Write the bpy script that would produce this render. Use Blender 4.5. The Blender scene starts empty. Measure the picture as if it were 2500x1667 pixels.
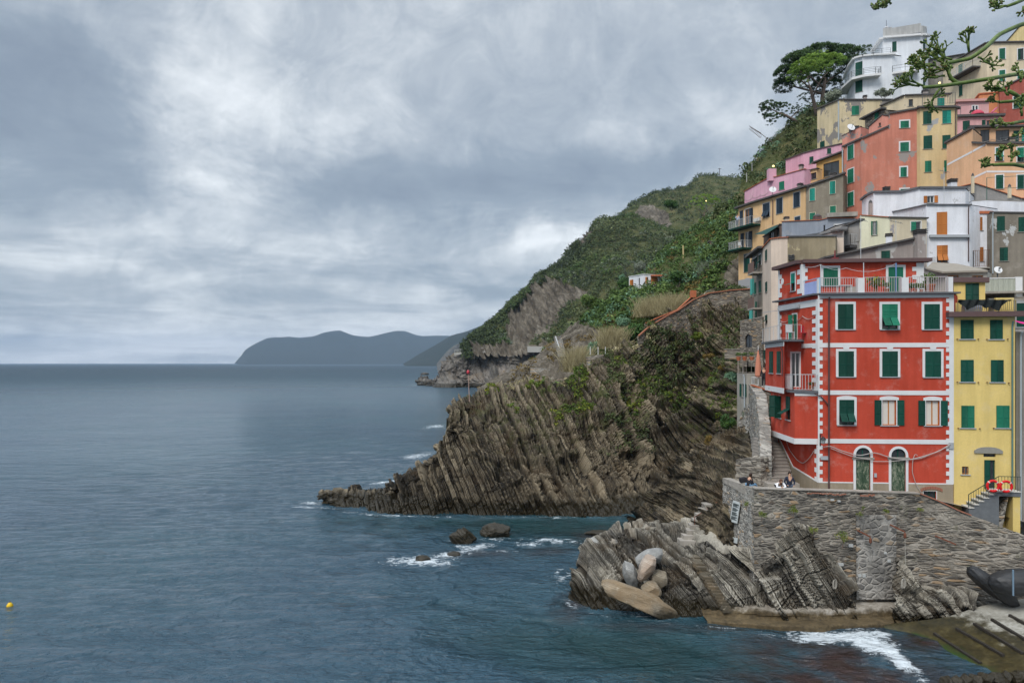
import bpy, math, random
import numpy as np
from math import radians as R, sin, cos, pi
random.seed(7)
SC = bpy.context.scene
COL = SC.collection
# ------------------------------------------------------------------ camera, sky, sun, exposure
F = 1800.0; EYE = 15.0; CX = 1250.0; HY = 886.0
cam = bpy.data.cameras.new('camera'); camo = bpy.data.objects.new('camera', cam); COL.objects.link(camo)
camo.location = (0, 0, EYE); camo.rotation_euler = (R(90), 0, 0)
cam.sensor_width = 36; cam.lens = F/2500*36; cam.shift_y = (HY-833.5)/2500
cam.clip_start = 0.2; cam.clip_end = 60000
SC.camera = camo
SC.view_settings.view_transform = 'Standard'; SC.view_settings.look = 'None'
SC.view_settings.exposure = 0.72; SC.view_settings.gamma = 1; SC.view_settings.use_curve_mapping = False
SC.cycles.volume_bounces = 0; SC.cycles.max_bounces = 6; SC.cycles.transparent_max_bounces = 12
SUN_EL, SUN_AZ = 48, 215          # azimuth clockwise from +Y; behind the camera on the left, over the sea
sun = bpy.data.lights.new('sun', 'SUN'); suno = bpy.data.objects.new('sun', sun); COL.objects.link(suno)
sun.energy = 1.5; sun.angle = R(22); sun.color = (1.0, 0.96, 0.9)
suno.rotation_euler = (R(90-SUN_EL), 0, R(180-SUN_AZ)+0)
def sky():
    w = bpy.data.worlds.new("World"); SC.world = w; w.use_nodes = True
    nt = w.node_tree; N = nt.nodes; L = nt.links; N.clear()
    def nd(t, **k):
        n = N.new(t)
        for a, b in k.items(): setattr(n, a, b)
        return n
    def math_(op, a, b=None, clamp=False):
        n = nd('ShaderNodeMath', operation=op, use_clamp=clamp)
        for i, x in enumerate((a, b)):
            if x is None: continue
            if isinstance(x, (int, float)): n.inputs[i].default_value = x
            else: L.new(x, n.inputs[i])
        return n.outputs[0]
    tc = nd('ShaderNodeTexCoord'); sep = nd('ShaderNodeSeparateXYZ'); L.new(tc.outputs['Generated'], sep.inputs[0])
    x, y, z = sep.outputs
    zz = math_('ADD', math_('MAXIMUM', z, 0.0), 0.10)
    px = math_('DIVIDE', x, zz); py = math_('DIVIDE', y, zz)
    cmb = nd('ShaderNodeCombineXYZ'); L.new(px, cmb.inputs[0]); L.new(py, cmb.inputs[1])
    def noise(scale, det, rough, vec, dist=0.0, dims='3D'):
        n = nd('ShaderNodeTexNoise'); n.inputs['Scale'].default_value = scale; n.inputs['Detail'].default_value = det
        n.inputs['Roughness'].default_value = rough; n.inputs['Distortion'].default_value = dist
        L.new(vec, n.inputs['Vector']); return n
    n1 = noise(0.8, 10, 0.66, cmb.outputs[0], 0.45)
    n2 = noise(0.22, 4, 0.5, cmb.outputs[0], 0.4)
    # azimuth / elevation of the direction, wobbled, for where the bright and dark banks lie
    az = math_('ARCTAN2', x, y); el = math_('ARCSINE', z)
    ae = nd('ShaderNodeCombineXYZ'); L.new(az, ae.inputs[0]); L.new(el, ae.inputs[1])
    wob = noise(5.0, 5, 0.6, ae.outputs[0])
    sub = nd('ShaderNodeVectorMath', operation='SUBTRACT'); L.new(wob.outputs['Color'], sub.inputs[0]); sub.inputs[1].default_value = (.5, .5, .5)
    sc_ = nd('ShaderNodeVectorMath', operation='MULTIPLY'); L.new(sub.outputs[0], sc_.inputs[0]); sc_.inputs[1].default_value = (.32, .16, 0)
    ad = nd('ShaderNodeVectorMath', operation='ADD'); L.new(ae.outputs[0], ad.inputs[0]); L.new(sc_.outputs[0], ad.inputs[1])
    n3 = noise(11.0, 9, 0.66, ae.outputs[0], 0.9)
    total = math_('ADD', math_('ADD', math_('MULTIPLY', n1.outputs['Fac'], 0.95), math_('MULTIPLY', n3.outputs['Fac'], 0.42)), math_('SUBTRACT', math_('MULTIPLY', n2.outputs['Fac'], 0.35), 0.31))
    banks = [(560, 60, 120, 200, .17), (610, 300, 200, 130, .24), (330, 90, 60, 60, .12), (430, 420, 200, 60, .16), (120, 560, 260, 40, .12),
             (120, 230, 300, 190, -.30), (1130, 470, 420, 110, -.26), (1350, 240, 260, 160, -.06), (900, 60, 120, 120, .08), (700, 560, 300, 50, .10),
             (1560, 590, 260, 38, .28), (1180, 688, 190, 26, -.18), (1700, 300, 240, 70, .16), (1500, 420, 200, 60, -.14), (2100, 60, 400, 140, .02),
             (250, 700, 420, 60, -.06), (300, 800, 500, 60, .18), (300, 880, 1100, 60, .30), (1000, 790, 300, 60, .14), (1290, 600, 120, 40, .16), (830, 470, 160, 80, -.08), (60, 30, 140, 60, .06), (470, 690, 300, 26, .08)]
    for (bx, by, rx, ry, s) in banks:
        a0 = math.atan((bx-CX)/F); e0 = math.atan((HY-by)/math.hypot(F, bx-CX))
        m = nd('ShaderNodeVectorMath', operation='MULTIPLY_ADD'); L.new(ad.outputs[0], m.inputs[0])
        sx, sy = F/rx, F/ry
        m.inputs[1].default_value = (sx, sy, 0); m.inputs[2].default_value = (-a0*sx, -e0*sy, 0)
        ln = nd('ShaderNodeVectorMath', operation='LENGTH'); L.new(m.outputs[0], ln.inputs[0])
        mr = nd('ShaderNodeMapRange', interpolation_type='SMOOTHSTEP'); L.new(ln.outputs['Value'], mr.inputs['Value'])
        mr.inputs['From Min'].default_value = 0; mr.inputs['From Max'].default_value = 1.7
        mr.inputs['To Min'].default_value = s; mr.inputs['To Max'].default_value = 0
        total = math_('ADD', total, mr.outputs[0])
    cr = nd('ShaderNodeValToRGB'); L.new(total, cr.inputs[0])
    e = cr.color_ramp.elements
    e[0].position = .18; e[0].color = (.165, .200, .248, 1)
    e[1].position = 1.0; e[1].color = (.78, .80, .82, 1)
    for p, c in ((.38, (.205, .245, .292, 1)), (.56, (.315, .35, .39, 1)), (.72, (.475, .505, .53, 1))):
        q = cr.color_ramp.elements.new(p); q.color = c
    up = nd('ShaderNodeMapRange', interpolation_type='SMOOTHSTEP'); L.new(z, up.inputs['Value'])
    up.inputs['From Min'].default_value = .46; up.inputs['From Max'].default_value = .95
    up.inputs['To Min'].default_value = 1.0; up.inputs['To Max'].default_value = 3.0     # an overcast sky is brightest overhead
    mul = nd('ShaderNodeVectorMath', operation='SCALE'); L.new(cr.outputs[0], mul.inputs[0]); L.new(math_('MULTIPLY', up.outputs[0], 10.0), mul.inputs['Scale'])
    st = nd('ShaderNodeTexSky', sky_type='NISHITA'); st.sun_disc = False; st.sun_elevation = R(SUN_EL); st.sun_rotation = R(SUN_AZ); st.air_density = 1.2
    mix = nd('ShaderNodeMix', data_type='RGBA'); mix.inputs['Factor'].default_value = .93
    L.new(st.outputs[0], mix.inputs['A']); L.new(mul.outputs[0], mix.inputs['B'])
    bg = nd('ShaderNodeBackground'); bg.inputs['Strength'].default_value = 0.1; L.new(mix.outputs['Result'], bg.inputs[0])
    out = nd('ShaderNodeOutputWorld'); L.new(bg.outputs[0], out.inputs[0])
sky()
# ------------------------------------------------------------------ helpers
def P(px, py, Y): return np.array(((px-CX)/F*Y, Y, EYE-(py-HY)/F*Y))
def Pz(px, py, z=0.0):
    Y = (EYE-z)*F/(py-HY); return P(px, py, Y)
def proj(V): return CX+V[..., 0]/V[..., 1]*F, HY+(EYE-V[..., 2])/V[..., 1]*F
def hsh(*a):
    h = np.zeros_like(np.asarray(a[0]), dtype=np.uint64)
    for i, v in enumerate(a):
        v = (np.asarray(v).astype(np.int64) & 0xffffffff).astype(np.uint64)
        h = (h ^ (v*np.uint64(2654435761+i*977)))*np.uint64(0x9E3779B1) & np.uint64(0xffffffffffff)
        h ^= h >> np.uint64(15)
    h = h*np.uint64(0x85EBCA6B) & np.uint64(0xffffffffffff); h ^= h >> np.uint64(13)
    return (h & np.uint64(0xffffff)).astype(float)/0xffffff
def vnoise(p, s=0):
    i = np.floor(p).astype(np.int64); f = p-i; f = f*f*(3-2*f); r = 0
    for dx in (0, 1):
        for dy in (0, 1):
            for dz in (0, 1):
                w = (f[..., 0] if dx else 1-f[..., 0])*(f[..., 1] if dy else 1-f[..., 1])*(f[..., 2] if dz else 1-f[..., 2])
                r = r+w*hsh(i[..., 0]+dx, i[..., 1]+dy, i[..., 2]+dz, i[..., 0]*0+s)
    return r*2-1
def fbm(p, o=4, s=0, g=.5):
    r = 0; a = 1; t = 0
    for k in range(o): r = r+a*vnoise(p*(2**k)+k*17.3, s+k); t += a; a *= g
    return r/t
def catmull(A, counts, w=.6):                      # A (n, ...) resampled along axis 0
    n = len(A); out = []
    for i in range(n-1):
        p0, p1, p2, p3 = A[max(i-1, 0)], A[i], A[i+1], A[min(i+2, n-1)]
        for k in range(counts[i]):
            t = k/counts[i]
            out.append(.5*((2*p1)+(-p0+p2)*t+(2*p0-5*p1+4*p2-p3)*t*t+(-p0+3*p1-3*p2+p3)*t**3)*w+(p1*(1-t)+p2*t)*(1-w))
    out.append(A[-1]); return np.array(out)
def loft(rows, step, w=.6):
    A = np.array([[np.array(p, float) for p in r] for r in rows])
    cv = [max(1, int(round(np.linalg.norm(A[i+1]-A[i], axis=1).mean()/step))) for i in range(len(A)-1)]
    A = catmull(A, cv, w); A = np.swapaxes(A, 0, 1)
    cu = [max(1, int(round(np.linalg.norm(A[i+1]-A[i], axis=1).mean()/step))) for i in range(len(A)-1)]
    return np.swapaxes(catmull(A, cu, w), 0, 1)   # (nv, nu, 3)
def normals(G):
    du = np.gradient(G, axis=1); dv = np.gradient(G, axis=0); n = np.cross(du, dv)
    return n/(np.linalg.norm(n, axis=-1, keepdims=True)+1e-9)
def mesh_np(name, V, Fa, mat, attrs=None, smooth=False, parent=None):
    V = np.asarray(V, float).reshape(-1, 3); Fa = np.asarray(Fa, np.int32); k = Fa.shape[1]
    me = bpy.data.meshes.new(name); me.vertices.add(len(V)); me.vertices.foreach_set('co', V.ravel())
    me.loops.add(Fa.size); me.loops.foreach_set('vertex_index', Fa.ravel())
    me.polygons.add(len(Fa)); me.polygons.foreach_set('loop_start', np.arange(len(Fa), dtype=np.int32)*k)
    try: me.polygons.foreach_set('loop_total', np.full(len(Fa), k, np.int32))
    except Exception: pass
    me.polygons.foreach_set('use_smooth', np.full(len(Fa), smooth)); me.update(calc_edges=True)
    for a, v in (attrs or {}).items():
        at = me.attributes.new(a, 'FLOAT', 'POINT'); at.data.foreach_set('value', np.asarray(v, np.float32).ravel())
    me.materials.append(mat)
    o = bpy.data.objects.new(name, me); COL.objects.link(o)
    if parent: o.parent = parent
    return o
def grid_faces(nv, nu, flip=False):
    i = np.arange(nv*nu).reshape(nv, nu)
    q = np.stack((i[:-1, :-1], i[:-1, 1:], i[1:, 1:], i[1:, :-1]), -1).reshape(-1, 4)
    return q[:, ::-1] if flip else q
def grid_mesh(name, G, mat, attrs=None, smooth=False, flip=False):
    return mesh_np(name, G, grid_faces(G.shape[0], G.shape[1], flip), mat, attrs, smooth)
def tag(o, label=None, cat=None, group=None, kind=None):
    if label: o['label'] = label
    if cat: o['category'] = cat
    if group: o['group'] = group
    if kind: o['kind'] = kind
    return o
def empty(name, loc, label, cat, group=None):
    o = bpy.data.objects.new(name, None); COL.objects.link(o); o.location = [float(c) for c in loc]; o.empty_display_size = .2
    return tag(o, label, cat, group)
class MB:                                     # collects shapes in WORLD coordinates, becomes one mesh
    def __init__(s): s.v = []; s.f = []; s.m = []; s.mi = 0
    def face(s, pts):
        n = len(s.v); s.v += [tuple(map(float, p)) for p in pts]; s.f.append(tuple(range(n, n+len(pts)))); s.m.append(s.mi)
    def hexa(s, a, b):                        # a, b: 4 corners each, b opposite a
        n = len(s.v); s.v += [tuple(map(float, p)) for p in list(a)+list(b)]
        s.f += [tuple(n+i for i in q) for q in ((3, 2, 1, 0), (4, 5, 6, 7), (0, 1, 5, 4), (1, 2, 6, 5), (2, 3, 7, 6), (3, 0, 4, 7))]; s.m += [s.mi]*6
    def box(s, c, e, ax=None):                # centre, full size, 3 axes
        ax = ax or ((1, 0, 0), (0, 1, 0), (0, 0, 1)); c = np.array(c, float); A = [np.array(a, float)*h/2 for a, h in zip(ax, e)]
        q = [c-A[0]-A[1], c+A[0]-A[1], c+A[0]+A[1], c-A[0]+A[1]]
        s.hexa([p-A[2] for p in q], [p+A[2] for p in q])
    def bar(s, p, q, w, h=None, up=(0, 0, 1)):
        p = np.array(p, float); q = np.array(q, float); d = q-p; l = np.linalg.norm(d)
        if l < 1e-6: return
        d /= l; u = np.array(up, float)
        if abs(d@u) > .95: u = np.array((1., 0, 0))
        r = np.cross(d, u); r /= np.linalg.norm(r); u = np.cross(r, d); s.box((p+q)/2, (l, w, h or w), (d, r, u))
    def tube(s, pts, rad, n=6, cap=True):
        pts = [np.array(p, float) for p in pts]; k = len(pts); rad = [rad]*k if isinstance(rad, (int, float)) else list(rad)
        prev = None; base = len(s.v)
        for i, p in enumerate(pts):
            d = pts[min(i+1, k-1)]-pts[max(i-1, 0)]; d = d/(np.linalg.norm(d)+1e-9)
            u = prev if prev is not None else (np.array((0, 0, 1.)) if abs(d[2]) < .9 else np.array((1., 0, 0)))
            r = np.cross(d, u); r /= np.linalg.norm(r)+1e-9; u = np.cross(r, d); prev = u
            for j in range(n):
                a = 2*pi*j/n; s.v.append(tuple(p+rad[i]*(cos(a)*r+sin(a)*u)))
        for i in range(k-1):
            for j in range(n):
                s.f.append((base+i*n+j, base+i*n+(j+1) % n, base+(i+1)*n+(j+1) % n, base+(i+1)*n+j)); s.m.append(s.mi)
        if cap:
            s.f.append(tuple(base+j for j in range(n))[::-1]); s.m.append(s.mi); s.f.append(tuple(base+(k-1)*n+j for j in range(n))); s.m.append(s.mi)
    def lathe(s, c, prof, n=16, ax=(0, 0, 1)):
        c = np.array(c, float); s.tube([c+np.array(ax, float)*h for r, h in prof], [max(r, .001) for r, h in prof], n)
    def build(s, name, mat, parent=None, smooth=False, bevel=0):
        me = bpy.data.meshes.new(name); V = s.v
        if parent is not None:
            l = parent.matrix_basis.translation if parent.parent is None else None
            pa = parent; off = np.zeros(3)
            while pa is not None: off += np.array(pa.location); pa = pa.parent
            V = [(v[0]-off[0], v[1]-off[1], v[2]-off[2]) for v in V]
        me.from_pydata(V, [], s.f)
        for m in (mat if isinstance(mat, (list, tuple)) else [mat]): me.materials.append(m)
        for p, mi in zip(me.polygons, s.m): p.material_index = mi; p.use_smooth = smooth
        me.update(); o = bpy.data.objects.new(name, me); COL.objects.link(o)
        if parent is not None: o.parent = parent
        if bevel:
            b = o.modifiers.new('bevel', 'BEVEL'); b.width = bevel; b.segments = 2; b.limit_method = 'ANGLE'
        return o
# ------------------------------------------------------------------ materials
class NT:
    def __init__(s, name):
        s.mat = bpy.data.materials.new(name); s.mat.use_nodes = True; s.t = s.mat.node_tree; s.N = s.t.nodes; s.L = s.t.links
        s.b = s.N['Principled BSDF']; s.pos = s.n('ShaderNodeNewGeometry').outputs['Position']
    def n(s, t, **k):
        q = s.N.new(t)
        for a, b in k.items(): setattr(q, a, b)
        return q
    def put(s, sock, x):
        if x is None: return
        if isinstance(x, bpy.types.NodeSocket): s.L.new(x, sock)
        elif isinstance(x, (tuple, list)) and len(x) == 3 and sock.type == 'RGBA': sock.default_value = (*x, 1)
        else: sock.default_value = x
    def mapv(s, v, scale=(1, 1, 1), rot=(0, 0, 0), loc=(0, 0, 0)):
        q = s.n('ShaderNodeMapping'); s.put(q.inputs[0], v); q.inputs['Scale'].default_value = scale; q.inputs['Rotation'].default_value = rot; q.inputs['Location'].default_value = loc
        return q.outputs[0]
    def noise(s, scale, det=4, rough=.55, v=None, dist=0):
        q = s.n('ShaderNodeTexNoise'); s.put(q.inputs['Vector'], v or s.pos); q.inputs['Scale'].default_value = scale
        q.inputs['Detail'].default_value = det; q.inputs['Roughness'].default_value = rough; q.inputs['Distortion'].default_value = dist; return q.outputs['Fac']
    def m(s, op, a, b=None, c=None, clamp=False):
        q = s.n('ShaderNodeMath', operation=op, use_clamp=clamp)
        for i, x in enumerate((a, b, c)): s.put(q.inputs[i], x)
        return q.outputs[0]
    def mix(s, f, a, b, mode='MIX'):
        q = s.n('ShaderNodeMix', data_type='RGBA', blend_type=mode); s.put(q.inputs['Factor'], f); s.put(q.inputs['A'], a); s.put(q.inputs['B'], b); return q.outputs['Result']
    def rng(s, v, a, b, c=0., d=1., smooth=True):
        q = s.n('ShaderNodeMapRange', interpolation_type='SMOOTHSTEP' if smooth else 'LINEAR'); s.put(q.inputs['Value'], v)
        for k, x in zip(('From Min', 'From Max', 'To Min', 'To Max'), (a, b, c, d)): q.inputs[k].default_value = x
        return q.outputs[0]
    def ramp(s, v, stops):
        q = s.n('ShaderNodeValToRGB'); s.put(q.inputs[0], v); e = q.color_ramp.elements
        e[0].position = stops[0][0]; e[0].color = (*stops[0][1], 1); e[1].position = stops[-1][0]; e[1].color = (*stops[-1][1], 1)
        for p, c in stops[1:-1]: k = e.new(p); k.color = (*c, 1)
        return q.outputs[0]
    def attr(s, a):
        q = s.n('ShaderNodeAttribute'); q.attribute_name = a; return q.outputs['Fac']
    def xyz(s, v=None):
        q = s.n('ShaderNodeSeparateXYZ'); s.put(q.inputs[0], v or s.pos); return q.outputs
    def bump(s, h, strength=.5, dist=.05):
        q = s.n('ShaderNodeBump'); s.put(q.inputs['Height'], h); q.inputs['Strength'].default_value = strength; q.inputs['Distance'].default_value = dist
        s.L.new(q.outputs[0], s.b.inputs['Normal']); return q
    def done(s, col, rough=.85, spec=.3, metal=0):
        s.put(s.b.inputs['Base Color'], col); s.put(s.b.inputs['Roughness'], rough); s.b.inputs['Specular IOR Level'].default_value = spec; s.b.inputs['Metallic'].default_value = metal
        return s.mat
_mc = {}
def srgb(r, g, b): return tuple(((c/255)/12.92 if c < 10 else (((c/255)+.055)/1.055)**2.4) for c in (r, g, b))
def plain(name, c, rough=.6, var=.12, scale=6, spec=.3, metal=0):
    if name in _mc: return _mc[name]
    t = NT(name); f = t.noise(scale, 5)
    t.done(t.mix(f, tuple(x*(1-var) for x in c), tuple(min(1, x*(1+var)) for x in c)), rough, spec, metal); _mc[name] = t.mat; return t.mat
def plaster(name, c, dirt=.35, patch=None, patch_amt=0., seed=0.0):
    """weathered render: blotches, vertical streaks, optional bare patches of fallen plaster"""
    if name in _mc: return _mc[name]
    t = NT(name); v = t.mapv(t.pos, loc=(seed, seed*1.7, seed*.3))
    big = t.noise(.35, 5, .6, v); fine = t.noise(9, 5, .6, v); st = t.noise(1.3, 4, .6, t.mapv(v, (1.6, 1.6, .16)))
    k = t.m('ADD', t.m('MULTIPLY', big, .5), t.m('MULTIPLY', st, .5)); k = t.rng(k, .36, .66)
    col = t.mix(k, tuple(x*(1-dirt*.75) for x in c), tuple(min(1, x*1.08+.008) for x in c)); fade = t.noise(.9, 7, .7, t.mapv(v, loc=(11, 4, 2))); col = t.mix(t.rng(fade, .52, .66, 0, .16), col, (.62, .56, .50))
    col = t.mix(t.rng(fine, .3, .7, 0, .22), col, tuple(x*.72 for x in c))
    if patch:
        pn = t.noise(.55, 7, .62, t.mapv(v, (1, 1, .8), loc=(seed*3+5, 2, 7)))
        th = .695-patch_amt*.34
        col = t.mix(t.rng(pn, th, th+.012), col, patch)
    t.bump(t.m('ADD', fine, t.m('MULTIPLY', big, 2)), .25, .02)
    t.done(col, .92, .15); _mc[name] = t.mat; return t.mat
# ------------------------------------------------------------------ ground materials
def rock_mat(name, dark, mid, light, scale=1., wet=1.2, bedn=(.93, .12, .36), green=1.):
    t = NT(name); tone = t.attr('tone')
    n1 = t.noise(.9*scale, 6, .65); n2 = t.noise(7*scale, 5, .7)
    ax = t.n('ShaderNodeVectorMath', operation='DOT_PRODUCT'); t.put(ax.inputs[0], t.pos); ax.inputs[1].default_value = bedn
    cv = t.n('ShaderNodeCombineXYZ'); t.put(cv.inputs[0], ax.outputs['Value'])
    bed = t.attr('bed'); cb = t.n('ShaderNodeCombineXYZ'); t.put(cb.inputs[0], bed)
    fine = t.noise(14*scale, 3, .8, cb.outputs[0])
    stripe = t.noise(3.2*scale, 3, .75, cb.outputs[0]); brk = t.rng(t.noise(.7*scale, 4, .6, t.mapv(t.pos, loc=(5, 5, 5))), .35, .6)
    k = t.m('ADD', t.m('MULTIPLY', tone, .5), t.m('ADD', t.m('MULTIPLY', fine, .45), t.m('MULTIPLY', n2, .3)))
    k = t.m('ADD', k, t.m('MULTIPLY', n1, .25))
    col = t.ramp(k, [(.46, dark), (.66, mid), (.88, light)])
    big = t.noise(.16*scale, 5, .65, t.mapv(t.pos, loc=(2, 6, 4))); col = t.mix(t.rng(big, .42, .62, 0, .62), col, tuple(a*.8 for a in dark))
    col = t.mix(t.m('MULTIPLY', t.rng(stripe, .55, .62, 0, .7), brk), col, light)
    col = t.mix(t.m('SUBTRACT', .85, t.rng(stripe, .38, .46, 0, .85)), col, dark)
    ochre = t.noise(.28*scale, 5, .6, t.mapv(t.pos, loc=(9, 3, 1)))
    col = t.mix(t.rng(ochre, .48, .68, 0, .55), col, (mid[0]*1.25, mid[1]*.98, mid[2]*.68))
    lich = t.noise(3*scale, 6, .7, t.mapv(t.pos, loc=(4, 8, 2)))
    col = t.mix(t.rng(lich, .60, .68, 0, .45), col, tuple(min(1, x*1.5) for x in light))
    g = t.noise(.8*scale, 6, .7, t.mapv(t.pos, loc=(1, 5, 9)))
    gm = t.m('MULTIPLY', t.rng(g, .50, .60), t.attr('green'))
    col = t.mix(gm, col, t.mix(n2, (.035, .05, .014), (.10, .105, .03)))
    z = t.xyz()[2]
    wl = t.rng(t.m('ADD', z, t.m('MULTIPLY', n1, -1.2)), wet-.9, wet-.2)     # wet, algae-dark band at the water
    col = t.mix(wl, t.mix(n2, (.012, .011, .008), (.045, .035, .018)), col)
    t.bump(t.m('ADD', n2, t.m('MULTIPLY', fine, 1.2)), .6, .07/scale)
    return t.done(col, t.rng(wl, 0, 1, .35, .9), .3)
def strata(G, step, n=(.93, .12, .36), thick=.8, amp=.45, crev=.35, warp=1.2, blocks=2.2, rough=.15, seed=0, mask=None):
    n = np.array(n)/np.linalg.norm(n); N = normals(G)
    if N[..., 1].mean() > 0: N = -N
    b = G@n+warp*fbm(G/16., 2, seed)+.16*fbm(G/1.6, 3, seed+5)
    t = b/thick; t = t+.5*vnoise(np.stack((t*.9, t*0, t*0), -1), seed+2)
    i = np.floor(t); fr = t-i; h = hsh(i, i*0+seed)
    s = G@np.cross(n, (0, 1, 0))
    bi = np.floor(s/(blocks*(.5+h))+h*13+.35*vnoise(G/1.1, seed+7)); hb = hsh(i, bi, i*0+3+seed)
    sfr = (s/(blocks*(.5+h))+h*13); sfr = sfr-np.floor(sfr)
    ed = np.minimum(fr, 1-fr)
    d = amp*(h*2-1)+amp*1.3*(hb-.5)-crev*np.clip(1-ed/.10, 0, 1)-.5*crev*np.clip(1-np.minimum(sfr, 1-sfr)/.04, 0, 1)
    t2 = b/(thick*.27)+7; i2 = np.floor(t2); h2 = hsh(i2, i2*0+11+seed, np.floor(s/(blocks*.7)+h*5)); e2 = np.minimum(t2-i2, 1-t2+i2)
    d = d+amp*.32*(h2-.5)-crev*.45*np.clip(1-e2/.18, 0, 1)
    t3 = b/(thick*.12); i3 = np.floor(t3); d = d+amp*.12*(hsh(i3, i3*0+seed)-.5)
    br = np.clip((vnoise(G/np.array((4.5, 9, 4.5))/max(thick, .3), seed+30)-.15)*6, 0, 1)      # broken-out bays of whole bed packs
    d = d+rough*fbm(G/1.8, 5, seed+20, .6)+rough*3.2*fbm(G/6, 3, seed+21)-amp*2.6*br
    tone = .45*h+.3*h2+.25*hb
    jn = np.array((-.50, .1, .86)); jw = fbm(G/2.5, 3, seed+40)
    for sp, dp, off in ((3.4, .7, 0.), (1.5, .28, .37)):       # cross joints cut the beds into blocks
        sp = sp*max(thick, .35)/.5; jt = (G@jn)/sp+jw*.55+off; ji = np.floor(jt); jf = jt-ji
        d = d-dp*amp*1.6*np.clip(1-np.minimum(jf, 1-jf)/.035, 0, 1)+(hsh(ji, np.floor(b/(thick*5)), ji*0+seed+4)-.5)*amp*1.1
    if mask is not None: d = d*mask
    return G+N*d[..., None], tone, b
ROCK_N = (.93, .12, .36)
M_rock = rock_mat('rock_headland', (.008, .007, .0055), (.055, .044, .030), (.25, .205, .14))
M_rock2 = rock_mat('rock_shore', (.008, .0075, .007), (.080, .073, .062), (.40, .37, .31), 1.4, wet=.8)
M_rock3 = rock_mat('rock_far', (.045, .040, .034), (.12, .11, .095), (.22, .20, .18), .35, wet=2.5)
def earth_mat(name, sc=1.):
    t = NT(name); n = t.noise(.5*sc, 7, .65); n2 = t.noise(3*sc, 5, .7); k = t.m('ADD', t.m('MULTIPLY', n, .6), t.m('MULTIPLY', n2, .4))
    veg = t.ramp(k, [(.30, (.030, .040, .014)), (.48, (.065, .075, .028)), (.60, (.12, .11, .05)), (.75, (.18, .145, .085))])
    v = t.mapv(t.pos, (1, 1, .22)); r1 = t.noise(.22*sc, 7, .7, v); r2 = t.noise(1.3*sc, 6, .7, v)
    rk = t.ramp(t.m('ADD', t.m('MULTIPLY', r1, .5), t.m('MULTIPLY', r2, .5)), [(.36, (.035, .030, .024)), (.5, (.125, .108, .085)), (.63, (.26, .23, .185))])
    col = t.mix(t.rng(t.m('ADD', t.attr('rock'), t.m('MULTIPLY', t.m('SUBTRACT', n2, .5), .9)), .40, .60), veg, rk)
    t.bump(t.m('ADD', k, r2), .9, .5/sc); return t.done(col, .95, .1)
M_hill = earth_mat('hill_ground', .25); M_slope = earth_mat('slope_ground', .9)
def on_surface(S, px, py, k=.0):
    gx, gy = proj(S); i = np.flatnonzero(((gx-px)**2+(gy-py)**2 < 9).ravel()); F_ = S.reshape(-1, 3)
    if not len(i): return None
    return F_[i[np.argmin(F_[i, 1])]].copy()
def inpoly(x, y, poly):
    r = np.zeros(x.shape, bool); n = len(poly)
    for i in range(n):
        (x0, y0), (x1, y1) = poly[i], poly[(i+1) % n]
        if y0 == y1: continue
        c = ((y0 > y) != (y1 > y)) & (x < (x1-x0)*(y-y0)/(y1-y0)+x0); r ^= c
    return r
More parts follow.
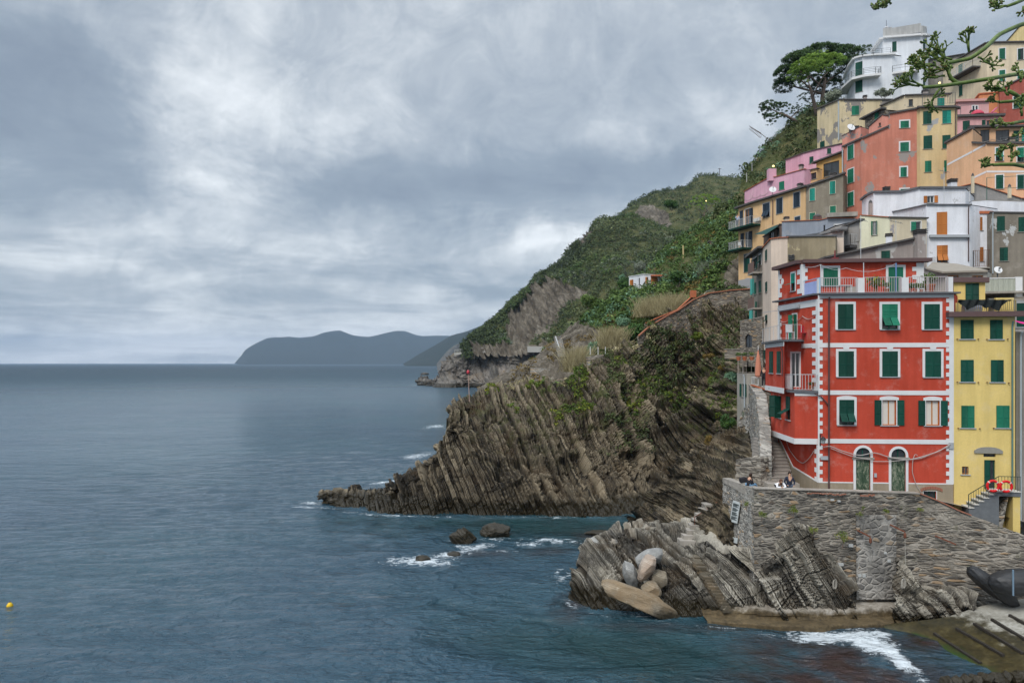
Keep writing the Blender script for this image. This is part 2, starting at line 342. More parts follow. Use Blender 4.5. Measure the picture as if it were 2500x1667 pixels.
# ------------------------------------------------------------------ sea
def make_sea():
    def ax(a, b, s, lo, hi, g=1.12):
        m = list(np.arange(a, b, s)); st = s
        while m[-1] < hi: st *= g; m.append(m[-1]+st)
        st = s
        while m[0] > lo: st *= g; m.insert(0, m[0]-st)
        return np.array(m)
    xs = ax(-32, 42, .33, -16000, 16000); ys = ax(22, 105, .33, -200, 15500)
    X, Y = np.meshgrid(xs, ys); G = np.stack((X, Y, X*0), -1)
    fade = np.clip(1-(Y-90)/150, 0, 1)*np.clip(1-(np.abs(X)-30)/60, 0, 1)
    q = np.stack((X/5., Y/2.4, X*0), -1)
    G[..., 2] = fade*(.13*fbm(q, 3, 40)+.05*fbm(q*3.1, 2, 41))
    px, py = CX+X/np.maximum(Y, 1)*F, HY+EYE/np.maximum(Y, 1)*F; ok = Y > 5
    foam = np.zeros(X.shape); shal = np.zeros(X.shape); dark = np.zeros(X.shape)
    jit = 1+.5*fbm(G/2., 3, 50)
    def ell(A, x, y, rx, ry, s, ang=0):
        c, d = cos(R(ang)), sin(R(ang)); u = (px-x)*c+(py-y)*d; v = -(px-x)*d+(py-y)*c
        r = np.sqrt((u/rx)**2+(v/ry)**2)*jit; A[:] = np.where(ok, np.maximum(A, s*np.clip(1.35-r, 0, 1)), A)
    for a in [(2060, 1556, 120, 14, 1.5, 2), (2130, 1574, 80, 24, 1.7, 14), (2185, 1602, 62, 22, 1.5, 38), (2235, 1640, 50, 18, .95, 50), (1930, 1550, 70, 6, .7, 3), (2010, 1568, 70, 9, .75, 8),
              (1030, 1368, 75, 13, 1, 5), (1105, 1352, 60, 10, .95, -5), (1160, 1335, 60, 9, .95, -12), (985, 1372, 45, 8, .8, 0), (1345, 1318, 62, 7, 1, 3), (1290, 1325, 50, 7, .75, 0), (1235, 1345, 40, 6, .7, 0),
              (1060, 1042, 36, 5, 1, -4), (1062, 1050, 24, 3, .8, 0), (1020, 1112, 48, 4.5, .95, -5), (1000, 1118, 30, 3, .8, 0), (945, 1176, 50, 3.5, .9, -8), (760, 1226, 30, 4, .95, 0), (745, 1236, 50, 3, .75, 0), (800, 1240, 30, 3, .7, 4),
              (1180, 948, 40, 2.6, 1, 2), (1005, 941, 34, 1.6, .9, 0), (1150, 946, 60, 2, .8, 0), (1378, 1410, 26, 10, .85, -30), (1365, 1395, 22, 7, .8, -35), (1440, 1500, 60, 5, .5, 8), (870, 1252, 60, 3, .6, 4), (1120, 1320, 24, 6, .7, 0),
              (1480, 1300, 50, 4, .55, 0), (1000, 1258, 160, 2.4, .62, 2), (1300, 1263, 180, 2.2, .5, 0), (1560, 1500, 70, 4, .55, 8), (1800, 1534, 120, 4, .6, 3), (1395, 1470, 24, 8, .7, 40), (1130, 1332, 34, 5, .9, 0), (1212, 1314, 44, 4, .8, 0)]: ell(foam, *a)
    for a in [(2050, 1620, 230, 75, 1), (1900, 1585, 130, 40, .8), (2250, 1560, 120, 40, 1), (1470, 1310, 70, 18, .8), (1330, 1345, 60, 12, .6), (1390, 1480, 50, 40, .7), (1180, 1350, 100, 14, .55), (2220, 1690, 260, 70, 1), (2080, 1650, 300, 60, 1), (1650, 1530, 200, 14, .5)]: ell(shal, *a)
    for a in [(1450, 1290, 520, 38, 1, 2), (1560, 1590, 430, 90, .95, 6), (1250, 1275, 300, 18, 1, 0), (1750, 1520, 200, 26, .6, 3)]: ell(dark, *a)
    t = NT('sea_water')
    v = t.mapv(t.pos, (.46, .88, 1), (0, 0, R(24)))
    d = t.n('ShaderNodeVectorMath', operation='LENGTH'); t.put(d.inputs[0], t.pos); dist = d.outputs['Value']
    w1 = t.noise(.50, 4, .55, v, 1.0); w2 = t.noise(2.6, 4, .62, t.mapv(t.pos, (.6, .95, 1), (0, 0, R(-24))), .5); w3 = t.noise(.06, 3, .5, v, .3)
    h = t.m('ADD', t.m('MULTIPLY', w1, 1.0), t.m('ADD', t.m('MULTIPLY', w2, .42), t.m('MULTIPLY', w3, 2.2)))
    h = t.m('MULTIPLY', h, t.rng(dist, 30, 2500, 1.0, 9.0))
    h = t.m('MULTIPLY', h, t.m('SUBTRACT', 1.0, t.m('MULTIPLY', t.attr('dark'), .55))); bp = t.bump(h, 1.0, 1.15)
    body = t.mix(t.rng(t.noise(.02, 4, .6), .35, .7), (.026, .064, .098), (.032, .084, .112))
    body = t.mix(t.m('MULTIPLY', t.attr('dark'), .9), body, t.mix(t.noise(.25, 4), (.001, .012, .015), (.003, .042, .042)))  # headland's dark reflection put into the body colour, along with deep teal water
    sh = t.m('MULTIPLY', t.attr('shallow'), t.rng(t.noise(.45, 5, .6), .25, .6))
    body = t.mix(t.m('MULTIPLY', sh, 1.0, clamp=True), body, t.mix(t.noise(1.1, 5, .7), (.010, .007, .007), (.055, .028, .024)))
    fn = t.noise(1.5, 8, .68, t.mapv(t.pos, (.9, 1.5, 1)), 1.2); fl = t.noise(5.5, 5, .7, None, 2.0)
    fm = t.m('ADD', t.m('MULTIPLY', fn, .75), t.m('MULTIPLY', fl, .25))
    fo = t.m('ADD', t.m('MULTIPLY', t.attr('foam'), .80), t.m('MULTIPLY', t.m('SUBTRACT', fm, .5), 4.2)); fo = t.m('MULTIPLY', t.rng(fo, .42, .95), t.rng(t.attr('foam'), .02, .2))
    sp = t.rng(t.noise(.9, 6, .75, v, 1.0), .705, .74, 0, .35)
    fo = t.m('MAXIMUM', fo, t.m('MULTIPLY', sp, t.rng(dist, 40, 160, .7, 0)))
    col = t.mix(fo, body, (.62, .68, .72))
    t.put(t.b.inputs['IOR'], 1.33)
    t.done(col, t.m('MAXIMUM', t.m('MULTIPLY', fo, .7), t.rng(dist, 30, 900, .08, .46)), .5)
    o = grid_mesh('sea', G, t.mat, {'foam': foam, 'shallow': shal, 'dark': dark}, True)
    tag(o, kind='structure')
make_sea()
# ------------------------------------------------------------------ the big headland
def row(*p): return [Pz(a, b) if c is None else (np.array(c) if isinstance(c, (list, np.ndarray)) else P(a, b, c)) for a, b, c in p]
def drop(r, z, dy=0, dx=0): return [np.array((p[0]+dx, p[1]+dy, z)) for p in r]
def greenattr(G, lo, hi): return np.clip((G[..., 2]-lo)/(hi-lo), 0, 1)
hw = row((783, 1224, None), (860, 1243, None), (930, 1252, None), (1020, 1254, None), (1110, 1256, None), (1210, 1257, None), (1310, 1260, None), (1410, 1262, None), (1500, 1262, None), (1580, 1255, None), (1660, 1238, 77), (1740, 1200, 74), (1810, 1160, 70))
hc = row((785, 1221, 79), (858, 1225, 77), (925, 1215, 76), (1015, 1205, 75), (1110, 1190, 75), (1205, 1170, 75), (1305, 1170, 75), (1405, 1170, 76), (1500, 1170, 77.5), (1590, 1150, 81), (1665, 1110, 80), (1735, 1060, 77), (1805, 1000, 72))
hm = row((787, 1219, 80), (857, 1210, 79), (930, 1193, 78), (1022, 1165, 77), (1090, 1115, 78), (1150, 1080, 79), (1260, 1060, 80), (1400, 1040, 81), (1500, 1010, 83), (1590, 970, 87), (1670, 920, 88), (1740, 880, 86), (1812, 850, 82))
hd = row((788, 1215, 80.5), (853, 1196, 80), (928, 1177, 79), (1020, 1132, 79), (1062, 1068, 80), (1090, 1000, 82), (1220, 958, 88), (1390, 925, 88), (1480, 865, 90), (1560, 822, 90), (1650, 765, 92), (1730, 728, 93), (1830, 716, 92))
he = [P(790, 1220, 84), P(868, 1200, 84), P(950, 1180, 84), P(1045, 1135, 86), P(1085, 1075, 90), P(1110, 1005, 95), P(1225, 962, 97), P(1395, 930, 97), P(1490, 872, 99), P(1570, 828, 99), P(1655, 770, 101), P(1735, 735, 101), P(1835, 725, 100)]
hf = [np.array(((px-CX)/F*Y, Y, -3.)) for px, Y in ((792, 88), (880, 92), (968, 98), (1062, 119), (1090, 140), (1110, 170), (1225, 150), (1395, 150), (1490, 150), (1570, 150), (1655, 150), (1735, 150), (1835, 150))]
G = loft([drop(hw, -2.5, -1), hw, hc, hm, hd, he, hf], .125, .3)
mask = np.clip(.35+G[..., 2]/3, .35, 1)*np.where(G[..., 1] > 105, .5, 1)*(1+.7*np.clip((proj(G)[0]-1520)/120, 0, 1))
G2, tone, bed = strata(G, .1, ROCK_N, .50, .36, .55, .9, 3.2, .42, 3, mask)
ga = np.clip((G[..., 2]-3.5)/9, 0, 1)*np.clip((G[..., 0]+12)/14, .35, 1)
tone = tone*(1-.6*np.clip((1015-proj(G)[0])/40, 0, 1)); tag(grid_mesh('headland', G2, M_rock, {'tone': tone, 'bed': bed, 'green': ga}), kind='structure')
HEAD = (G2, ga)
# ridge of tilted slabs between the headland and the foreground ledge
q0 = row((1552, 1276, None), (1600, 1290, 60), (1650, 1292, 56), (1700, 1296, 52), (1760, 1300, 49), (1850, 1310, 47.5))
q1 = row((1556, 1262, 69.5), (1604, 1240, 66), (1650, 1225, 60), (1705, 1200, 56), (1770, 1200, 52), (1855, 1215, 49.5))
q2 = row((1560, 1256, 70), (1608, 1208, 68), (1652, 1165, 66), (1712, 1120, 63), (1780, 1110, 60), (1830, 1120, 56))
q3 = row((1562, 1258, 71), (1612, 1206, 69.5), (1662, 1150, 68), (1728, 1072, 66), (1800, 1052, 64.5), (1840, 1060, 63))
G = loft([drop(q0, -1.5), q0, q1, q2, q3, drop(q3, -2, 6)], .10)
G2, tone, bed = strata(G, .1, (.80, .1, .6), .42, .30, .40, .6, 1.8, .2, 9)
tag(grid_mesh('rock_ridge', G2, M_rock, {'tone': tone, 'bed': bed, 'green': tone*0+.15}), kind='structure')
# ------------------------------------------------------------------ foreground ledge of tilted strata
b0 = row((1383, 1458, None), (1440, 1482, None), (1500, 1486, None), (1570, 1492, None), (1650, 1505, None), (1722, 1500, 44.0), (1800, 1490, 43.2), (1880, 1486, 42.7), (1950, 1482, 42.5), (2030, 1478, 42.4), (2092, 1474, 42.2))
b1 = row((1388, 1430, 48), (1432, 1405, 48), (1480, 1425, 47.5), (1530, 1430, 47.5), (1610, 1430, 45.6), (1690, 1440, 45), (1770, 1430, 43.9), (1855, 1430, 42.9), (1930, 1410, 42.8), (2005, 1405, 42.6), (2075, 1455, 42.3))
b2 = row((1392, 1415, 49), (1428, 1370, 49.5), (1495, 1345, 49.5), (1552, 1352, 49.2), (1615, 1365, 47.6), (1700, 1370, 46), (1768, 1378, 45), (1850, 1392, 43.1), (1935, 1335, 43.0), (2005, 1360, 42.9), (2082, 1448, 42.4))
b3 = row((1395, 1408, 49.5), (1425, 1342, 51), (1502, 1287, 52), (1560, 1280, 52), (1625, 1277, 51.5), (1692, 1284, 50), (1764, 1345, 46), (1868, 1345, 43.2), (1945, 1286, 43.3), (2012, 1318, 43.2), (2088, 1440, 42.6))
b4 = row((1396, 1412, 51), (1426, 1348, 53), (1502, 1284, 56), (1560, 1275, 57), (1625, 1270, 57), (1700, 1262, 54), (1790, 1335, 48), (1885, 1350, 46), (1950, 1300, 46), (2014, 1330, 46), (2090, 1445, 45))
G = loft([drop(b0, -1.5, -.3), b0, b1, b2, b3, b4, drop(b4, -2, 3)], .055, .08)
G2, tone, bed = strata(G, .05, (.88, .16, .45), .34, .24, .40, .15, 1.9, .13, 21, np.clip(.5+G[..., 2], .4, 1))
LEDGE = G2; tag(grid_mesh('shore_rock', G2, M_rock2, {'tone': tone, 'bed': bed, 'green': tone*0}), kind='structure')
# low outcrop at the foot of the quay wall
s0 = row((2183, 1475, 41.9), (2232, 1477, 41.8), (2295, 1480, 41.6), (2350, 1480, 41.4), (2385, 1478, 41.3))
s1 = row((2188, 1420, 42.3), (2225, 1432, 42.2), (2280, 1450, 42.0), (2340, 1464, 41.7), (2383, 1470, 41.5))
s2 = row((2190, 1368, 42.8), (2212, 1392, 42.7), (2262, 1422, 42.5), (2330, 1448, 42.2), (2380, 1462, 42.0))
G = loft([drop(s0, -.5), s0, s1, s2, [p+np.array((0, 2.5, -.3)) for p in s2]], .05)
G2, tone, bed = strata(G, .05, (.80, .16, .55), .30, .17, .28, .3, 1.5, .09, 27)
tag(grid_mesh('rock_outcrop', G2, M_rock2, {'tone': tone, 'bed': bed, 'green': tone*0}), kind='structure')
# ------------------------------------------------------------------ hills
def hill(name, rows, step, amp, mat, rockpoly=None, seed=0, rockall=0., extra=None):
    G = loft(rows, step); N = normals(G)
    if N[..., 1].mean() > 0: N = -N
    s = step*9
    px, py = proj(G); wb_ = vnoise(G/(step*9), 5); px = px+wb_*12; py = py+vnoise(G/(step*9), 6)*12; r = np.full(px.shape, rockall)
    for pl in rockpoly or []: r = np.maximum(r, inpoly(px, py, pl)*1.0)
    for _ in range(3):
        r[1:-1, 1:-1] = (r[1:-1, 1:-1]*2+r[:-2, 1:-1]+r[2:, 1:-1]+r[1:-1, :-2]+r[1:-1, 2:])/6
    rid = 1-np.abs(fbm(G*np.array((1, 1, .25))/(s*.5), 4, seed+9))*2
    n_ = np.array((.96, .1, .12)); bb = G@n_+step*2*fbm(G/(step*14), 2, seed+3); t_ = bb/(step*1.9); i_ = np.floor(t_); sl_ = np.floor(G[..., 2]/(step*7)+hsh(i_, i_*0)*9)
    cl_ = (hsh(i_, sl_, i_*0+seed)-.5)*1.5-1.3*np.clip(1-np.minimum(t_-i_, 1-t_+i_)/.16, 0, 1)
    d = amp*(fbm(G/s, 5, seed)*(1-.3*r)+r*(.55*rid+.75*cl_*min(1, step/1.2+.3)+.5*fbm(G/(s*.3), 4, seed+12)))
    G = G+N*d[..., None]
    o = grid_mesh(name, G, mat, {'rock': r}, True); tag(o, kind='structure'); return G, r
g0 = row((1132, 866, 458), (1200, 868, 448), (1270, 868, 438), (1345, 868, 420), (1450, 880, 380), (1560, 890, 330), (1700, 900, 300))
g1 = row((1133, 857, 463), (1190, 828, 460), (1275, 810, 455), (1345, 800, 440), (1440, 790, 400), (1560, 790, 350), (1700, 760, 320))
g2 = row((1134, 854, 468), (1205, 790, 475), (1285, 735, 490), (1350, 705, 475), (1440, 690, 440), (1560, 690, 400), (1700, 660, 360))
g3 = row((1135, 853, 475), (1246, 752, 490), (1322, 676, 510), (1389, 618, 520), (1462, 542, 540), (1548, 532, 560), (1700, 590, 560))
g4 = [p+np.array((8, 70, -12)) for p in g3]
HG, HGr = hill('near_hill', [g0, g1, g2, g3, g4, drop(g4, 0, 120)], 1.7, 4.6, M_hill, [[(1232, 770), (1262, 742), (1325, 690), (1350, 684), (1390, 694), (1446, 700), (1440, 728), (1392, 752), (1345, 805), (1290, 838), (1232, 832)], [(1150, 838), (1345, 842), (1345, 870), (1150, 870)], [(1405, 585), (1430, 560), (1440, 575), (1415, 605)], [(1290, 705), (1310, 690), (1316, 700), (1296, 716)]], 60)
h0 = row((1470, 640, 620), (1540, 640, 620), (1610, 640, 620), (1680, 640, 600), (1750, 640, 580), (1830, 640, 560), (1950, 640, 560))
h1 = row((1490, 570, 660), (1550, 560, 660), (1615, 550, 660), (1690, 545, 650), (1755, 540, 640), (1830, 540, 620), (1950, 540, 620))
h2 = row((1510, 530, 700), (1556, 505, 710), (1618, 490, 710), (1685, 480, 705), (1758, 475, 700), (1830, 480, 690), (1950, 480, 690))
h3 = row((1515, 528, 740), (1545, 496, 750), (1600, 470, 755), (1672, 456, 755), (1712, 430, 760), (1780, 436, 760), (1950, 436, 760))
h4 = [p+np.array((8, 70, -12)) for p in h3]
HH, HHr = hill('upper_hill', [h0, h1, h2, h3, h4, drop(h4, 20, 150)], 3.0, 3.4, M_hill, [[(1560, 500), (1600, 500), (1640, 530), (1640, 560), (1590, 560), (1540, 530)]], 70)
# promontory under the cliff path
i0 = row((1022, 938, None), (1058, 945, None), (1100, 946, None), (1150, 945, None), (1200, 950, None), (1260, 955, None), (1350, 960, 400))
i1 = row((1021, 934, 522), (1056, 936, 480), (1088, 925, 470), (1125, 910, 462), (1190, 905, 455), (1255, 905, 445), (1350, 905, 420))
i2 = row((1021, 930, 524), (1055, 926, 484), (1080, 900, 474), (1104, 869, 466), (1165, 862, 461), (1240, 862, 452), (1350, 864, 432))
i3 = [p+np.array((3, 14, -.2)) for p in i2]
G = loft([drop(i0, -4, -2), i0, i1, i2, i3, drop(i3, -4, 30)], 1.0)
G2, tone, bed = strata(G, 1, (.96, .1, .2), 4.2, 1.6, 1.8, 4, 14, 1.1, 33, np.clip(.4+G[..., 2]/6, .3, 1)*np.where(G[..., 2] > 19, .35, 1))
tag(grid_mesh('promontory', G2, M_rock3, {'tone': tone, 'bed': bed, 'green': np.clip((G[..., 2]-14)/10, 0, 1)}), kind='structure')
# middle slope with gardens
f0 = row((1165, 985, 104), (1235, 975, 103), (1330, 955, 101), (1430, 930, 99), (1520, 880, 100), (1600, 830, 102), (1680, 775, 104), (1760, 745, 104), (1850, 730, 104))
f1 = row((1168, 958, 116), (1250, 925, 114), (1335, 885, 110), (1425, 848, 108), (1515, 800, 109), (1600, 740, 113), (1690, 680, 114), (1770, 640, 110), (1860, 600, 108))
f2 = row((1178, 950, 135), (1262, 905, 130), (1350, 850, 124), (1430, 790, 120), (1515, 735, 122), (1600, 670, 130), (1690, 600, 135), (1780, 560, 130), (1870, 500, 125))
f3 = row((1190, 950, 150), (1285, 902, 150), (1370, 830, 145), (1455, 762, 150), (1560, 695, 165), (1640, 600, 190), (1720, 545, 200), (1800, 490, 170), (1880, 380, 140))
f4 = [p+np.array((3, 14, -3)) for p in f3]
HF, HFr = hill('garden_slope', [drop(f0, 5, -4), f0, f1, f2, f3, f4, drop(f4, -3, 60)], .45, .75, M_slope,
    [[(1150, 990), (1150, 900), (1290, 885), (1340, 840), (1390, 775), (1440, 790), (1480, 830), (1440, 870), (1400, 940)], [(1768, 640), (1835, 610), (1835, 730), (1768, 710)]], 80)
u0 = row((1800, 520, 108), (1850, 500, 108), (1900, 470, 108), (1960, 440, 108), (2050, 400, 108), (2200, 380, 110), (2600, 360, 112))
u1 = row((1815, 440, 118), (1865, 420, 118), (1915, 400, 118), (1965, 370, 117), (2050, 330, 117), (2200, 300, 118), (2600, 280, 120))
u2 = row((1822, 420, 130), (1872, 352, 132), (1925, 312, 132), (1990, 262, 130), (2060, 245, 130), (2200, 235, 130), (2600, 225, 132))
u3 = [p+np.array((4, 10, -2)) for p in u2]
HU, HUr = hill('village_hilltop', [drop(u0, 20, -4), u0, u1, u2, u3, drop(u3, 0, 40)], .8, .9, M_slope, None, 90)
vr = []
for Y, z, x0 in ((50, 6, 27), (58, 9, 25), (68, 17, 24.5), (80, 24, 28), (92, 31, 36), (104, 40, 41), (116, 48, 46), (135, 50, 50)):
    vr.append([np.array((x0+t, Y, z-(1.5 if t == 0 else 0))) for t in (0, 8, 20, 40, 75)])
G = loft(vr, 1.5); VG = G; tag(grid_mesh('village_ground', G, M_slope, {'rock': G[..., 2]*0+.3}, True), kind='structure')
# ------------------------------------------------------------------ distant mountains
def ridge(name, pts, base, depth, mat, step, amp, seed):
    top = [P(a, b, c) for a, b, c in pts]; r = [[np.array((p[0]*(1-depth/p[1]), p[1]-depth, base)) for p in top], [np.array((p[0]*(1-depth*.45/p[1]), p[1]-depth*.45, base+(p[2]-base)*.5)) for p in top], top, drop(top, base, depth)]
    G = loft(r, step); N = normals(G); z = (G[..., 2]-base)
    s = step*8
    rd = fbm(G/s, 5, seed)+.6*(1-2*np.abs(fbm(G*np.array((1, .5, .2))/(s*.8), 4, seed+4)))
    G[..., 2] += amp*rd*np.clip(z/(amp*2), 0, 1)*.55
    G[..., 1] += amp*1.6*rd
    tag(grid_mesh(name, G, mat, {'rock': z*0}, True), kind='structure')
def mt_mat():
    t = NT('far_forest'); n = t.noise(.012, 6, .65); n2 = t.noise(.09, 5, .7)
    return t.done(t.mix(t.m('ADD', t.m('MULTIPLY', n, .6), t.m('MULTIPLY', n2, .4)), (.006, .011, .008), (.034, .042, .030)), .95, .1)
M_far = mt_mat()
ridge('mountains', [(574, 887, 8000), (590, 868, 8000), (600, 855, 8100), (650, 830, 8300), (700, 826, 8400), (760, 825, 8500), (790, 815, 8600), (828, 811, 8700), (865, 822, 8800), (900, 824, 8800), (950, 816, 8900), (985, 813, 8900), (1030, 822, 8900), (1090, 824, 8900), (1160, 826, 8900), (1300, 820, 8900)], -5, 1200, M_far, 60, 85, 5)
ridge('mountain_ridge', [(985, 888, 4300), (1040, 858, 4350), (1075, 838, 4380), (1101, 823, 4400), (1140, 811, 4450), (1175, 796, 4500), (1226, 765, 4600), (1290, 740, 4700), (1400, 720, 4800), (1600, 700, 4800)], -5, 900, M_far, 40, 38, 6)
ridge('village_promontory', [(1066, 889, 1550), (1080, 872, 1560), (1094, 858, 1570), (1110, 846, 1600), (1135, 838, 1650), (1200, 830, 1700)], -3, 120, plain('far_cliff', (.085, .085, .08), .95, .5, .05), 10, 9, 7)
# ------------------------------------------------------------------ houses: materials and builder
REG = {0: (0, 0, 1), 1: (1800, 0, 3.357), 2: (1800, 400, 3.357), 3: (1800, 800, 3.357), 4: (1800, 1200, 3.357), 'a': (1800, 450, 6.72), 'b': (1800, 650, 6.274),
       'c': (1700, 850, 3.919), 'd': (2250, 0, 6.272), 'e': (2250, 200, 6.272), 'f': (2280, 640, 7.127), 5: (1100, 400, 2.94), 6: (700, 800, 2.94), 7: (1300, 800, 3.92), 8: (1350, 1150, 3.357)}
def rp(reg, u, v):
    a, b, s = REG[reg]; return a+u/s, b+v/s
def shutter_mat(name, c, faded=.2):
    t = NT(name); st = t.noise(2.2, 6, .7, t.mapv(t.pos, (3, 3, .5))); fine = t.noise(30, 3, .6)
    oi = t.n('ShaderNodeObjectInfo').outputs['Random']; c2 = t.mix(oi, tuple(x*.72 for x in c), tuple(x*1.35 for x in c))
    return t.done(t.mix(t.rng(st, .45, .75, 0, faded*1.2), c2, tuple(min(1, x*1.5+.035) for x in c)), .6, .2)
SH = {'green': shutter_mat('green_shutter_paint', (.003, .052, .035)), 'mid': shutter_mat('mid_green_shutter_paint', (.009, .125, .072), .3), 'teal': shutter_mat('teal_shutter_paint', (.008, .19, .145), .3),
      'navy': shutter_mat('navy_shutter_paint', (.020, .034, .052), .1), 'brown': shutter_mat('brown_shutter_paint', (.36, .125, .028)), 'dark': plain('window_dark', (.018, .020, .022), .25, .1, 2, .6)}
def glass_mat():
    t = NT('window_glass'); t.b.inputs['IOR'].default_value = 1.45
    return t.done(t.mix(t.noise(1.5, 2), (.012, .014, .016), (.05, .055, .06)), .08, .8)
M_glass = glass_mat()
M_white = plain('white_trim', (.66, .66, .66), .8, .09, 2.5); M_grey = plain('grey_trim', (.36, .38, .40), .85, .1); M_lead = plain('grey_flashing', (.11, .115, .125), .7, .2)
M_slate = plain('slate_eave', (.085, .080, .078), .8, .25, 3); M_brown = plain('brown_fascia', (.115, .070, .068), .7, .15); M_rust = plain('rusty_iron', (.16, .06, .035), .8, .4)
M_tile = plain('terracotta', (.42, .13, .06), .85, .35, 4); M_iron = plain('railing_iron', (.10, .11, .115), .6); M_pale_iron = plain('pale_railing', (.50, .52, .53), .5); M_curtain = plain('lace_curtain', (.62, .58, .52), .9, .06, 12)
M_wood = plain('orange_wood', (.45, .17, .035), .5, .2, 9); M_pipe = plain('brown_downpipe', (.085, .045, .045), .5, .1); M_gpipe = plain('grey_downpipe', (.38, .43, .46), .45, .1); M_conc = plaster('terrace_concrete', (.36, .33, .29), .4)
FRAMES = {'white': M_white, 'grey': M_grey, 'cream': plain('cream_trim', (.62, .56, .44), .85), 'stone': plain('stone_trim', (.26, .25, .22), .9, .2)}
class Face:
    def __init__(s, a, b):                      # a, b: dict(px, Y, pt, pb)
        s.A = np.array(((a['px']-CX)/F*a['Y'], a['Y'])); s.B = np.array(((b['px']-CX)/F*b['Y'], b['Y']))
        s.L = np.linalg.norm(s.B-s.A); s.d = (s.B-s.A)/s.L; s.n = np.array((s.d[1], -s.d[0]))
        z = lambda q, v: EYE-(v-HY)/F*q['Y']
        s.zt = (z(a, a['pt']), z(b, b['pt'])); s.zb = (z(a, a['pb']), z(b, b['pb'])); s.pxs = (a['px'], b['px'])
    def sz(s, px, py):                          # picture point -> (distance along the face, height)
        r = np.array(((px-CX)/F, 1.)); M = np.array(((r[0], -s.d[0]), (r[1], -s.d[1]))); t, k = np.linalg.solve(M, s.A)
        return k, EYE-(py-HY)/F*t
    def w(s, k, z, out=0.): p = s.A+s.d*k+s.n*out; return np.array((p[0], p[1], z))
    def axes(s): return ((s.d[0], s.d[1], 0), (s.n[0], s.n[1], 0), (0, 0, 1))
def rect(mb, f, s0, z0, s1, z1, o0, o1):        # a box on a face, from offset o0 to o1
    mb.hexa([f.w(s0, z0, o0), f.w(s1, z0, o0), f.w(s1, z1, o0), f.w(s0, z1, o0)], [f.w(s0, z0, o1), f.w(s1, z0, o1), f.w(s1, z1, o1), f.w(s0, z1, o1)])
def wallface(mb, f, ops, rev=.16):
    cuts = sorted({0., f.L} | {min(max(c, 0), f.L) for o in ops for c in (o[0], o[2])})
    line = lambda zz, k: zz[0]+(zz[1]-zz[0])*k/f.L
    for a, b in zip(cuts, cuts[1:]):
        if b-a < 1e-4: continue
        m = (a+b)/2; cur = (line(f.zb, a), line(f.zb, b))
        for o in sorted([o for o in ops if o[0] <= m <= o[2]], key=lambda o: o[1]):
            if o[1] > max(cur): mb.face([f.w(a, cur[0]), f.w(b, cur[1]), f.w(b, o[1]), f.w(a, o[1])])
            cur = (o[3], o[3])
        ta, tb = line(f.zt, a), line(f.zt, b)
        if ta > cur[0] or tb > cur[1]: mb.face([f.w(a, cur[0]), f.w(b, cur[1]), f.w(b, max(tb, cur[1])), f.w(a, max(ta, cur[0]))])
    for o in ops:
        s0, z0, s1, z1 = o[:4]
        for p, q in (((s0, z0), (s0, z1)), ((s0, z1), (s1, z1)), ((s1, z1), (s1, z0)), ((s1, z0), (s0, z0))):
            mb.face([f.w(*p), f.w(*q), f.w(*q, -rev), f.w(*p, -rev)])
        if len(o) > 4 and o[4]:                 # arched head: spandrels fill the corners
            r = (s1-s0)/2; h = o[4]*r; c = (s0+s1)/2; n = 10
            arc = [(c-r*cos(pi*i/n), z1-h+h*sin(pi*i/n)) for i in range(n+1)]
            mb.face([f.w(s0, z1)]+[f.w(*p) for p in arc[:n//2+1]]); mb.face([f.w(s1, z1)]+[f.w(*p) for p in arc[n//2:][::-1]])
def leaf(mb, O, U, V, w, h, pitch, out, panels=True):
    """one shutter leaf: O corner, U across, V up, out outward; stiles, rails and tilted slats"""
    O, U, V, out = (np.array(q, float) for q in (O, U, V, out)); st = min(.055, w*.14); th = .035
    def bx(a0, a1, b0, b1, t0, t1):
        mb.hexa([O+U*a+V*b+out*t0 for a, b in ((a0, b0), (a1, b0), (a1, b1), (a0, b1))], [O+U*a+V*b+out*t1 for a, b in ((a0, b0), (a1, b0), (a1, b1), (a0, b1))])
    bx(0, st, 0, h, 0, th); bx(w-st, w, 0, h, 0, th)
    mid = h*.47
    for b0, b1 in ((0, st*1.3), (mid-st*.7, mid+st*.7), (h-st, h)): bx(st, w-st, b0, b1, 0, th*.97)
    bx(st, w-st, st, h-st, .002, .006)
    for lo, hi in ((st*1.3, mid-st*.7), (mid+st*.7, h-st)):
        n = max(2, int((hi-lo)/pitch))
        for i in range(n):
            b = lo+(hi-lo)*i/n; t = (hi-lo)/n
            mb.face([O+U*st+V*b+out*th*.95, O+U*(w-st)+V*b+out*th*.95, O+U*(w-st)+V*(b+t*.95)+out*.010, O+U*st+V*(b+t*.95)+out*.010])
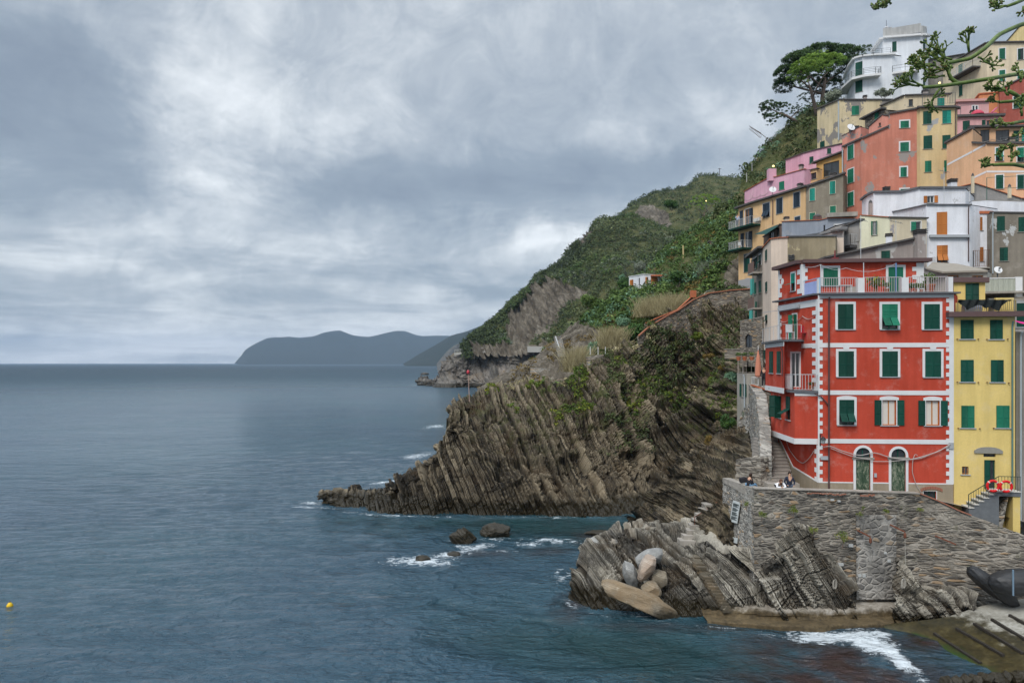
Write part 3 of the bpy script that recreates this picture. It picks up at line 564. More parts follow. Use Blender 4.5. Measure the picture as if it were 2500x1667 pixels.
def window(H, f, s0, z0, s1, z1, st, near=False):
    """surround, pane and shutters in an opening"""
    fr = st.get('frame'); fw = st.get('fw', .11); pitch = .07 if near else .16; mode = st.get('mode', 'closed'); arch = st.get('arch', 0)
    n3 = np.array((*f.n, 0)); d3 = np.array((*f.d, 0)); up = np.array((0, 0, 1.))
    m = MB(); o0 = -.10
    inner = st.get('inner', 'dark')
    # joinery in the opening
    jw = .05
    for a, b, c, d in ((s0, z0, s0+jw, z1), (s1-jw, z0, s1, z1), ((s0+s1)/2-jw*.6, z0+jw, (s0+s1)/2+jw*.6, z1-jw), (s0+jw, z0, s1-jw, z0+jw), (s0+jw, z1-jw, s1-jw, z1)): rect(m, f, a, b, c, d, -.155, o0)
    if fr:
        m.mi = 1
        t = .022
        if arch == 0 or True:
            rect(m, f, s0-fw, z0-.002, s0-.002, z1+(0 if not arch else -arch*(s1-s0)/2), -.05, t); rect(m, f, s1+.002, z0-.002, s1+fw, z1+(0 if not arch else -arch*(s1-s0)/2), -.05, t)
        if not arch: rect(m, f, s0-fw, z1+.002, s1+fw, z1+fw, -.05, t)
        else:
            r = (s1-s0)/2; c = (s0+s1)/2; h = arch*r; k = 12; zc = z1-h
            for i in range(k):
                a0, a1 = pi*i/k, pi*(i+1)/k
                q = [(c-r*cos(a0), zc+h*sin(a0)), (c-r*cos(a1), zc+h*sin(a1)), (c-(r+fw)*cos(a1), zc+(h+fw)*sin(a1)), (c-(r+fw)*cos(a0), zc+(h+fw)*sin(a0))]
                m.hexa([f.w(*p, .001) for p in q], [f.w(*p, t) for p in q])
        if st.get('seg'):                      # shallow curved cap over the surround
            k = 10; hh = st['seg']
            for i in range(k):
                xa, xb = (s0-fw)+(s1-s0+2*fw)*i/k, (s0-fw)+(s1-s0+2*fw)*(i+1)/k
                g = lambda x: hh*(1-((x-(s0+s1)/2)/((s1-s0)/2+fw))**2)
                q = [(xa, z1+fw), (xb, z1+fw), (xb, z1+fw+g(xb)+.004), (xa, z1+fw+g(xa)+.004)]
                m.hexa([f.w(*p, -.02) for p in q], [f.w(*p, t) for p in q])
    m.mi = 2
    if st.get('sill', True): rect(m, f, s0-fw*.9, z0-.06, s1+fw*.9, z0-.004, -.05, .07)
    W = m.build('window', [M_wood if inner in ('wood', 'curtain') else M_white if inner == 'white' else SH.get(st['col'], M_white), FRAMES.get(fr, M_white), FRAMES['stone'] if not near else M_grey], H)
    g = MB(); rect(g, f, s0+.02, z0+.02, s1-.02, z1-.02, -.158, -.125); g.build('pane', M_curtain if inner == 'curtain' else M_glass, W)
    S = SH[st['col']]; w = (s1-s0)/2; h = z1-z0; base = .012
    def lf(O, U, V, ww, hh, out):
        q = MB(); leaf(q, O, U, V, ww-.006, hh, pitch, out); q.build('shutter', S, W)
    if mode == 'closed':
        lf(f.w(s0+.003, z0, base), d3, up, w, h, n3); lf(f.w(s0+w+.003, z0, base), d3, up, w, h, n3)
    elif mode == 'tilt':                        # the lower halves pushed out
        a = R(st.get('ang', 40)); hl = h*st.get('low', .45); zt = z0+hl+.02
        for k in (0, 1):
            lf(f.w(s0+w*k+.003, zt, base), d3, up, w, h-hl-.02, n3)
            V = -up*cos(a)+n3*sin(a); o = f.w(s0+w*k+.02, zt-.02, base+.02); lf(o, d3, V, w-.04, hl*.92, n3*cos(a)+up*sin(a))
            if not st.get('nob'):
                pass
    elif mode == 'open':                        # both leaves folded back on the wall
        a = st.get('fold', .03); ww = w*st.get('lw', 1.0)
        lf(f.w(s0-fw*.4-ww, z0, .03), d3, up, ww, h, n3); lf(f.w(s1+fw*.4, z0, .03), d3, up, ww, h, n3)
    elif mode == 'ajar':                        # leaves standing out from the wall
        for o, sg in ((s0, -1), (s1, 1)):
            U = d3*sg*cos(R(68))+n3*sin(R(68)); lf(f.w(o, z0, .02), U, up, w, h, np.cross(U, up)*(-1))
    elif mode == 'left':
        lf(f.w(s0, z0, base), d3, up, w, h, n3)
    elif mode == 'door':
        pass
    return W
def railing(name, pts, h, mat, parent, gap=.12, r=.012, rails=(1.0,), pickets=True, post=1.5, pr=.022):
    m = MB(); pts = [np.array(p, float) for p in pts]; up = np.array((0, 0, h))
    for a, b in zip(pts, pts[1:]):
        L = np.linalg.norm(b-a)
        for q in rails: m.bar(a+up*q, b+up*q, pr*1.6)
        if pickets:
            m.bar(a+up*.08, b+up*.08, pr)
            n = max(1, int(L/gap))
            for i in range(1, n): p = a+(b-a)*i/n; m.bar(p+up*.08, p+up*.98, r*1.7)
        n = max(1, int(round(L/post)))
        for i in range(n+1): p = a+(b-a)*i/n; m.bar(p, p+up*1.0, pr*2)
    return m.build(name, mat, parent)
def balcony(H, f, reg, u0, v0, u1, v1, out=1.1, h=.95, rail=M_iron, slab=M_slate, th=.14, pick=True, name='balcony', gap=.16):
    (pa, ya), (pb, yb) = rp(reg, u0, v0), rp(reg, u1, v1); sa, za = f.sz(pa, ya); sb, zb = f.sz(pb, yb); z = (za+zb)/2
    m = MB(); rect(m, f, sa, z-th, sb, z, .005, out); o = m.build(name, slab, H)
    railing('railing', [f.w(sa+.04, z, .03), f.w(sa+.04, z, out-.05), f.w(sb-.04, z, out-.05), f.w(sb-.04, z, .03)], h, rail, o, gap=gap, rails=(1., .55) if not pick else (1.,), pickets=pick)
    return o
HOUSES = {}
VY, VZ, VX = (50, 58, 68, 80, 92, 104, 116, 135), (6, 9, 17, 24, 31, 40, 48, 50), (27, 25, 24.5, 28, 36, 41, 46, 50)
def house(name, label, reg, verts, mat, wins=(), back=7., eave='slate', over=.28, eth=.14, group='houses stacked up the hillside', near=False, cat='house', noroof=False, into=None, wname='wall', grounded=True):
    """verts: (u, Y, vtop, vbottom) left to right; wins: (u0, v0, u1, v1, style dict)"""
    vs = []
    for q in verts:
        u, Y, vt, vb = q[:4]; px, pt = rp(reg, u, vt); _, pb = rp(reg, u, vb); vs.append(dict(px=px, Y=Y, pt=pt, pb=pb))
    if grounded and into is None:
        for q in vs:                             # stand on the hillside, not in the air
            Y = q['Y']; x = (q['px']-CX)/F*Y; gx = np.interp(Y, VY, VX); gz = np.interp(Y, VY, VZ)-1
            if x > gx-3: q['pb'] = max(q['pb'], HY+(EYE-gz)/Y*F)
    faces = [Face(a, b) for a, b in zip(vs, vs[1:])]
    base = min(min(f.zb) for f in faces); c = np.mean([f.A for f in faces]+[faces[-1].B], axis=0)
    H = into or empty(name, (c[0], c[1]+1, base), label, cat, group)
    ops = [[] for _ in faces]; todo = []
    for w in wins:
        st = w[4]; rg = st.get('reg', reg); a0, b0 = rp(rg, w[0], w[1]); a1, b1 = rp(rg, w[2], w[3]); cx = (a0+a1)/2
        k = st.get('face', min(range(len(faces)), key=lambda i: 0 if faces[i].pxs[0] <= cx <= faces[i].pxs[1] else min(abs(cx-faces[i].pxs[0]), abs(cx-faces[i].pxs[1]))))
        f = faces[k]; s0, zt0 = f.sz(a0, b0); s1, zb1 = f.sz(a1, b1); m_, zt = f.sz(cx, b0); _, zb = f.sz(cx, b1)
        s0, s1 = max(s0, .03), min(s1, f.L-.03)
        if s1-s0 < .1: continue
        ops[k].append((s0, zb, s1, zt, st.get('arch', 0))); todo.append((f, s0, zb, s1, zt, st))
    m = MB()
    for f, o in zip(faces, ops): wallface(m, f, o)
    pts = [f.A for f in faces]+[faces[-1].B]; zt = [f.zt[0] for f in faces]+[faces[-1].zt[1]]
    chord = pts[-1]-pts[0]; cl = np.linalg.norm(chord); bn = -np.array((chord[1], -chord[0]))/cl
    # close the body behind
    b0 = pts[0]+bn*back; b1 = pts[-1]+bn*back
    lo = base
    for p, q, za, zb in ((pts[-1], b1, zt[-1], zt[-1]), (b1, b0, zt[-1], zt[0]), (b0, pts[0], zt[0], zt[0])):
        m.face([(p[0], p[1], lo), (q[0], q[1], lo), (q[0], q[1], zb), (p[0], p[1], za)])
    # a rear panel to every room opening so that no light leaks
    for f, o in zip(faces, ops):
        for q in o: m.face([f.w(q[0], q[1], -.161), f.w(q[2], q[1], -.161), f.w(q[2], q[3], -.161), f.w(q[0], q[3], -.161)])
    Wl = m.build(wname, mat, H)
    if not noroof:
        r = MB(); m2 = MB(); E = {'slate': M_slate, 'brown': M_brown, 'tile': M_tile, 'lead': M_lead, 'white': M_white, 'none': M_conc, 'pink': plain('pink_slab', (.55, .30, .27), .8)}[eave]
        ov = over if eave != 'none' else .02
        for i, f in enumerate(faces):
            a = -ov if i == 0 else 0; b = f.L+(ov if i == len(faces)-1 else 0)
            sl = (f.zt[1]-f.zt[0])/f.L
            if abs(sl) > 1.5: continue
            za, zb = f.zt[0]+sl*a, f.zt[1]+sl*(b-f.L)
            r.hexa([f.w(a, za, -.30), f.w(b, zb, -.30), f.w(b, zb, ov), f.w(a, za, ov)], [f.w(a, za+eth, -.30), f.w(b, zb+eth, -.30), f.w(b, zb+eth, ov), f.w(a, za+eth, ov)])
        for f in faces:                          # one flat cap per stretch of wall, a side wall at every step in the roofline
            A3 = [(p[0], p[1], z+eth*.7) for p, z in ((f.A, f.zt[0]), (f.B, f.zt[1]), (f.B+bn*back, f.zt[1]), (f.A+bn*back, f.zt[0]))]
            if abs((f.zt[1]-f.zt[0])/f.L) > 1.5:
                m2.face([(f.A[0], f.A[1], f.zt[0]), (f.B[0], f.B[1], f.zt[1]), (f.B[0]+bn[0]*back, f.B[1]+bn[1]*back, f.zt[1]), (f.A[0]+bn[0]*back, f.A[1]+bn[1]*back, f.zt[0])])
            else: r.face(A3)
        if m2.v: m2.build('step_wall', mat, H)
        rf = r.build('roof', E, H)
    for f, s0, z0, s1, z1, st in todo: window(H, f, s0, z0, s1, z1, st, near)
    H_ = dict(o=H, faces=faces, roof=None if noroof else rf, reg=reg); HOUSES[name+str(len(HOUSES))] = H_
    return H_
def G_(col='green', frame=None, mode='closed', **k): return dict(col=col, frame=frame, mode=mode, **k)
def pipe(H, f, reg, u, v0, v1, mat=M_pipe, r=.05, out=.09, name='downpipe'):
    px, p0 = rp(reg, u, v0); _, p1 = rp(reg, u, v1); s, a = f.sz(px, p0); _, b = f.sz(px, p1)
    m = MB(); m.tube([f.w(s, a, out*2.2), f.w(s, a-.25, out), f.w(s, b, out)], r, 8); return m.build(name, mat, H)
def chimney(H, px, py0, py1, Y, w, mat, roof=None, style='stack'):
    a = P(px, py0, Y); b = P(px, py1, Y); m = MB(); m.box(((a[0]), Y+w/2, (a[2]+b[2])/2), (w, w, a[2]-b[2]))
    o = m.build('chimney', mat, roof or H); m = MB()
    if style == 'stack':
        for k in range(3): m.box((a[0], Y+w/2, a[2]+.07+.13*k), (w*1.25, w*1.25, .05))
        for sx in (-1, 1):
            for sy in (-1, 1): m.box((a[0]+sx*w*.45, Y+w/2+sy*w*.45, a[2]+.2), (.07, .07, .40))
    elif style == 'pot': m.lathe((a[0], Y+w/2, a[2]), [(w*.6, 0), (w*.6, .1), (w*.35, .25), (.05, .32)], 10)
    m.build('chimney_cap', M_slate, H)
    return o
# ------------------------------------------------------------------ the houses, farthest first
C_cream = plaster('cream_render', (.66, .56, .40), .25, None, 0, 1); C_salmon = plaster('salmon_render', (.56, .215, .15), .22, (.30, .27, .25), .28, 2)
C_salmonl = plaster('light_salmon_render', (.62, .27, .21), .2, (.30, .27, .25), .2, 2.5)
C_yellow = plaster('pale_yellow_render', (.66, .50, .27), .22, (.36, .36, .36), .22, 3); C_pink = plaster('pink_render', (.64, .36, .36), .2, None, 0, 4); C_lilac = plaster('lilac_pink_render', (.66, .37, .46), .2, (.38, .26, .24), .16, 5)
C_orange = plaster('orange_render', (.60, .24, .11), .2, None, 0, 6); C_red2 = plaster('brick_red_render', (.36, .10, .075), .3, None, 0, 7); C_peach = plaster('peach_render', (.68, .42, .25), .18, None, 0, 8)
C_ochre = plaster('ochre_render', (.62, .36, .12), .25, None, 0, 9); C_apricot = plaster('apricot_render', (.70, .46, .24), .15, None, 0, 10); C_taupe = plaster('bare_cement_render', (.25, .22, .17), .3, None, 0, 11)
C_blue = plaster('blue_grey_render', (.28, .31, .36), .2, (.42, .41, .40), .1, 12); C_olive = plaster('olive_render', (.30, .25, .165), .35, (.42, .36, .22), .22, 13); C_bone = plaster('bone_render', (.66, .54, .44), .2, None, 0, 14)
C_white = plaster('white_render', (.72, .73, .77), .2, (.50, .50, .51), .1, 15); C_lemon = plaster('pale_lemon_render', (.72, .70, .52), .15, None, 0, 16); C_buff = plaster('flaking_buff_render', (.60, .52, .38), .2, (.32, .30, .31), .38, 17)
C_grey = plaster('mottled_grey_render', (.33, .29, .27), .3, (.42, .41, .39), .3, 18); C_patch = plaster('patched_brown_render', (.24, .21, .17), .3, (.46, .46, .45), .26, 19); C_damp = plaster('damaged_cream_render', (.60, .50, .32), .3, (.24, .22, .20), .42, 20)
C_deco = plaster('whitewashed_render', (.70, .73, .77), .12, None, 0, 21); C_ygold = plaster('gold_yellow_render', (.70, .53, .19), .14, None, 0, 22)
def stone_mat(name, c1, c2, mortar, sx=3.2, sz=6.5, rot=0, moss=0., mwid=.06, white=0.):
    t = NT(name); x, y, z = t.xyz(); cm = t.n('ShaderNodeCombineXYZ'); t.put(cm.inputs[0], t.m('ADD', x, t.m('MULTIPLY', y, 1.0))); t.put(cm.inputs[1], t.m('MULTIPLY', y, .0)); t.put(cm.inputs[2], z)
    wob = t.n('ShaderNodeTexNoise'); t.put(wob.inputs['Vector'], cm.outputs[0]); wob.inputs['Scale'].default_value = 1.7; wob.inputs['Detail'].default_value = 3
    ad = t.n('ShaderNodeVectorMath', operation='MULTIPLY_ADD'); t.put(ad.inputs[0], wob.outputs['Color']); ad.inputs[1].default_value = (.25, 0, .16); t.put(ad.inputs[2], cm.outputs[0])
    v = t.mapv(ad.outputs[0], (sx, 1, sz), (0, R(rot), 0))
    q = t.n('ShaderNodeTexVoronoi', feature='F1'); t.put(q.inputs['Vector'], v); q.inputs['Scale'].default_value = 1; q.inputs['Randomness'].default_value = .85
    e = t.n('ShaderNodeTexVoronoi', feature='DISTANCE_TO_EDGE'); t.put(e.inputs['Vector'], v); e.inputs['Scale'].default_value = 1; e.inputs['Randomness'].default_value = .85
    cs = t.n('ShaderNodeSeparateColor'); t.put(cs.inputs[0], q.outputs['Color']); n = t.noise(9, 5, .7); big = t.noise(.6, 5, .6)
    k = t.m('ADD', t.m('MULTIPLY', cs.outputs[0], .6), t.m('MULTIPLY', n, .4)); col = t.ramp(k, [(.15, c1), (.6, tuple((a+b)/2 for a, b in zip(c1, c2))), (.9, c2)])
    warm = t.mix(t.rng(cs.outputs[1], .82, .95, 0, .6), col, (c2[0]*1.15, c2[1]*.85, c2[2]*.55))
    ed = t.rng(t.m('ADD', e.outputs['Distance'], t.m('MULTIPLY', t.m('SUBTRACT', n, .5), .12)), mwid*.3, mwid*2.2)
    mort = t.mix(t.rng(big, .4, .62), mortar, tuple(a*.45 for a in mortar)); col = t.mix(ed, mort, warm)
    big2 = t.noise(.35, 6, .65, t.mapv(t.pos, loc=(3, 1, 6))); col = t.mix(t.rng(big2, .52, .66, 0, .65), col, tuple(a*.95 for a in mortar))
    if moss: col = t.mix(t.rng(t.noise(.9, 6, .7, t.mapv(t.pos, loc=(7, 7, 1))), .60, .68, 0, moss), col, (.07, .08, .025))
    t.bump(t.m('ADD', t.m('MULTIPLY', t.rng(e.outputs['Distance'], 0, .22), 1.0), t.m('ADD', t.m('MULTIPLY', cs.outputs[2], .5), t.m('MULTIPLY', n, .4))), .9, .06)
    return t.done(col, .92, .15)
M_stone = stone_mat('rubble_stone', (.060, .056, .052), (.34, .30, .25), (.34, .31, .265), 1.7, 6.0, moss=.4)
M_stonel = stone_mat('pale_rubble_stone', (.14, .135, .125), (.42, .40, .36), (.44, .42, .38), 3.4, 5.0, moss=.2)
M_tower = stone_mat('tower_stone', (.08, .07, .06), (.36, .32, .26), (.22, .19, .16), 3.0, 5.0)
gr = 'houses stacked up the hillside'
# white rounded house on the hilltop
h = house('villa', 'white villa with rounded left wing and curved balcony, on the hilltop beside the pines', 1,
    [(880, 128, 650, 850), (900, 125.3, 600, 840), (925, 122.3, 545, 840), (965, 119.6, 487, 835), (1030, 118.7, 470, 830), (1110, 118.2, 462, 830), (1268, 117.8, 455, 820)], C_deco,
    [(968, 510, 1026, 620, G_('green', arch=.35)), (968, 664, 1026, 757, G_('green', arch=.3))], eave='white', over=.4, eth=.25, group=None)
V = h['o']; fw = h['faces']
m = MB(); a = [f.w(0, 0) for f in fw]+[fw[-1].w(fw[-1].L, 0)]
zc = fw[-1].sz(*rp(1, 1150, 625))[1]; line = [fw[i].w(0, zc, 0) for i in range(1, 6)]+[fw[5].w(fw[5].L*.28, zc, 0)]; lo = [fw[i].w(0, zc, 1.3) for i in range(1, 6)]+[fw[5].w(fw[5].L*.28, zc, 1.3)]
for i in range(5): m.hexa([line[i]-(0, 0, .35), line[i+1]-(0, 0, .35), lo[i+1]-(0, 0, .35), lo[i]-(0, 0, .35)], [line[i], line[i+1], lo[i+1], lo[i]])
b = m.build('balcony', M_white, V); railing('railing', lo+[line[-1]], 1.0, M_iron, b, pickets=False, rails=(1., .75, .5, .25))
zt = fw[-1].zt[1]+.25; top = [fw[i].w(0, zt, .1) for i in range(1, 6)]+[fw[5].w(fw[5].L*.92, zt, .1)]
railing('railing', top, .9, M_iron, V, pickets=False, rails=(1., .66, .33))
h2 = house('villa', 'tall white tower block with rounded right corner and flat parapet, highest on the hill', 1,
    [(1125, 124, 418, 520), (1195, 119.5, 322, 860), (1268, 118.9, 318, 860), (1505, 117.2, 300, 860), (1522, 117.3, 300, 860), (1538, 117.8, 302, 860), (1548, 118.6, 305, 860), (1552, 120, 310, 860)], C_deco,
    [(1253, 345, 1305, 425, G_()), (1268, 500, 1305, 602, G_()), (1510, 325, 1543, 406, G_()), (1510, 482, 1543, 562, G_()), (1512, 635, 1543, 700, G_()), (1310, 655, 1335, 752, G_()), (1272, 660, 1306, 752, G_(mode='door'))], eave='white', over=.55, eth=.3, group=None)
V = h2['o']; f = h2['faces'][2]; balcony(V, f, 1, 1266, 602, 1478, 600, 1.3, 1.0, M_iron, M_white, .3, False)
f1 = h2['faces']; m = MB()
for f in f1[1:]: rect(m, f, 0, f.zt[0]+.3, f.L, f.zt[0]+1.7, -.25, .05)
m.build('parapet', plaster('stained_parapet', (.50, .50, .49), .5), V)
m = MB(); p = P(*rp(1, 1222, 268), 121); m.tube([p, p+np.array((0, 0, 2.0))], .04, 5); m.build('mast', M_iron, V)
house('house', 'low grey house with dark sloping roof between the white tower and large cream house', 'd', [(75, 126, 935, 1200), (640, 121, 840, 1200)], plaster('weathered_boards', (.30, .28, .25)), [(150, 955, 215, 1010, G_('dark', mode='door'))], group=gr)
house('house', 'yellow gabled house at the top right corner, only its steep gable showing', 'd', [(1290, 113, 655, 760), (1500, 112, 415, 760), (1620, 111.5, 340, 760)], plaster('straw_render', (.68, .55, .28)), [], group=gr, eave='slate', over=.15)
h = house('house', 'large cream house high at the right edge with one balcony on its left wall', 'd', [(330, 108.8, 1055, 1560), (1000, 100, 665, 1560), (1640, 98.5, 655, 1560)], C_cream,
    [(1190, 745, 1278, 912, G_('mid', 'white')), (1474, 748, 1560, 918, G_('green', 'white', 'left')), (1190, 1078, 1278, 1246, G_('mid', 'white')), (1468, 1078, 1556, 1246, G_('mid', 'white')), (566, 990, 628, 1190, G_('mid')), (576, 1310, 626, 1470, G_('green'))])
balcony(h['o'], h['faces'][0], 'd', 530, 1220, 905, 1010, 1.2, 1.0, M_pale_iron, M_slate, .18)
h = house('house', 'brick red house at the right edge behind the green stalks', 1, [(2150, 96, 735, 1010), (2360, 94.5, 630, 1010), (2480, 94, 650, 1010)], C_red2, [(2264, 792, 2333, 888, G_('green', 'white', face=0))], eave='lead', over=.2)
h = house('house', 'bright orange house with sloping tiled roof behind the pink terrace', 1, [(1957, 98.5, 812, 1000), (1987, 97.6, 775, 1000), (2140, 96.6, 762, 1000), (2228, 96.2, 768, 1000)], C_orange, [], eave='tile', over=.15, back=4)
h = house('house', 'cream house with flaking cut-away gable and a teal door onto a roof terrace', 1, [(1190, 102.5, 868, 960), (1370, 100, 788, 960), (1735, 99, 775, 960)], plaster('flaking_cream_render', (.62, .52, .36), .25, (.34, .31, .27), .25, 30), [(1640, 805, 1697, 872, G_('teal')), (1405, 815, 1440, 872, G_('dark', mode='door'))])
h = house('house', 'damaged cream house with blistered left wall and one green shuttered window below the white villa', 1, [(655, 109, 898, 1230), (838, 105, 822, 1230), (1262, 103.5, 822, 1230)], [C_damp][0],
    [(938, 870, 997, 944, G_('mid')), (680, 1160, 716, 1215, G_('green')), (915, 1032, 1000, 1120, G_('dark', mode='door'))], eave='slate', over=.2)
pipe(h['o'], h['faces'][0], 1, 834, 830, 1150, M_gpipe, .09)
house('house', 'small grey stone house with slate roof squeezed behind the salmon house', 1, [(1047, 98, 975, 1100), (1185, 95, 905, 1100)], M_tower, [(1128, 918, 1160, 975, G_('mid'))], over=.5, eth=.2)
h = house('house', 'pink house with a roof terrace of red parasols, right of the yellow block', 1, [(1803, 92, 965, 1110), (2165, 90.5, 955, 1110)], C_pink,
    [(1848, 992, 1905, 1068, G_()), (2005, 985, 2035, 1026, G_()), (2042, 985, 2100, 1026, G_('brown', mode='door', inner='wood')), (2112, 980, 2145, 1022, G_())], eave='slate', over=.35, eth=.28)
PK = h
f = h['faces'][0]; zt = f.zt[0]+.3
railing('railing', [f.w(.4, zt, -.1), f.w(f.L*.93, zt, -.1)], 1.15, M_iron, h['o'], pickets=False, rails=(1.,), post=4)
house('house', 'pale pink flat roofed rooftop room at the back of the parasol terrace', 1, [(1808, 96.5, 840, 960), (2062, 95.5, 832, 960)], C_pink, [(1928, 870, 1942, 916, G_('navy', 'white')), (1955, 870, 1968, 916, G_('navy', 'white'))], eave='pink', over=.3, eth=.3, back=3)
# yellow block and the tall salmon house
h = house('house', 'tall pale yellow house of three storeys joined to the right side of the salmon house', 1, [(1500, 86.4, 890, 1500), (1790, 85.4, 886, 1500), (1803, 88, 900, 1500)], C_yellow,
    [(1523, 913, 1591, 1019, G_()), (1681, 906, 1751, 1013, G_('teal')), (1526, 1113, 1597, 1221, G_()), (1681, 1109, 1747, 1217, G_()), (1538, 1319, 1591, 1411, G_('mid')), (1695, 1316, 1740, 1409, G_('mid'))], over=.35, eth=.2, back=5)
pipe(h['o'], h['faces'][0], 1, 1786, 896, 1110)
f = h['faces'][0]; zt = f.zt[0]+.2
railing('railing', [f.w(.2, zt, .1), f.w(f.L*.98, zt, .1)], 1.3, M_iron, h['o'], gap=.25, rails=(1.,), post=2)
h = house('house', 'small salmon rooftop room with tiny opening behind the sloping roof of the salmon house', 1, [(1080, 92, 1040, 1130), (1188, 90.5, 945, 1130), (1240, 90.2, 952, 1130)], C_salmonl, [(1160, 1008, 1176, 1036, G_('dark', mode='door'))], over=.12, back=3)
h = house('house', 'tall salmon pink house with grey bare patches and white framed green shutters', 1, [(872, 91.2, 1208, 1790), (1022, 88, 1140, 1790), (1240, 87.5, 1042, 1600), (1243, 87.5, 938, 1600), (1500, 86.8, 892, 1600)], C_salmon,
    [(906, 1192, 954, 1306, G_('mid', 'white')), (906, 1386, 954, 1500, G_('mid', 'white')), (906, 1577, 954, 1690, G_('mid', 'white')), (1338, 993, 1406, 1050, G_('mid', 'white', fw=.16)), (1336, 1168, 1406, 1242, G_('mid', 'white', fw=.16)), (1338, 1372, 1388, 1450, G_('mid', 'white', fw=.16)), (1338, 1550, 1402, 1600, G_('mid', 'white', fw=.16))], over=.18, eth=.2)
pipe(h['o'], h['faces'][0], 1, 868, 1215, 1760, M_gpipe, .08); SAL = h
h = house('house', 'salmon rooftop terrace parapet with open door and dish, left of the salmon house roof', 1, [(860, 95, 1118, 1190), (1010, 93, 1040, 1180)], C_salmonl, [], eave='brown', over=.05, eth=.08, back=3)
# lilac pink and ochre houses down the left edge
h = house('house', 'plain lilac pink house below the prickly bank, upper of the two lilac pink houses', 1, [(397, 101.5, 1312, 1620), (542, 98, 1258, 1640), (700, 96.5, 1215, 1640), (860, 95.5, 1180, 1640)], C_lilac, [(592, 1285, 624, 1341, G_()), (736, 1217, 769, 1261, G_())], over=.15, eth=.1, back=5)
h = house('house', 'low lilac pink terrace house with red stain and dish above the apricot facade', 2, [(60, 104, 228, 345), (265, 99, 112, 310), (318, 98, 108, 300), (550, 94.5, 45, 250)], C_lilac, [(344, 146, 385, 213, G_('mid', face=2))], eave='tile', over=.12, eth=.06, back=4); LIL = h
m = MB(); p = P(*rp(2, 290, 120), 98.3); m.box(p+np.array((0, .4, .5)), (1.0, .8, 1.6)); m.build('chimney', C_lilac, h['o'])
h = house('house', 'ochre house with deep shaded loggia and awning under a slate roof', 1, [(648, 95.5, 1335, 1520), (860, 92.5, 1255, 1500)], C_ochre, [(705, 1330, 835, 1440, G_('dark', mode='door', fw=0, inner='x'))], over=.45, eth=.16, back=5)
h = house('house', 'small ochre wing with a green window at the edge of the ochre loggia', 1, [(540, 96, 1412, 1580), (652, 94.2, 1385, 1560)], C_apricot, [(592, 1418, 648, 1470, G_('dark', mode='door'))], over=.2, eth=.1, back=4)
h = house('house', 'bare brown-grey cement house with teal shutters between the apricot and salmon houses', 2, [(557, 91.6, 195, 520), (868, 89, 88, 520)], C_taupe,
    [(593, 202, 637, 303, G_('teal', 'cream', fw=.05)), (758, 143, 804, 247, G_('teal', 'cream', fw=.05)), (593, 402, 639, 465, G_('mid', 'cream', fw=.05)), (760, 346, 808, 440, G_('mid', 'cream', 'tilt', fw=.05, ang=50))], over=.25, eth=.22)
h = house('house', 'long apricot house with navy shutters, its left end carrying two balconies over the garden cliff', 2, [(10, 103.2, 366, 1030), (130, 100.2, 325, 1030), (556, 91.5, 196, 1080)], C_apricot,
    [(212, 324, 265, 438, G_('navy', 'grey', 'tilt', ang=25)), (323, 284, 370, 407, G_('navy', 'grey')), (463, 237, 512, 357, G_('navy', 'grey')), (473, 434, 515, 480, G_('navy', 'grey')), (64, 372, 106, 502, G_('navy', 'white', mode='door', inner='wood')), (107, 362, 134, 500, G_('navy')), (20, 385, 48, 516, G_('navy')),
     (28, 570, 55, 690, G_('navy')), (62, 560, 96, 688, G_('navy', mode='door', inner='white')), (98, 552, 124, 686, G_('navy')), (57, 742, 102, 886, G_('green', 'grey')), (70, 944, 94, 1002, G_('dark', 'grey', 'door'))], over=.45, eth=.22); APR = h
f = h['faces'][0]; balcony(h['o'], f, 2, -5, 528, 190, 512, 1.5, 1.0, M_pale_iron, SH['green'], .2); balcony(h['o'], f, 2, -5, 712, 118, 690, 1.5, 1.0, M_pale_iron, SH['green'], .2)
m = MB(); rect(m, f, 0, f.zb[0]-.5, f.L, f.zb[0]+1.3, .001, .03); m.build('plinth', plain('grey_plinth', (.33, .33, .34), .9), h['o'])
pipe(h['o'], h['faces'][1], 2, 295, 295, 500); m = MB(); f = h['faces'][0]
f = h['faces'][1]; s, z = f.sz(*rp(2, 150, 480)); s2, z2 = f.sz(*rp(2, 198, 440)); m = MB(); rect(m, f, s, z, s2, z2, .02, .4); m.lathe(f.w((s+s2)/2-.1, (z+z2)/2, .41), [(.26, 0), (.26, .02)], 14, (*f.n, 0)); m.build('air_conditioner', plain('white_casing', (.62, .6, .56), .5), h['o'])
# awning and brown verandah
h = house('house', 'brown verandah lean-to under a dark green awning beside the blue-grey wall', 2, [(215, 86, 600, 640), (350, 82, 500, 640)], plaster('brown_render', (.17, .12, .10)), [(262, 560, 300, 620, G_('dark', mode='door')), (320, 525, 345, 600, G_('dark', mode='door'))], over=.1, eth=.1, back=3)
a = [P(*rp(2, 145, 578), 85.5), P(*rp(2, 330, 500), 84), P(*rp(2, 335, 512), 82), P(*rp(2, 235, 578), 82)]
m = MB()
for i in range(8):
    t0, t1 = i/8, (i+1)/8; L = [a[0]*(1-t)+a[1]*t for t in (t0, t1)]; Q = [a[3]*(1-t)+a[2]*t for t in (t0, t1)]; m.hexa([L[0], L[1], Q[1], Q[0]], [p+np.array((0, 0, .03)) for p in (L[0], L[1], Q[1], Q[0])])
m.build('awning', plain('green_canvas', (.008, .05, .042), .8), h['o'])
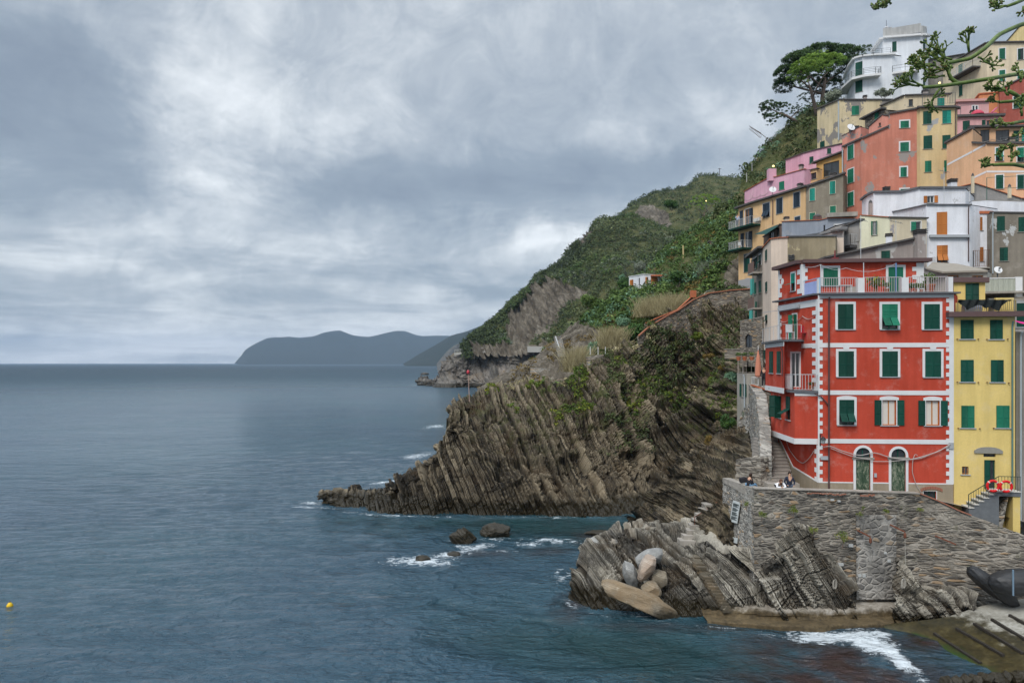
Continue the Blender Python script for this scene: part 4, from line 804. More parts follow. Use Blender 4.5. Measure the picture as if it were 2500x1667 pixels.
h = house('house', 'low blue-grey walled rooftop with tiled edge and a small window in its taupe end', 2, [(365, 80.5, 475, 610), (682, 76.5, 462, 610), (742, 75.8, 448, 610), (955, 75.2, 448, 720)], C_blue, [(802, 502, 855, 568, G_('dark', 'white', 'ajar', fw=.12)), (706, 502, 720, 580, G_('dark', mode='door'))], eave='tile', over=.1, eth=.06, back=5)
m = MB(); f = h['faces'][2]; rect(m, f, -.1, f.zt[0]+.07, f.L+.3, f.zt[0]+.5, -.6, .4); m.build('roof', M_conc, h['o']); f = h['faces'][0]
m = MB(); z = f.sz(*rp(2, 500, 598))[1]; rect(m, f, 0, z-.5, f.L, z, .01, .35); m.build('gutter', M_lead, h['o'])
chimney(h['o'], *rp(2, 667, 430), rp(2, 0, 470)[1], 79, .7, M_brown, style='pot')
h = house('house', 'narrow grey-brown house with drying laundry, left of the tall bone coloured wall', 2, [(120, 75.6, 765, 1330), (207, 71.6, 700, 1330)], plaster('dull_brown_render', (.27, .24, .20), .4, None, 0, 31),
    [(127, 775, 158, 862, G_('green', 'white', 'open', lw=.4)), (178, 745, 196, 832, G_('green', 'white', 'tilt')), (138, 975, 155, 1070, G_('mid')), (178, 960, 196, 1055, G_('green')), (150, 1130, 160, 1262, G_('mid'))], over=.6, eth=.2)
f = h['faces'][0]
for (u0, v0, u1, v1) in ((160, 905, 207, 860), (160, 1190, 207, 1145)):
    s, z = f.sz(*rp(2, u0, v0)); s2, z2 = f.sz(*rp(2, u1, v0)); m = MB(); rect(m, f, s, z-.15, s2, z, .005, .9); b = m.build('balcony', M_conc, h['o']); m = MB(); rect(m, f, s, z, s2, z+1.0, .82, .88); m.build('screen', plain('brown_screen', (.16, .10, .08), .8), b)
NAR = h
h = house('house', 'tall narrow bone coloured house with slit windows, standing just left of the red house', 2, [(207, 71.4, 695, 1600), (276, 66.5, 618, 1700), (345, 65.8, 608, 1700), (412, 65.2, 605, 1700)], C_bone,
    [(231, 706, 245, 795, G_('green')), (232, 968, 246, 1050, G_('green')), (231, 1238, 247, 1310, G_('green', mode='tilt', ang=55)), (217, 1525, 232, 1600, G_('green'))], eave='tile', over=.12, eth=.07, back=5)
h = house('house', 'wide olive-brown blank wall with two curved vents above the red house', 2, [(412, 65.2, 600, 900), (805, 63.4, 594, 900)], C_olive, [], eave='lead', over=.12, eth=.12, back=5)
f = h['faces'][0]; m = MB()
for v in (756, 770, 786):
    s, z = f.sz(*rp(2, 420, v)); s2, _ = f.sz(*rp(2, 470, v)); 
    for i in range(6): t0, t1 = i/6, (i+1)/6; w = lambda t: .05*sin(t*pi*3); m.hexa([f.w(s+(s2-s)*t0, z+w(t0), .01), f.w(s+(s2-s)*t1, z+w(t1), .01), f.w(s+(s2-s)*t1, z+w(t1), .3), f.w(s+(s2-s)*t0, z+w(t0), .3)], [f.w(s+(s2-s)*t0, z+w(t0)+.05, .01), f.w(s+(s2-s)*t1, z+w(t1)+.05, .01), f.w(s+(s2-s)*t1, z+w(t1)+.05, .3), f.w(s+(s2-s)*t0, z+w(t0)+.05, .3)])
m.build('vent', M_lead, h['o'])
h = house('house', 'small grey house end with open verandah between the olive wall and the pale lemon house', 2, [(805, 67, 560, 760), (872, 66, 550, 760), (878, 70, 525, 760), (1004, 68, 470, 760)], plaster('pale_cement_render', (.40, .38, .36), .3), [(925, 540, 995, 640, G_('dark', mode='door', inner='wood'))], over=.3, eth=.16, back=3)
balcony(h['o'], h['faces'][2], 2, 882, 690, 985, 665, .8, 1.0, M_pale_iron, M_slate, .25)
# peach house with the diagonal white band
h = house('house', 'peach house with white diagonal string course and tilted green shutters at the right edge', 'e', [(385, 84, 940, 1640), (780, 81, 722, 1640), (783, 81, 945, 1640), (990, 79.5, 955, 1640), (1640, 78.5, 950, 1900)], C_peach,
    [(1137, 1012, 1243, 1212, G_('mid', 'white', 'tilt', ang=55)), (1466, 1008, 1566, 1225, G_('mid', 'white', 'tilt', ang=55)), (1138, 1428, 1248, 1640, G_('green', 'white')), (1466, 1425, 1566, 1640, G_('green', 'white'))], over=.2, eth=.22)
f = h['faces']
def band(H, f, reg, u0, v0, u1, v1, w, mat=M_white, t=.02, name='string_course'):
    s0, z0 = f.sz(*rp(reg, u0, v0)); s1, z1 = f.sz(*rp(reg, u1, v1)); m = MB(); c = [(s0, z0), (s1, z1), (s1, z1+w), (s0, z0+w)]
    m.hexa([f.w(*p, .001) for p in c], [f.w(*p, t) for p in c]); return m.build(name, mat, H)
band(h['o'], f[0], 'e', 395, 1285, 776, 1085, .22); band(h['o'], f[2], 'e', 785, 1080, 985, 970, .22); band(h['o'], f[2], 'e', 785, 1490, 988, 1395, .22); band(h['o'], f[3], 'e', 992, 1390, 1568, 1390, .2)
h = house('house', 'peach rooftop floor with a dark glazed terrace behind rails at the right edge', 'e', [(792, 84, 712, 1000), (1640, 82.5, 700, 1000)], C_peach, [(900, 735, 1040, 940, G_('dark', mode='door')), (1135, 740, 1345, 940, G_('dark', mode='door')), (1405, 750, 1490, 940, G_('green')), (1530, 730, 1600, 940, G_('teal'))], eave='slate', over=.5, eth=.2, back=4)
f = h['faces'][0]
railing('railing', [f.w(2, f.zt[0]-3, 2.2), f.w(f.L, f.zt[0]-3, 2.2)], 1.1, M_iron, h['o'], pickets=False, rails=(1., .75, .5, .25), post=2)
# grey roof gable + white terraces
h = house('house', 'grey gabled rooftop edged with red tiles above the white terrace', 2, [(1850, 79, 185, 420), (1950, 78, 162, 420), (2330, 76, 285, 420), (2480, 76, 300, 420)], plaster('slate_grey_render', (.27, .26, .25), .3), [], eave='tile', over=.15, eth=.06, back=4)
chimney(h['o'], *rp(2, 1935, 100), rp(2, 0, 240)[1], 77.3, .22, C_cream, style='pot'); chimney(h['o'], *rp(2, 2238, 190), rp(2, 0, 280)[1], 75.5, .25, C_cream, style='pot')
h = house('house', 'upper white house with orange open shutters under a thin grey roof', 2, [(1022, 80.5, 300, 480), (1060, 78, 268, 480), (1118, 76.4, 240, 480), (1350, 75.6, 236, 480), (1487, 74.8, 205, 480), (1870, 74.2, 205, 420)], C_white,
    [(1557, 263, 1613, 320, G_('brown', 'white', 'open', inner='white', lw=1.0, fw=.05))], eave='lead', over=.2, eth=.2)
pipe(h['o'], h['faces'][3], 2, 1124, 245, 400); chimney(h['o'], *rp(2, 1098, 320), rp(2, 0, 420)[1], 74, .3, C_grey, style='pot'); chimney(h['o'], *rp(2, 1778, 150), rp(2, 0, 200)[1], 74.6, .62, C_white)
chimney(h['o'], *rp(2, 1232, 215), rp(2, 0, 240)[1], 76.5, .5, C_taupe)
h = house('house', 'white house with closed brown balcony shutters above and tilted brown shutters below', 2, [(1205, 77.5, 408, 560), (1330, 74.8, 388, 700), (1550, 70.4, 340, 900), (1905, 69.4, 340, 960)], C_white,
    [(1634, 396, 1720, 590, G_('brown')), (1636, 668, 1724, 812, G_('brown', None, 'tilt', ang=35))], eave='lead', over=.15, eth=.1)
pipe(h['o'], h['faces'][2], 2, 1893, 348, 800); band(h['o'], h['faces'][2], 2, 1572, 606, 1902, 606, .25, M_grey, .3, 'ledge')
f = h['faces'][2]; z = f.zt[0]+.12; railing('railing', [f.w(f.L*.42, z, 0), f.w(f.L, z, 0)], .95, M_white, h['o'], gap=.15)
h = house('house', 'pale lemon house with green shutters standing ajar beneath a ragged tile edge', 2, [(1004, 72.5, 422, 760), (1250, 70.6, 440, 760)], C_lemon, [(1108, 470, 1142, 584, G_('mid', None, 'ajar', inner='white'))], eave='tile', over=.12, eth=.07, back=3)
h = house('house', 'flaking buff house end with one green shutter open, right of the pale lemon wall', 2, [(1252, 70.6, 442, 760), (1553, 69.9, 448, 760)], C_buff, [(1424, 474, 1505, 549, G_('mid', 'white', 'left', fw=.06, inner='white'))], eave='slate', over=.15, eth=.1, back=2.5)
h = house('house', 'grey mottled house with long mono-pitch roof directly behind the red house', 2, [(625, 61.5, 812, 860), (722, 61, 775, 860), (1488, 58, 612, 860)], C_grey, [(1181, 714, 1251, 820, G_('green', 'stone', fw=.05))], over=.3, eth=.14, back=3)
chimney(h['o'], *rp(2, 1514, 572), rp(2, 0, 850)[1], 57.5, .68, C_grey)
m = MB(); p = P(*rp(2, 800, 800), 57); m.box(p+np.array((0, 0, .1)), (.45, .4, .35)); m.tube([p+np.array((0, 0, .25)), p+np.array((0, 0, .85))], .05, 8); m.build('flue', plain('red_flue', (.20, .035, .04), .6), h['o'])
h = house('house', 'narrow white house with brown shutters and a wire balcony, right of the white house', 2, [(1905, 70.4, 410, 900), (2083, 69.8, 410, 900)], C_white, [(1942, 438, 2009, 547, G_('brown')), (1940, 684, 2017, 800, G_('brown'))], eave='tile', over=.12, eth=.25, back=4)
balcony(h['o'], h['faces'][0], 2, 1912, 860, 2060, 855, .9, 1.6, M_rust, M_conc, .1)
pipe(h['o'], h['faces'][0], 2, 2056, 415, 800, M_rust)
h = house('house', 'brown-grey house with white repair patches and green shutters at the right edge', 2, [(2083, 68.6, 402, 1000), (2480, 67.4, 408, 1000)], C_patch, [(2128, 431, 2192, 552, G_()), (2304, 438, 2370, 557, G_()), (2151, 686, 2217, 796, G_())], eave='slate', over=.1, eth=.12, back=4)
pipe(h['o'], h['faces'][0], 2, 2092, 405, 900, M_gpipe)
h = house('house', 'white walled roof terrace with wire fence posts above the narrow white house', 2, [(1925, 72, 308, 420), (2045, 71.5, 300, 420), (2480, 70.5, 315, 420)], C_white, [], eave='none', eth=.05, back=1)
railing('railing', [h['faces'][1].w(0, h['faces'][1].zt[0], 0), h['faces'][1].w(17, h['faces'][1].zt[0], 0)], 2.2, plain('green_posts', (.03, .12, .09), .5), h['o'], pickets=False, rails=(1., .5), post=4)
h = house('house', 'low cement rooftop room with broad slate roof behind the red terrace', 2, [(1520, 55, 860, 960), (1700, 52.8, 888, 990), (2048, 52.2, 884, 990)], plaster('roof_room_render', (.40, .38, .34), .3), [(1722, 913, 1815, 940, G_('brown', mode='door', inner='wood')), (1925, 915, 2015, 940, G_('brown', mode='door', inner='wood'))], eave='lead', over=.12, eth=.06, back=1.5)
m = MB(); rfp = [P(*rp(2, 1550, 852), 53.5), P(*rp(2, 1680, 882), 52.5), P(*rp(2, 2055, 872), 52), P(*rp(2, 1800, 818), 57), P(*rp(2, 1600, 806), 58)]
m.face(rfp); m.face([p-np.array((0, 0, .12)) for p in rfp][::-1])
for i in range(5): m.face([rfp[i], rfp[i]-np.array((0, 0, .12)), rfp[(i+1) % 5]-np.array((0, 0, .12)), rfp[(i+1) % 5]])
m.build('roof', plain('slate_slabs', (.27, .24, .20), .9, .25, 2.5), h['o'])
# far cottages on the garden slope
h = house('house', 'small white cubic house with orange shutters alone on the garden slope', 5, [(1281, 125, 812, 905), (1383, 122, 795, 905), (1498, 122, 800, 905)], C_white, [(1287, 832, 1312, 872, G_('brown')), (1398, 813, 1420, 858, G_('brown', mode='left')), (1438, 812, 1486, 862, G_('brown')), (1350, 820, 1359, 865, G_('dark', mode='door'))], eave='white', over=.1, eth=.1, group=None)
f = h['faces'][1]; railing('railing', [f.w(-3, f.zt[0]+.1, -.3), f.w(f.L*.75, f.zt[0]+.1, -.3)], 1.8, M_iron, h['o'], gap=.3)
m = MB(); s0, z = f.sz(*rp(5, 1436, 806)); rect(m, f, s0, z-.1, f.L+.3, z+.15, .05, .9); m.build('canopy', M_tile, h['o'])
house('house', 'tiny yellow cottage with teal window behind the pole on the garden slope', 5, [(1680, 150, 742, 812), (1745, 147, 728, 812)], C_yellow, [(1682, 748, 1700, 780, G_('teal')), (1722, 738, 1742, 768, G_('teal'))], over=.3, group=None)
house('house', 'narrow pink cottage with dark roof among the garden shrubs', 5, [(1840, 128, 590, 700), (1862, 126, 560, 700), (1905, 125, 560, 700)], C_pink, [], over=.3, back=3, group=None)
house('house', 'low white garden shelter beside the yellow cottage', 5, [(1740, 143, 700, 760), (1840, 140, 690, 760)], C_white, [(1750, 705, 1790, 750, G_('dark', mode='door')), (1800, 700, 1835, 745, G_('dark', mode='door'))], over=.3, back=2, group=None)
# stone tower and lower terrace house
h = house('tower', 'old rubble stone tower with an arched window above the small terrace', 2, [(22, 73.5, 1290, 1660), (205, 70.5, 1255, 1660)], M_tower, [(64, 1396, 120, 1502, G_('dark', mode='door', arch=1., fw=0, sill=False))], eave='none', eth=.05, back=5, cat='tower', group=None)
house('house', 'low stone wall linking the stone tower to the cliff', 'c', [(270, 76, 12, 100), (420, 74.5, 8, 110)], M_tower, [], eave='none', eth=.05, back=1, cat='wall', group=None)
h = house('house', 'small grey lower house with one open green shutter beneath the little terrace', 'c', [(390, 68.5, 248, 800), (482, 66.2, 250, 800), (560, 66, 252, 600)], plaster('grey_lime_render', (.34, .32, .28), .4), [(436, 342, 466, 462, G_('green', None, 'open', lw=1.0)), (560-20, 300, 558, 380, G_('dark', mode='door'))], eave='none', eth=.1, back=4, group=None)
f = h['faces'][0]; railing('railing', [f.w(0, f.zt[0]+.1, -.1), f.w(f.L, f.zt[0]+.1, -.1), h['faces'][1].w(h['faces'][1].L*1.9, f.zt[0]+.1, -.1)], 1.15, plain('weathered_rail', (.30, .26, .22), .8), h['o'], gap=.3, post=1.2, pr=.04)
pipe(h['o'], h['faces'][0], 'c', 470, 255, 700, M_gpipe, .06); LOW = h
# ------------------------------------------------------------------ the red house
def pyz(z, Y): return HY+(EYE-z)*F/Y
C_red = plaster('red_render', (.50, .066, .036), .24, None, 0, 40); C_tan = plaster('tan_plinth', (.33, .275, .20), .3, None, 0, 41)
C_door = None
def old_door():
    t = NT('weathered_green_door'); n = t.noise(6, 7, .75, t.mapv(t.pos, (1.5, 1.5, .5)), .8)
    return t.done(t.ramp(n, [(.36, (.02, .045, .025)), (.5, (.07, .11, .07)), (.56, (.20, .22, .16)), (.66, (.30, .30, .23))]), .85, .2)
C_door = old_door()
ZT = 19.15
RW = dict(near=True, group=None)
def W_(col='green', frame='white', mode='closed', **k): return dict(col=col, frame=frame, mode=mode, fw=.15, **k)
h = house('house', 'bright red house with white quoins and string courses standing on the quay wall', 0,
    [(1900, 50.5, pyz(ZT, 50.5), 1250), (1998, 45, pyz(ZT, 45), 1215), (2327, 44.3, pyz(ZT, 44.3), 1250)], C_red,
    [(824, 1150, 950, 1355, W_(reg=2)), (1186, 1150, 1313, 1355, W_('mid', mode='tilt', reg=2)), (1531, 1150, 1658, 1355, W_(reg=2)),
     (829, 193, 954, 400, W_(reg=3)), (1187, 193, 1314, 400, W_(reg=3)), (1539, 193, 1668, 403, W_(reg=3)),
     (835, 590, 957, 795, W_(mode='tilt', reg=3, seg=.09)), (1188, 592, 1302, 798, W_(mode='open', reg=3, seg=.09, inner='curtain')), (1546, 596, 1658, 800, W_(mode='open', reg=3, seg=.09, inner='curtain')),
     (972, 982, 1090, 1334, W_(reg=3, mode='door', arch=1., sill=False)), (1262, 990, 1380, 1342, W_(reg=3, mode='door', arch=1., sill=False)),
     (1525, 1338, 1630, 1470, W_(reg=3, mode='door', sill=False)), (455, 1235, 488, 1464, dict(W_('mid', mode='ajar', reg=2, inner='white'), fw=.1, face=0))],
    back=6, eave='lead', over=.3, eth=.1, grounded=False, **RW)
RED = h['o']; FS, FM = h['faces']
# upper storey, set back behind the terrace, and the two jutting rooms on the stair side
u = house('x', '', 0, [(1901, 50.4, pyz(21.35, 50.4), pyz(ZT, 50.4)), (1958, 47.06, pyz(21.35, 47.06), pyz(ZT, 47.06)), (2256, 46.4, pyz(21.35, 46.4), pyz(ZT, 46.4))], C_red,
    [(705, 854, 823, 998, W_('mid', reg=2)), (1238, 848, 1358, 1062, W_('mid', reg=2, sill=False)), (444, 898, 474, 1042, dict(W_('teal', mode='tilt', reg=2, ang=75), fw=.12))], back=4, eave='brown', over=.35, eth=.22, into=RED, near=True)
US, UM = u['faces']
e2 = house('x', '', 0, [(1869, 52.5, pyz(16.35, 52.5), pyz(13.2, 52.5)), (1914, 46.3, pyz(16.35, 46.3), pyz(13.2, 46.3)), (1918, 47.4, pyz(16.35, 47.4), pyz(13.2, 47.4)), (1957, 47.1, pyz(16.35, 47.1), pyz(13.2, 47.1))], C_red,
    [(266, 194, 294, 370, dict(W_(reg=3, frame=None), face=0)), (328, 192, 357, 373, dict(W_(reg=3, frame=None), face=0)), (442, 203, 512, 488, dict(W_(reg=3, mode='door', inner='white', sill=False), fw=.06, face=2))], back=.5, eave='lead', over=.25, eth=.1, into=RED, near=True)
e1 = house('x', '', 0, [(1882, 51, pyz(13.2, 51), pyz(10.1, 51)), (1940, 45.35, pyz(13.2, 45.35), pyz(10.1, 45.35)), (1996, 45.1, pyz(13.2, 45.1), pyz(10.1, 45.1))], C_red,
    [(402, 562, 434, 753, dict(W_(reg=3, mode='tilt', frame=None, ang=60), face=0)), (326, 556, 358, 735, dict(W_(reg=3, mode='ajar', frame=None, inner='white'), face=0))], back=.4, eave='lead', over=.12, eth=.08, into=RED, near=True)
def belt(f, z, w, a=0., b=None, t=.03, mat=M_white, name='string_course'):
    m = MB(); rect(m, f, a, z-w/2, f.L if b is None else b, z+w/2, .001, t); return m.build(name, mat, RED)
for v in (142, 532, 931):
    _, z = FM.sz(*rp(3, 1200, v)); belt(FM, z, .27, .0, FM.L)
    if v == 142: belt(FS, z, .27, 0, FS.L)
belt(FM, ZT-.12, .2); belt(FS, ZT-.45, .42)
for f in e2['faces'][:1]: belt(f, 13.25, .34, -.1, f.L+.03)
for f in e2['faces'][:1]: belt(f, 16.2, .28, -.1, f.L+.03)
for f in e1['faces']: belt(f, 10.2, .34, -.25 if f is e1['faces'][0] else 0, f.L+.03)
f = e1['faces'][1]; belt(f, 13.1, .22)
m = MB(); q = [e1['faces'][0].w(-.2, 10.03, .02), e1['faces'][0].w(e1['faces'][0].L, 10.03, .02), e1['faces'][1].w(e1['faces'][1].L, 10.03, .02), FS.w(.3, 10.03, 0)]; m.face(q[::-1])
q = [e2['faces'][0].w(0, 13.19, .02), e2['faces'][0].w(e2['faces'][0].L, 13.19, .02), e2['faces'][2].w(e2['faces'][2].L, 13.19, .02), FS.w(.3, 13.19, 0)]; m.face(q[::-1]); m.build('soffit', C_red, RED)
def quoins(f, s, side, z0, z1, wide=.42, narrow=.24, pitch=.48, name='quoins'):
    m = MB(); n = int((z1-z0)/pitch); p = (z1-z0)/n
    for i in range(n):
        for k, w in ((0, wide), (1, narrow)):
            a, b = z0+p*(i+.5*k), z0+p*(i+.5*(k+1)); 
            if side > 0: rect(m, f, s, a, s+w, b, .001, .036)
            else: rect(m, f, s-w, a, s, b, .001, .036)
    m.build(name, M_white, RED)
zb = FM.sz(*rp(3, 900, 1266))[1]
quoins(FM, -.03, 1, zb, ZT-.02, .27, .09); quoins(FS, FS.L+.03, -1, 13.3, ZT-.66, .75, .3); quoins(FS, FS.L+.03, -1, zb, 10.0, .45, .2)
quoins(FM, FM.L+.03, -1, zb, ZT-.02, .44, .26); quoins(UM, 0.0, 1, ZT+.1, 21.3, .34, .18); quoins(UM, UM.L-.02, -1, ZT+.1, 21.3, .7, .45); quoins(US, US.L, -1, ZT+.3, 21.3, .6, .2); quoins(US, 0, 1, ZT+.3, 21.3, .5, .2); quoins(FS, 0, 1, 16.5, ZT-.66, .5, .2)
# keystones above the second row
for u0 in (892, 1251, 1604):
    s, z = FM.sz(*rp(3, u0, 160)); m = MB(); c = [(s-.12, z-.16), (s+.12, z-.16), (s+.20, z+.02), (s-.20, z+.02)]; m.hexa([FM.w(*p, .001) for p in c], [FM.w(*p, .034) for p in c]); m.build('keystone', M_white, RED)
# plinth, white line, doors in the arches, lintels
m = MB(); zl = FM.zb[0]-.3
for a, b in ((0, (955-665)/3.357/40.6), ):
    pass
def su(u, v=1300): return FM.sz(*rp(3, u, v))[0]
pl_ = []
def prect(a, z0_, b, z1_): q = MB(); rect(q, FM, a, z0_, b, z1_, .001, .03); q.build('plinth', C_tan, RED)
ml = MB()
for a, b in ((0., su(948)), (su(1112), su(1240)), (su(1402), FM.L)):
    lo = 5.8
    if a > 5:
        s1_, s2_ = su(1520), su(1636); prect(a, lo, s1_-.002, zb-.04); prect(s2_+.002, lo, b, zb-.04); zz = FM.sz(*rp(3, 1575, 1334))[1]; prect(s1_, zz, s2_, zb-.04)
    else: prect(a, lo, b, zb-.04)
    q = MB(); rect(q, FM, a, zb-.04, b, zb+.03, .001, .04); q.build('plinth_line', M_white, RED)
m = MB()
# stair side plinth rises diagonally with the steps
c = [FS.sz(*rp(3, *p)) for p in ((344, 905), (458, 1142), (652, 1258))]
z0 = 6.5
m.hexa([FS.w(c[0][0], z0, .001), FS.w(c[1][0], z0, .001), FS.w(c[1][0], c[1][1], .001), FS.w(c[0][0], c[0][1], .001)], [FS.w(c[0][0], z0, .03), FS.w(c[1][0], z0, .03), FS.w(c[1][0], c[1][1], .03), FS.w(c[0][0], c[0][1], .03)])
m.hexa([FS.w(c[1][0], z0, .001), FS.w(FS.L, z0, .001), FS.w(FS.L, zb-.04, .001), FS.w(c[1][0], c[1][1], .001)], [FS.w(c[1][0], z0, .03), FS.w(FS.L, z0, .03), FS.w(FS.L, zb-.04, .03), FS.w(c[1][0], c[1][1], .03)])
for p, q in ((c[0], c[1]), (c[1], (FS.L, zb-.04))):
    ml.hexa([FS.w(p[0], p[1], .001), FS.w(q[0], q[1], .001), FS.w(q[0], q[1]+.09, .001), FS.w(p[0], p[1]+.09, .001)], [FS.w(p[0], p[1], .04), FS.w(q[0], q[1], .04), FS.w(q[0], q[1]+.09, .04), FS.w(p[0], p[1]+.09, .04)])
m.build('plinth', C_tan, RED); ml.build('plinth_line', M_white, RED)
for (u0, u1, vb) in ((972, 1090, 1334), (1262, 1380, 1342)):
    s0, z0 = FM.sz(*rp(3, u0, vb)); s1, _ = FM.sz(*rp(3, u1, vb)); _, zt = FM.sz(*rp(3, u0, 1078)); w = (s1-s0)/2
    d = MB(); rect(d, FM, s0+.02, z0, s0+w-.01, zt, -.12, -.06); rect(d, FM, s0+w+.01, z0, s1-.02, zt, -.12, -.06)
    for k in (0, 1):
        for a, b in ((.08, .36), (.42, .92)): rect(d, FM, s0+w*k+.09, z0+(zt-z0)*a, s0+w*(k+1)-.09, z0+(zt-z0)*b, -.061, -.045)
    d.build('door', C_door, RED)
    d = MB(); rect(d, FM, s0-.22, zt+.002, s1+.22, zt+.13, -.1, .06); d.build('lintel', FRAMES['stone'], RED)
m = MB(); s0, z0 = FM.sz(*rp(3, 1500, 1340)); s1, _ = FM.sz(*rp(3, 1680, 1340))
for i in range(9):
    t0, t1 = i/9, (i+1)/9-.01; g = lambda t: .16*(1-(2*t-1)**2); q = [(s0+(s1-s0)*t0, z0+g(t0)), (s0+(s1-s0)*t1, z0+g(t1)), (s0+(s1-s0)*t1, z0+g(t1)+.17), (s0+(s1-s0)*t0, z0+g(t0)+.17)]
    m.hexa([FM.w(*p, .031) for p in q], [FM.w(*p, .07) for p in q])
m.build('brick_arch', plain('old_brick', (.30, .13, .085), .9, .3, 8), RED)
pipe(RED, FM, 0, 1800+747/3.357, 400+1095/3.357, 800+1335/3.357, M_pipe, .055); pipe(RED, FS, 0, 1906, 752, 836, M_gpipe, .05)
pipe(RED, e2['faces'][0], 0, 1913.2, 846, 918, M_pipe, .04)
m = MB(); a = FM.sz(*rp(3, 628, 538)); b = FM.sz(*rp(3, 742, 632)); m.tube([FM.w(*a, .15), FM.w(a[0]+.4, a[1]-.2, .12), FM.w(*b, .12)], .04, 6); m.build('waste_pipe', M_pipe, RED)
# small plates, intercom, junction boxes, hinge stubs
for (u0, v0, u1, v1) in ((1119, 1190, 1138, 1222), (680, 1050, 745, 1080), (1730, 940, 1768, 990)):
    a = FM.sz(*rp(3, u0, v1)); b = FM.sz(*rp(3, u1, v0)); m = MB(); rect(m, FM, a[0], a[1], b[0], b[1], .04, .1); m.build('wall_box', M_grey, RED)
s, z = US.sz(*rp(2, 370, 965)); m = MB(); m.lathe(US.w(s, z, .005), [(.22, 0), (.2, .02)], 16, (*US.n, 0)); m.build('plaque', M_white, RED)
# roof terrace: pillars and pale railings
pil = []
for u0, u1 in ((632, 682), (990, 1044), (1350, 1406), (1733, 1776)):
    m = MB(); a = FM.sz(*rp(2, u0, 1000))[0]; b = min(FM.sz(*rp(2, u1, 1000))[0], FM.L); a = max(a, .02); rect(m, FM, a, ZT+.1, b, ZT+1.02, -.38, .0); m.build('pillar', M_white, RED); pil.append((a, b))
pass
for (a, b), (c_, d_) in zip(pil, pil[1:]): railing('railing', [FM.w(b, ZT+.1, -.12), FM.w(c_, ZT+.1, -.12)], .95, plain('pink_grey_rail', (.50, .44, .44), .5), RED, gap=.13)
m = MB(); s0 = FS.sz(1957, 720)[0]
for i in range(3):
    a = s0+(FS.L-s0)*i/3; b = s0+(FS.L-s0)*(i+1)/3-.03; rect(m, FS, a, ZT+.15, b, ZT+.92, -.14, -.11)
m.build('screen', plain('blue_plastic_sheet', (.30, .36, .62), .3, .3, 1.2), RED); railing('railing', [FS.w(s0, ZT+.1, -.08), FS.w(FS.L, ZT+.1, -.08)], .95, plain('light_blue_rail', (.16, .42, .62), .4), RED, pickets=False)
m = MB()
for u0, v0, v1 in ((692, 820, 962), (1046, 806, 1062)): a = FM.sz(*rp(2, u0, v0)); m.tube([FM.w(a[0], ZT+.1, -.2), FM.w(a[0], a[1], -.2)], .025, 6)
m.build('pole', M_pale_iron, RED); m = MB(); a = FM.sz(*rp(2, 1313, 810)); m.tube([FM.w(a[0], ZT+.1, -.2), FM.w(a[0], a[1], -.2)], .045, 6); m.build('pole', plain('blue_pole', (.12, .22, .42), .5), RED)
m = MB()
for A, B, sag in (((540, 835), (692, 822), .12), ((692, 822), (900, 850), .2), ((900, 850), (1313, 812), .35)):
    a = FM.sz(*rp(2, *A)); b = FM.sz(*rp(2, *B)); m.tube([FM.w(a[0]+(b[0]-a[0])*t, a[1]+(b[1]-a[1])*t-sag*4*t*(1-t), -.2) for t in np.linspace(0, 1, 9)], .012, 5)
m.build('washing_line', M_pale_iron, RED)
# balconies on the stair side
f = e1['faces'][1]; g = e1['faces'][0]; z = 13.3
pts = [g.w(g.L*.62, z, .05), g.w(g.L, z, .1), f.w(f.L, z, .12)]
m = MB(); q = [g.w(g.L*.62, z, .15), g.w(g.L, z, .25), f.w(f.L, z, .2), f.w(f.L, z, -1.5), g.w(g.L*.6, z, -1.)]; m.face(q); m.face([p-np.array((0, 0, .12)) for p in q][::-1])
for i in range(5): m.face([q[i], q[i]-np.array((0, 0, .12)), q[(i+1) % 5]-np.array((0, 0, .12)), q[(i+1) % 5]])
b = m.build('balcony', M_lead, RED); railing('railing', pts, 1.0, M_pale_iron, b, gap=.16)
z = 16.48; g = e2['faces'][0]; gz = e2['faces'][2]
pts = [FS.w(0.3, z, 1.0), g.w(-.5, z, .12), g.w(g.L, z, .12), gz.w(gz.L*.95, z, .5)]
m = MB(); q = [g.w(-.6, z, .2), g.w(g.L+.1, z, .25), gz.w(gz.L, z, .9), gz.w(gz.L, z, -.1), FS.w(.2, z, 0)]; m.face(q); m.face([p-np.array((0, 0, .12)) for p in q][::-1])
for i in range(5): m.face([q[i], q[i]-np.array((0, 0, .12)), q[(i+1) % 5]-np.array((0, 0, .12)), q[(i+1) % 5]])
b = m.build('balcony', M_lead, RED); railing('railing', [pts[1], pts[2], pts[3]], .95, M_pale_iron, b, gap=.45, r=.008, pr=.015)
m = MB(); a = FS.sz(*rp(2, 362, 1195)); b = FS.sz(*rp(2, 520, 1150)); m.bar(FS.w(a[0], a[1], .15), FS.w(b[0], a[1]+.02, .15), .14, .2); m.bar(FS.w(a[0], a[1]-.05, .15), FS.w(a[0]-.1, a[1]-.2, 1.3), .04); m.build('awning_roller', M_grey, RED)
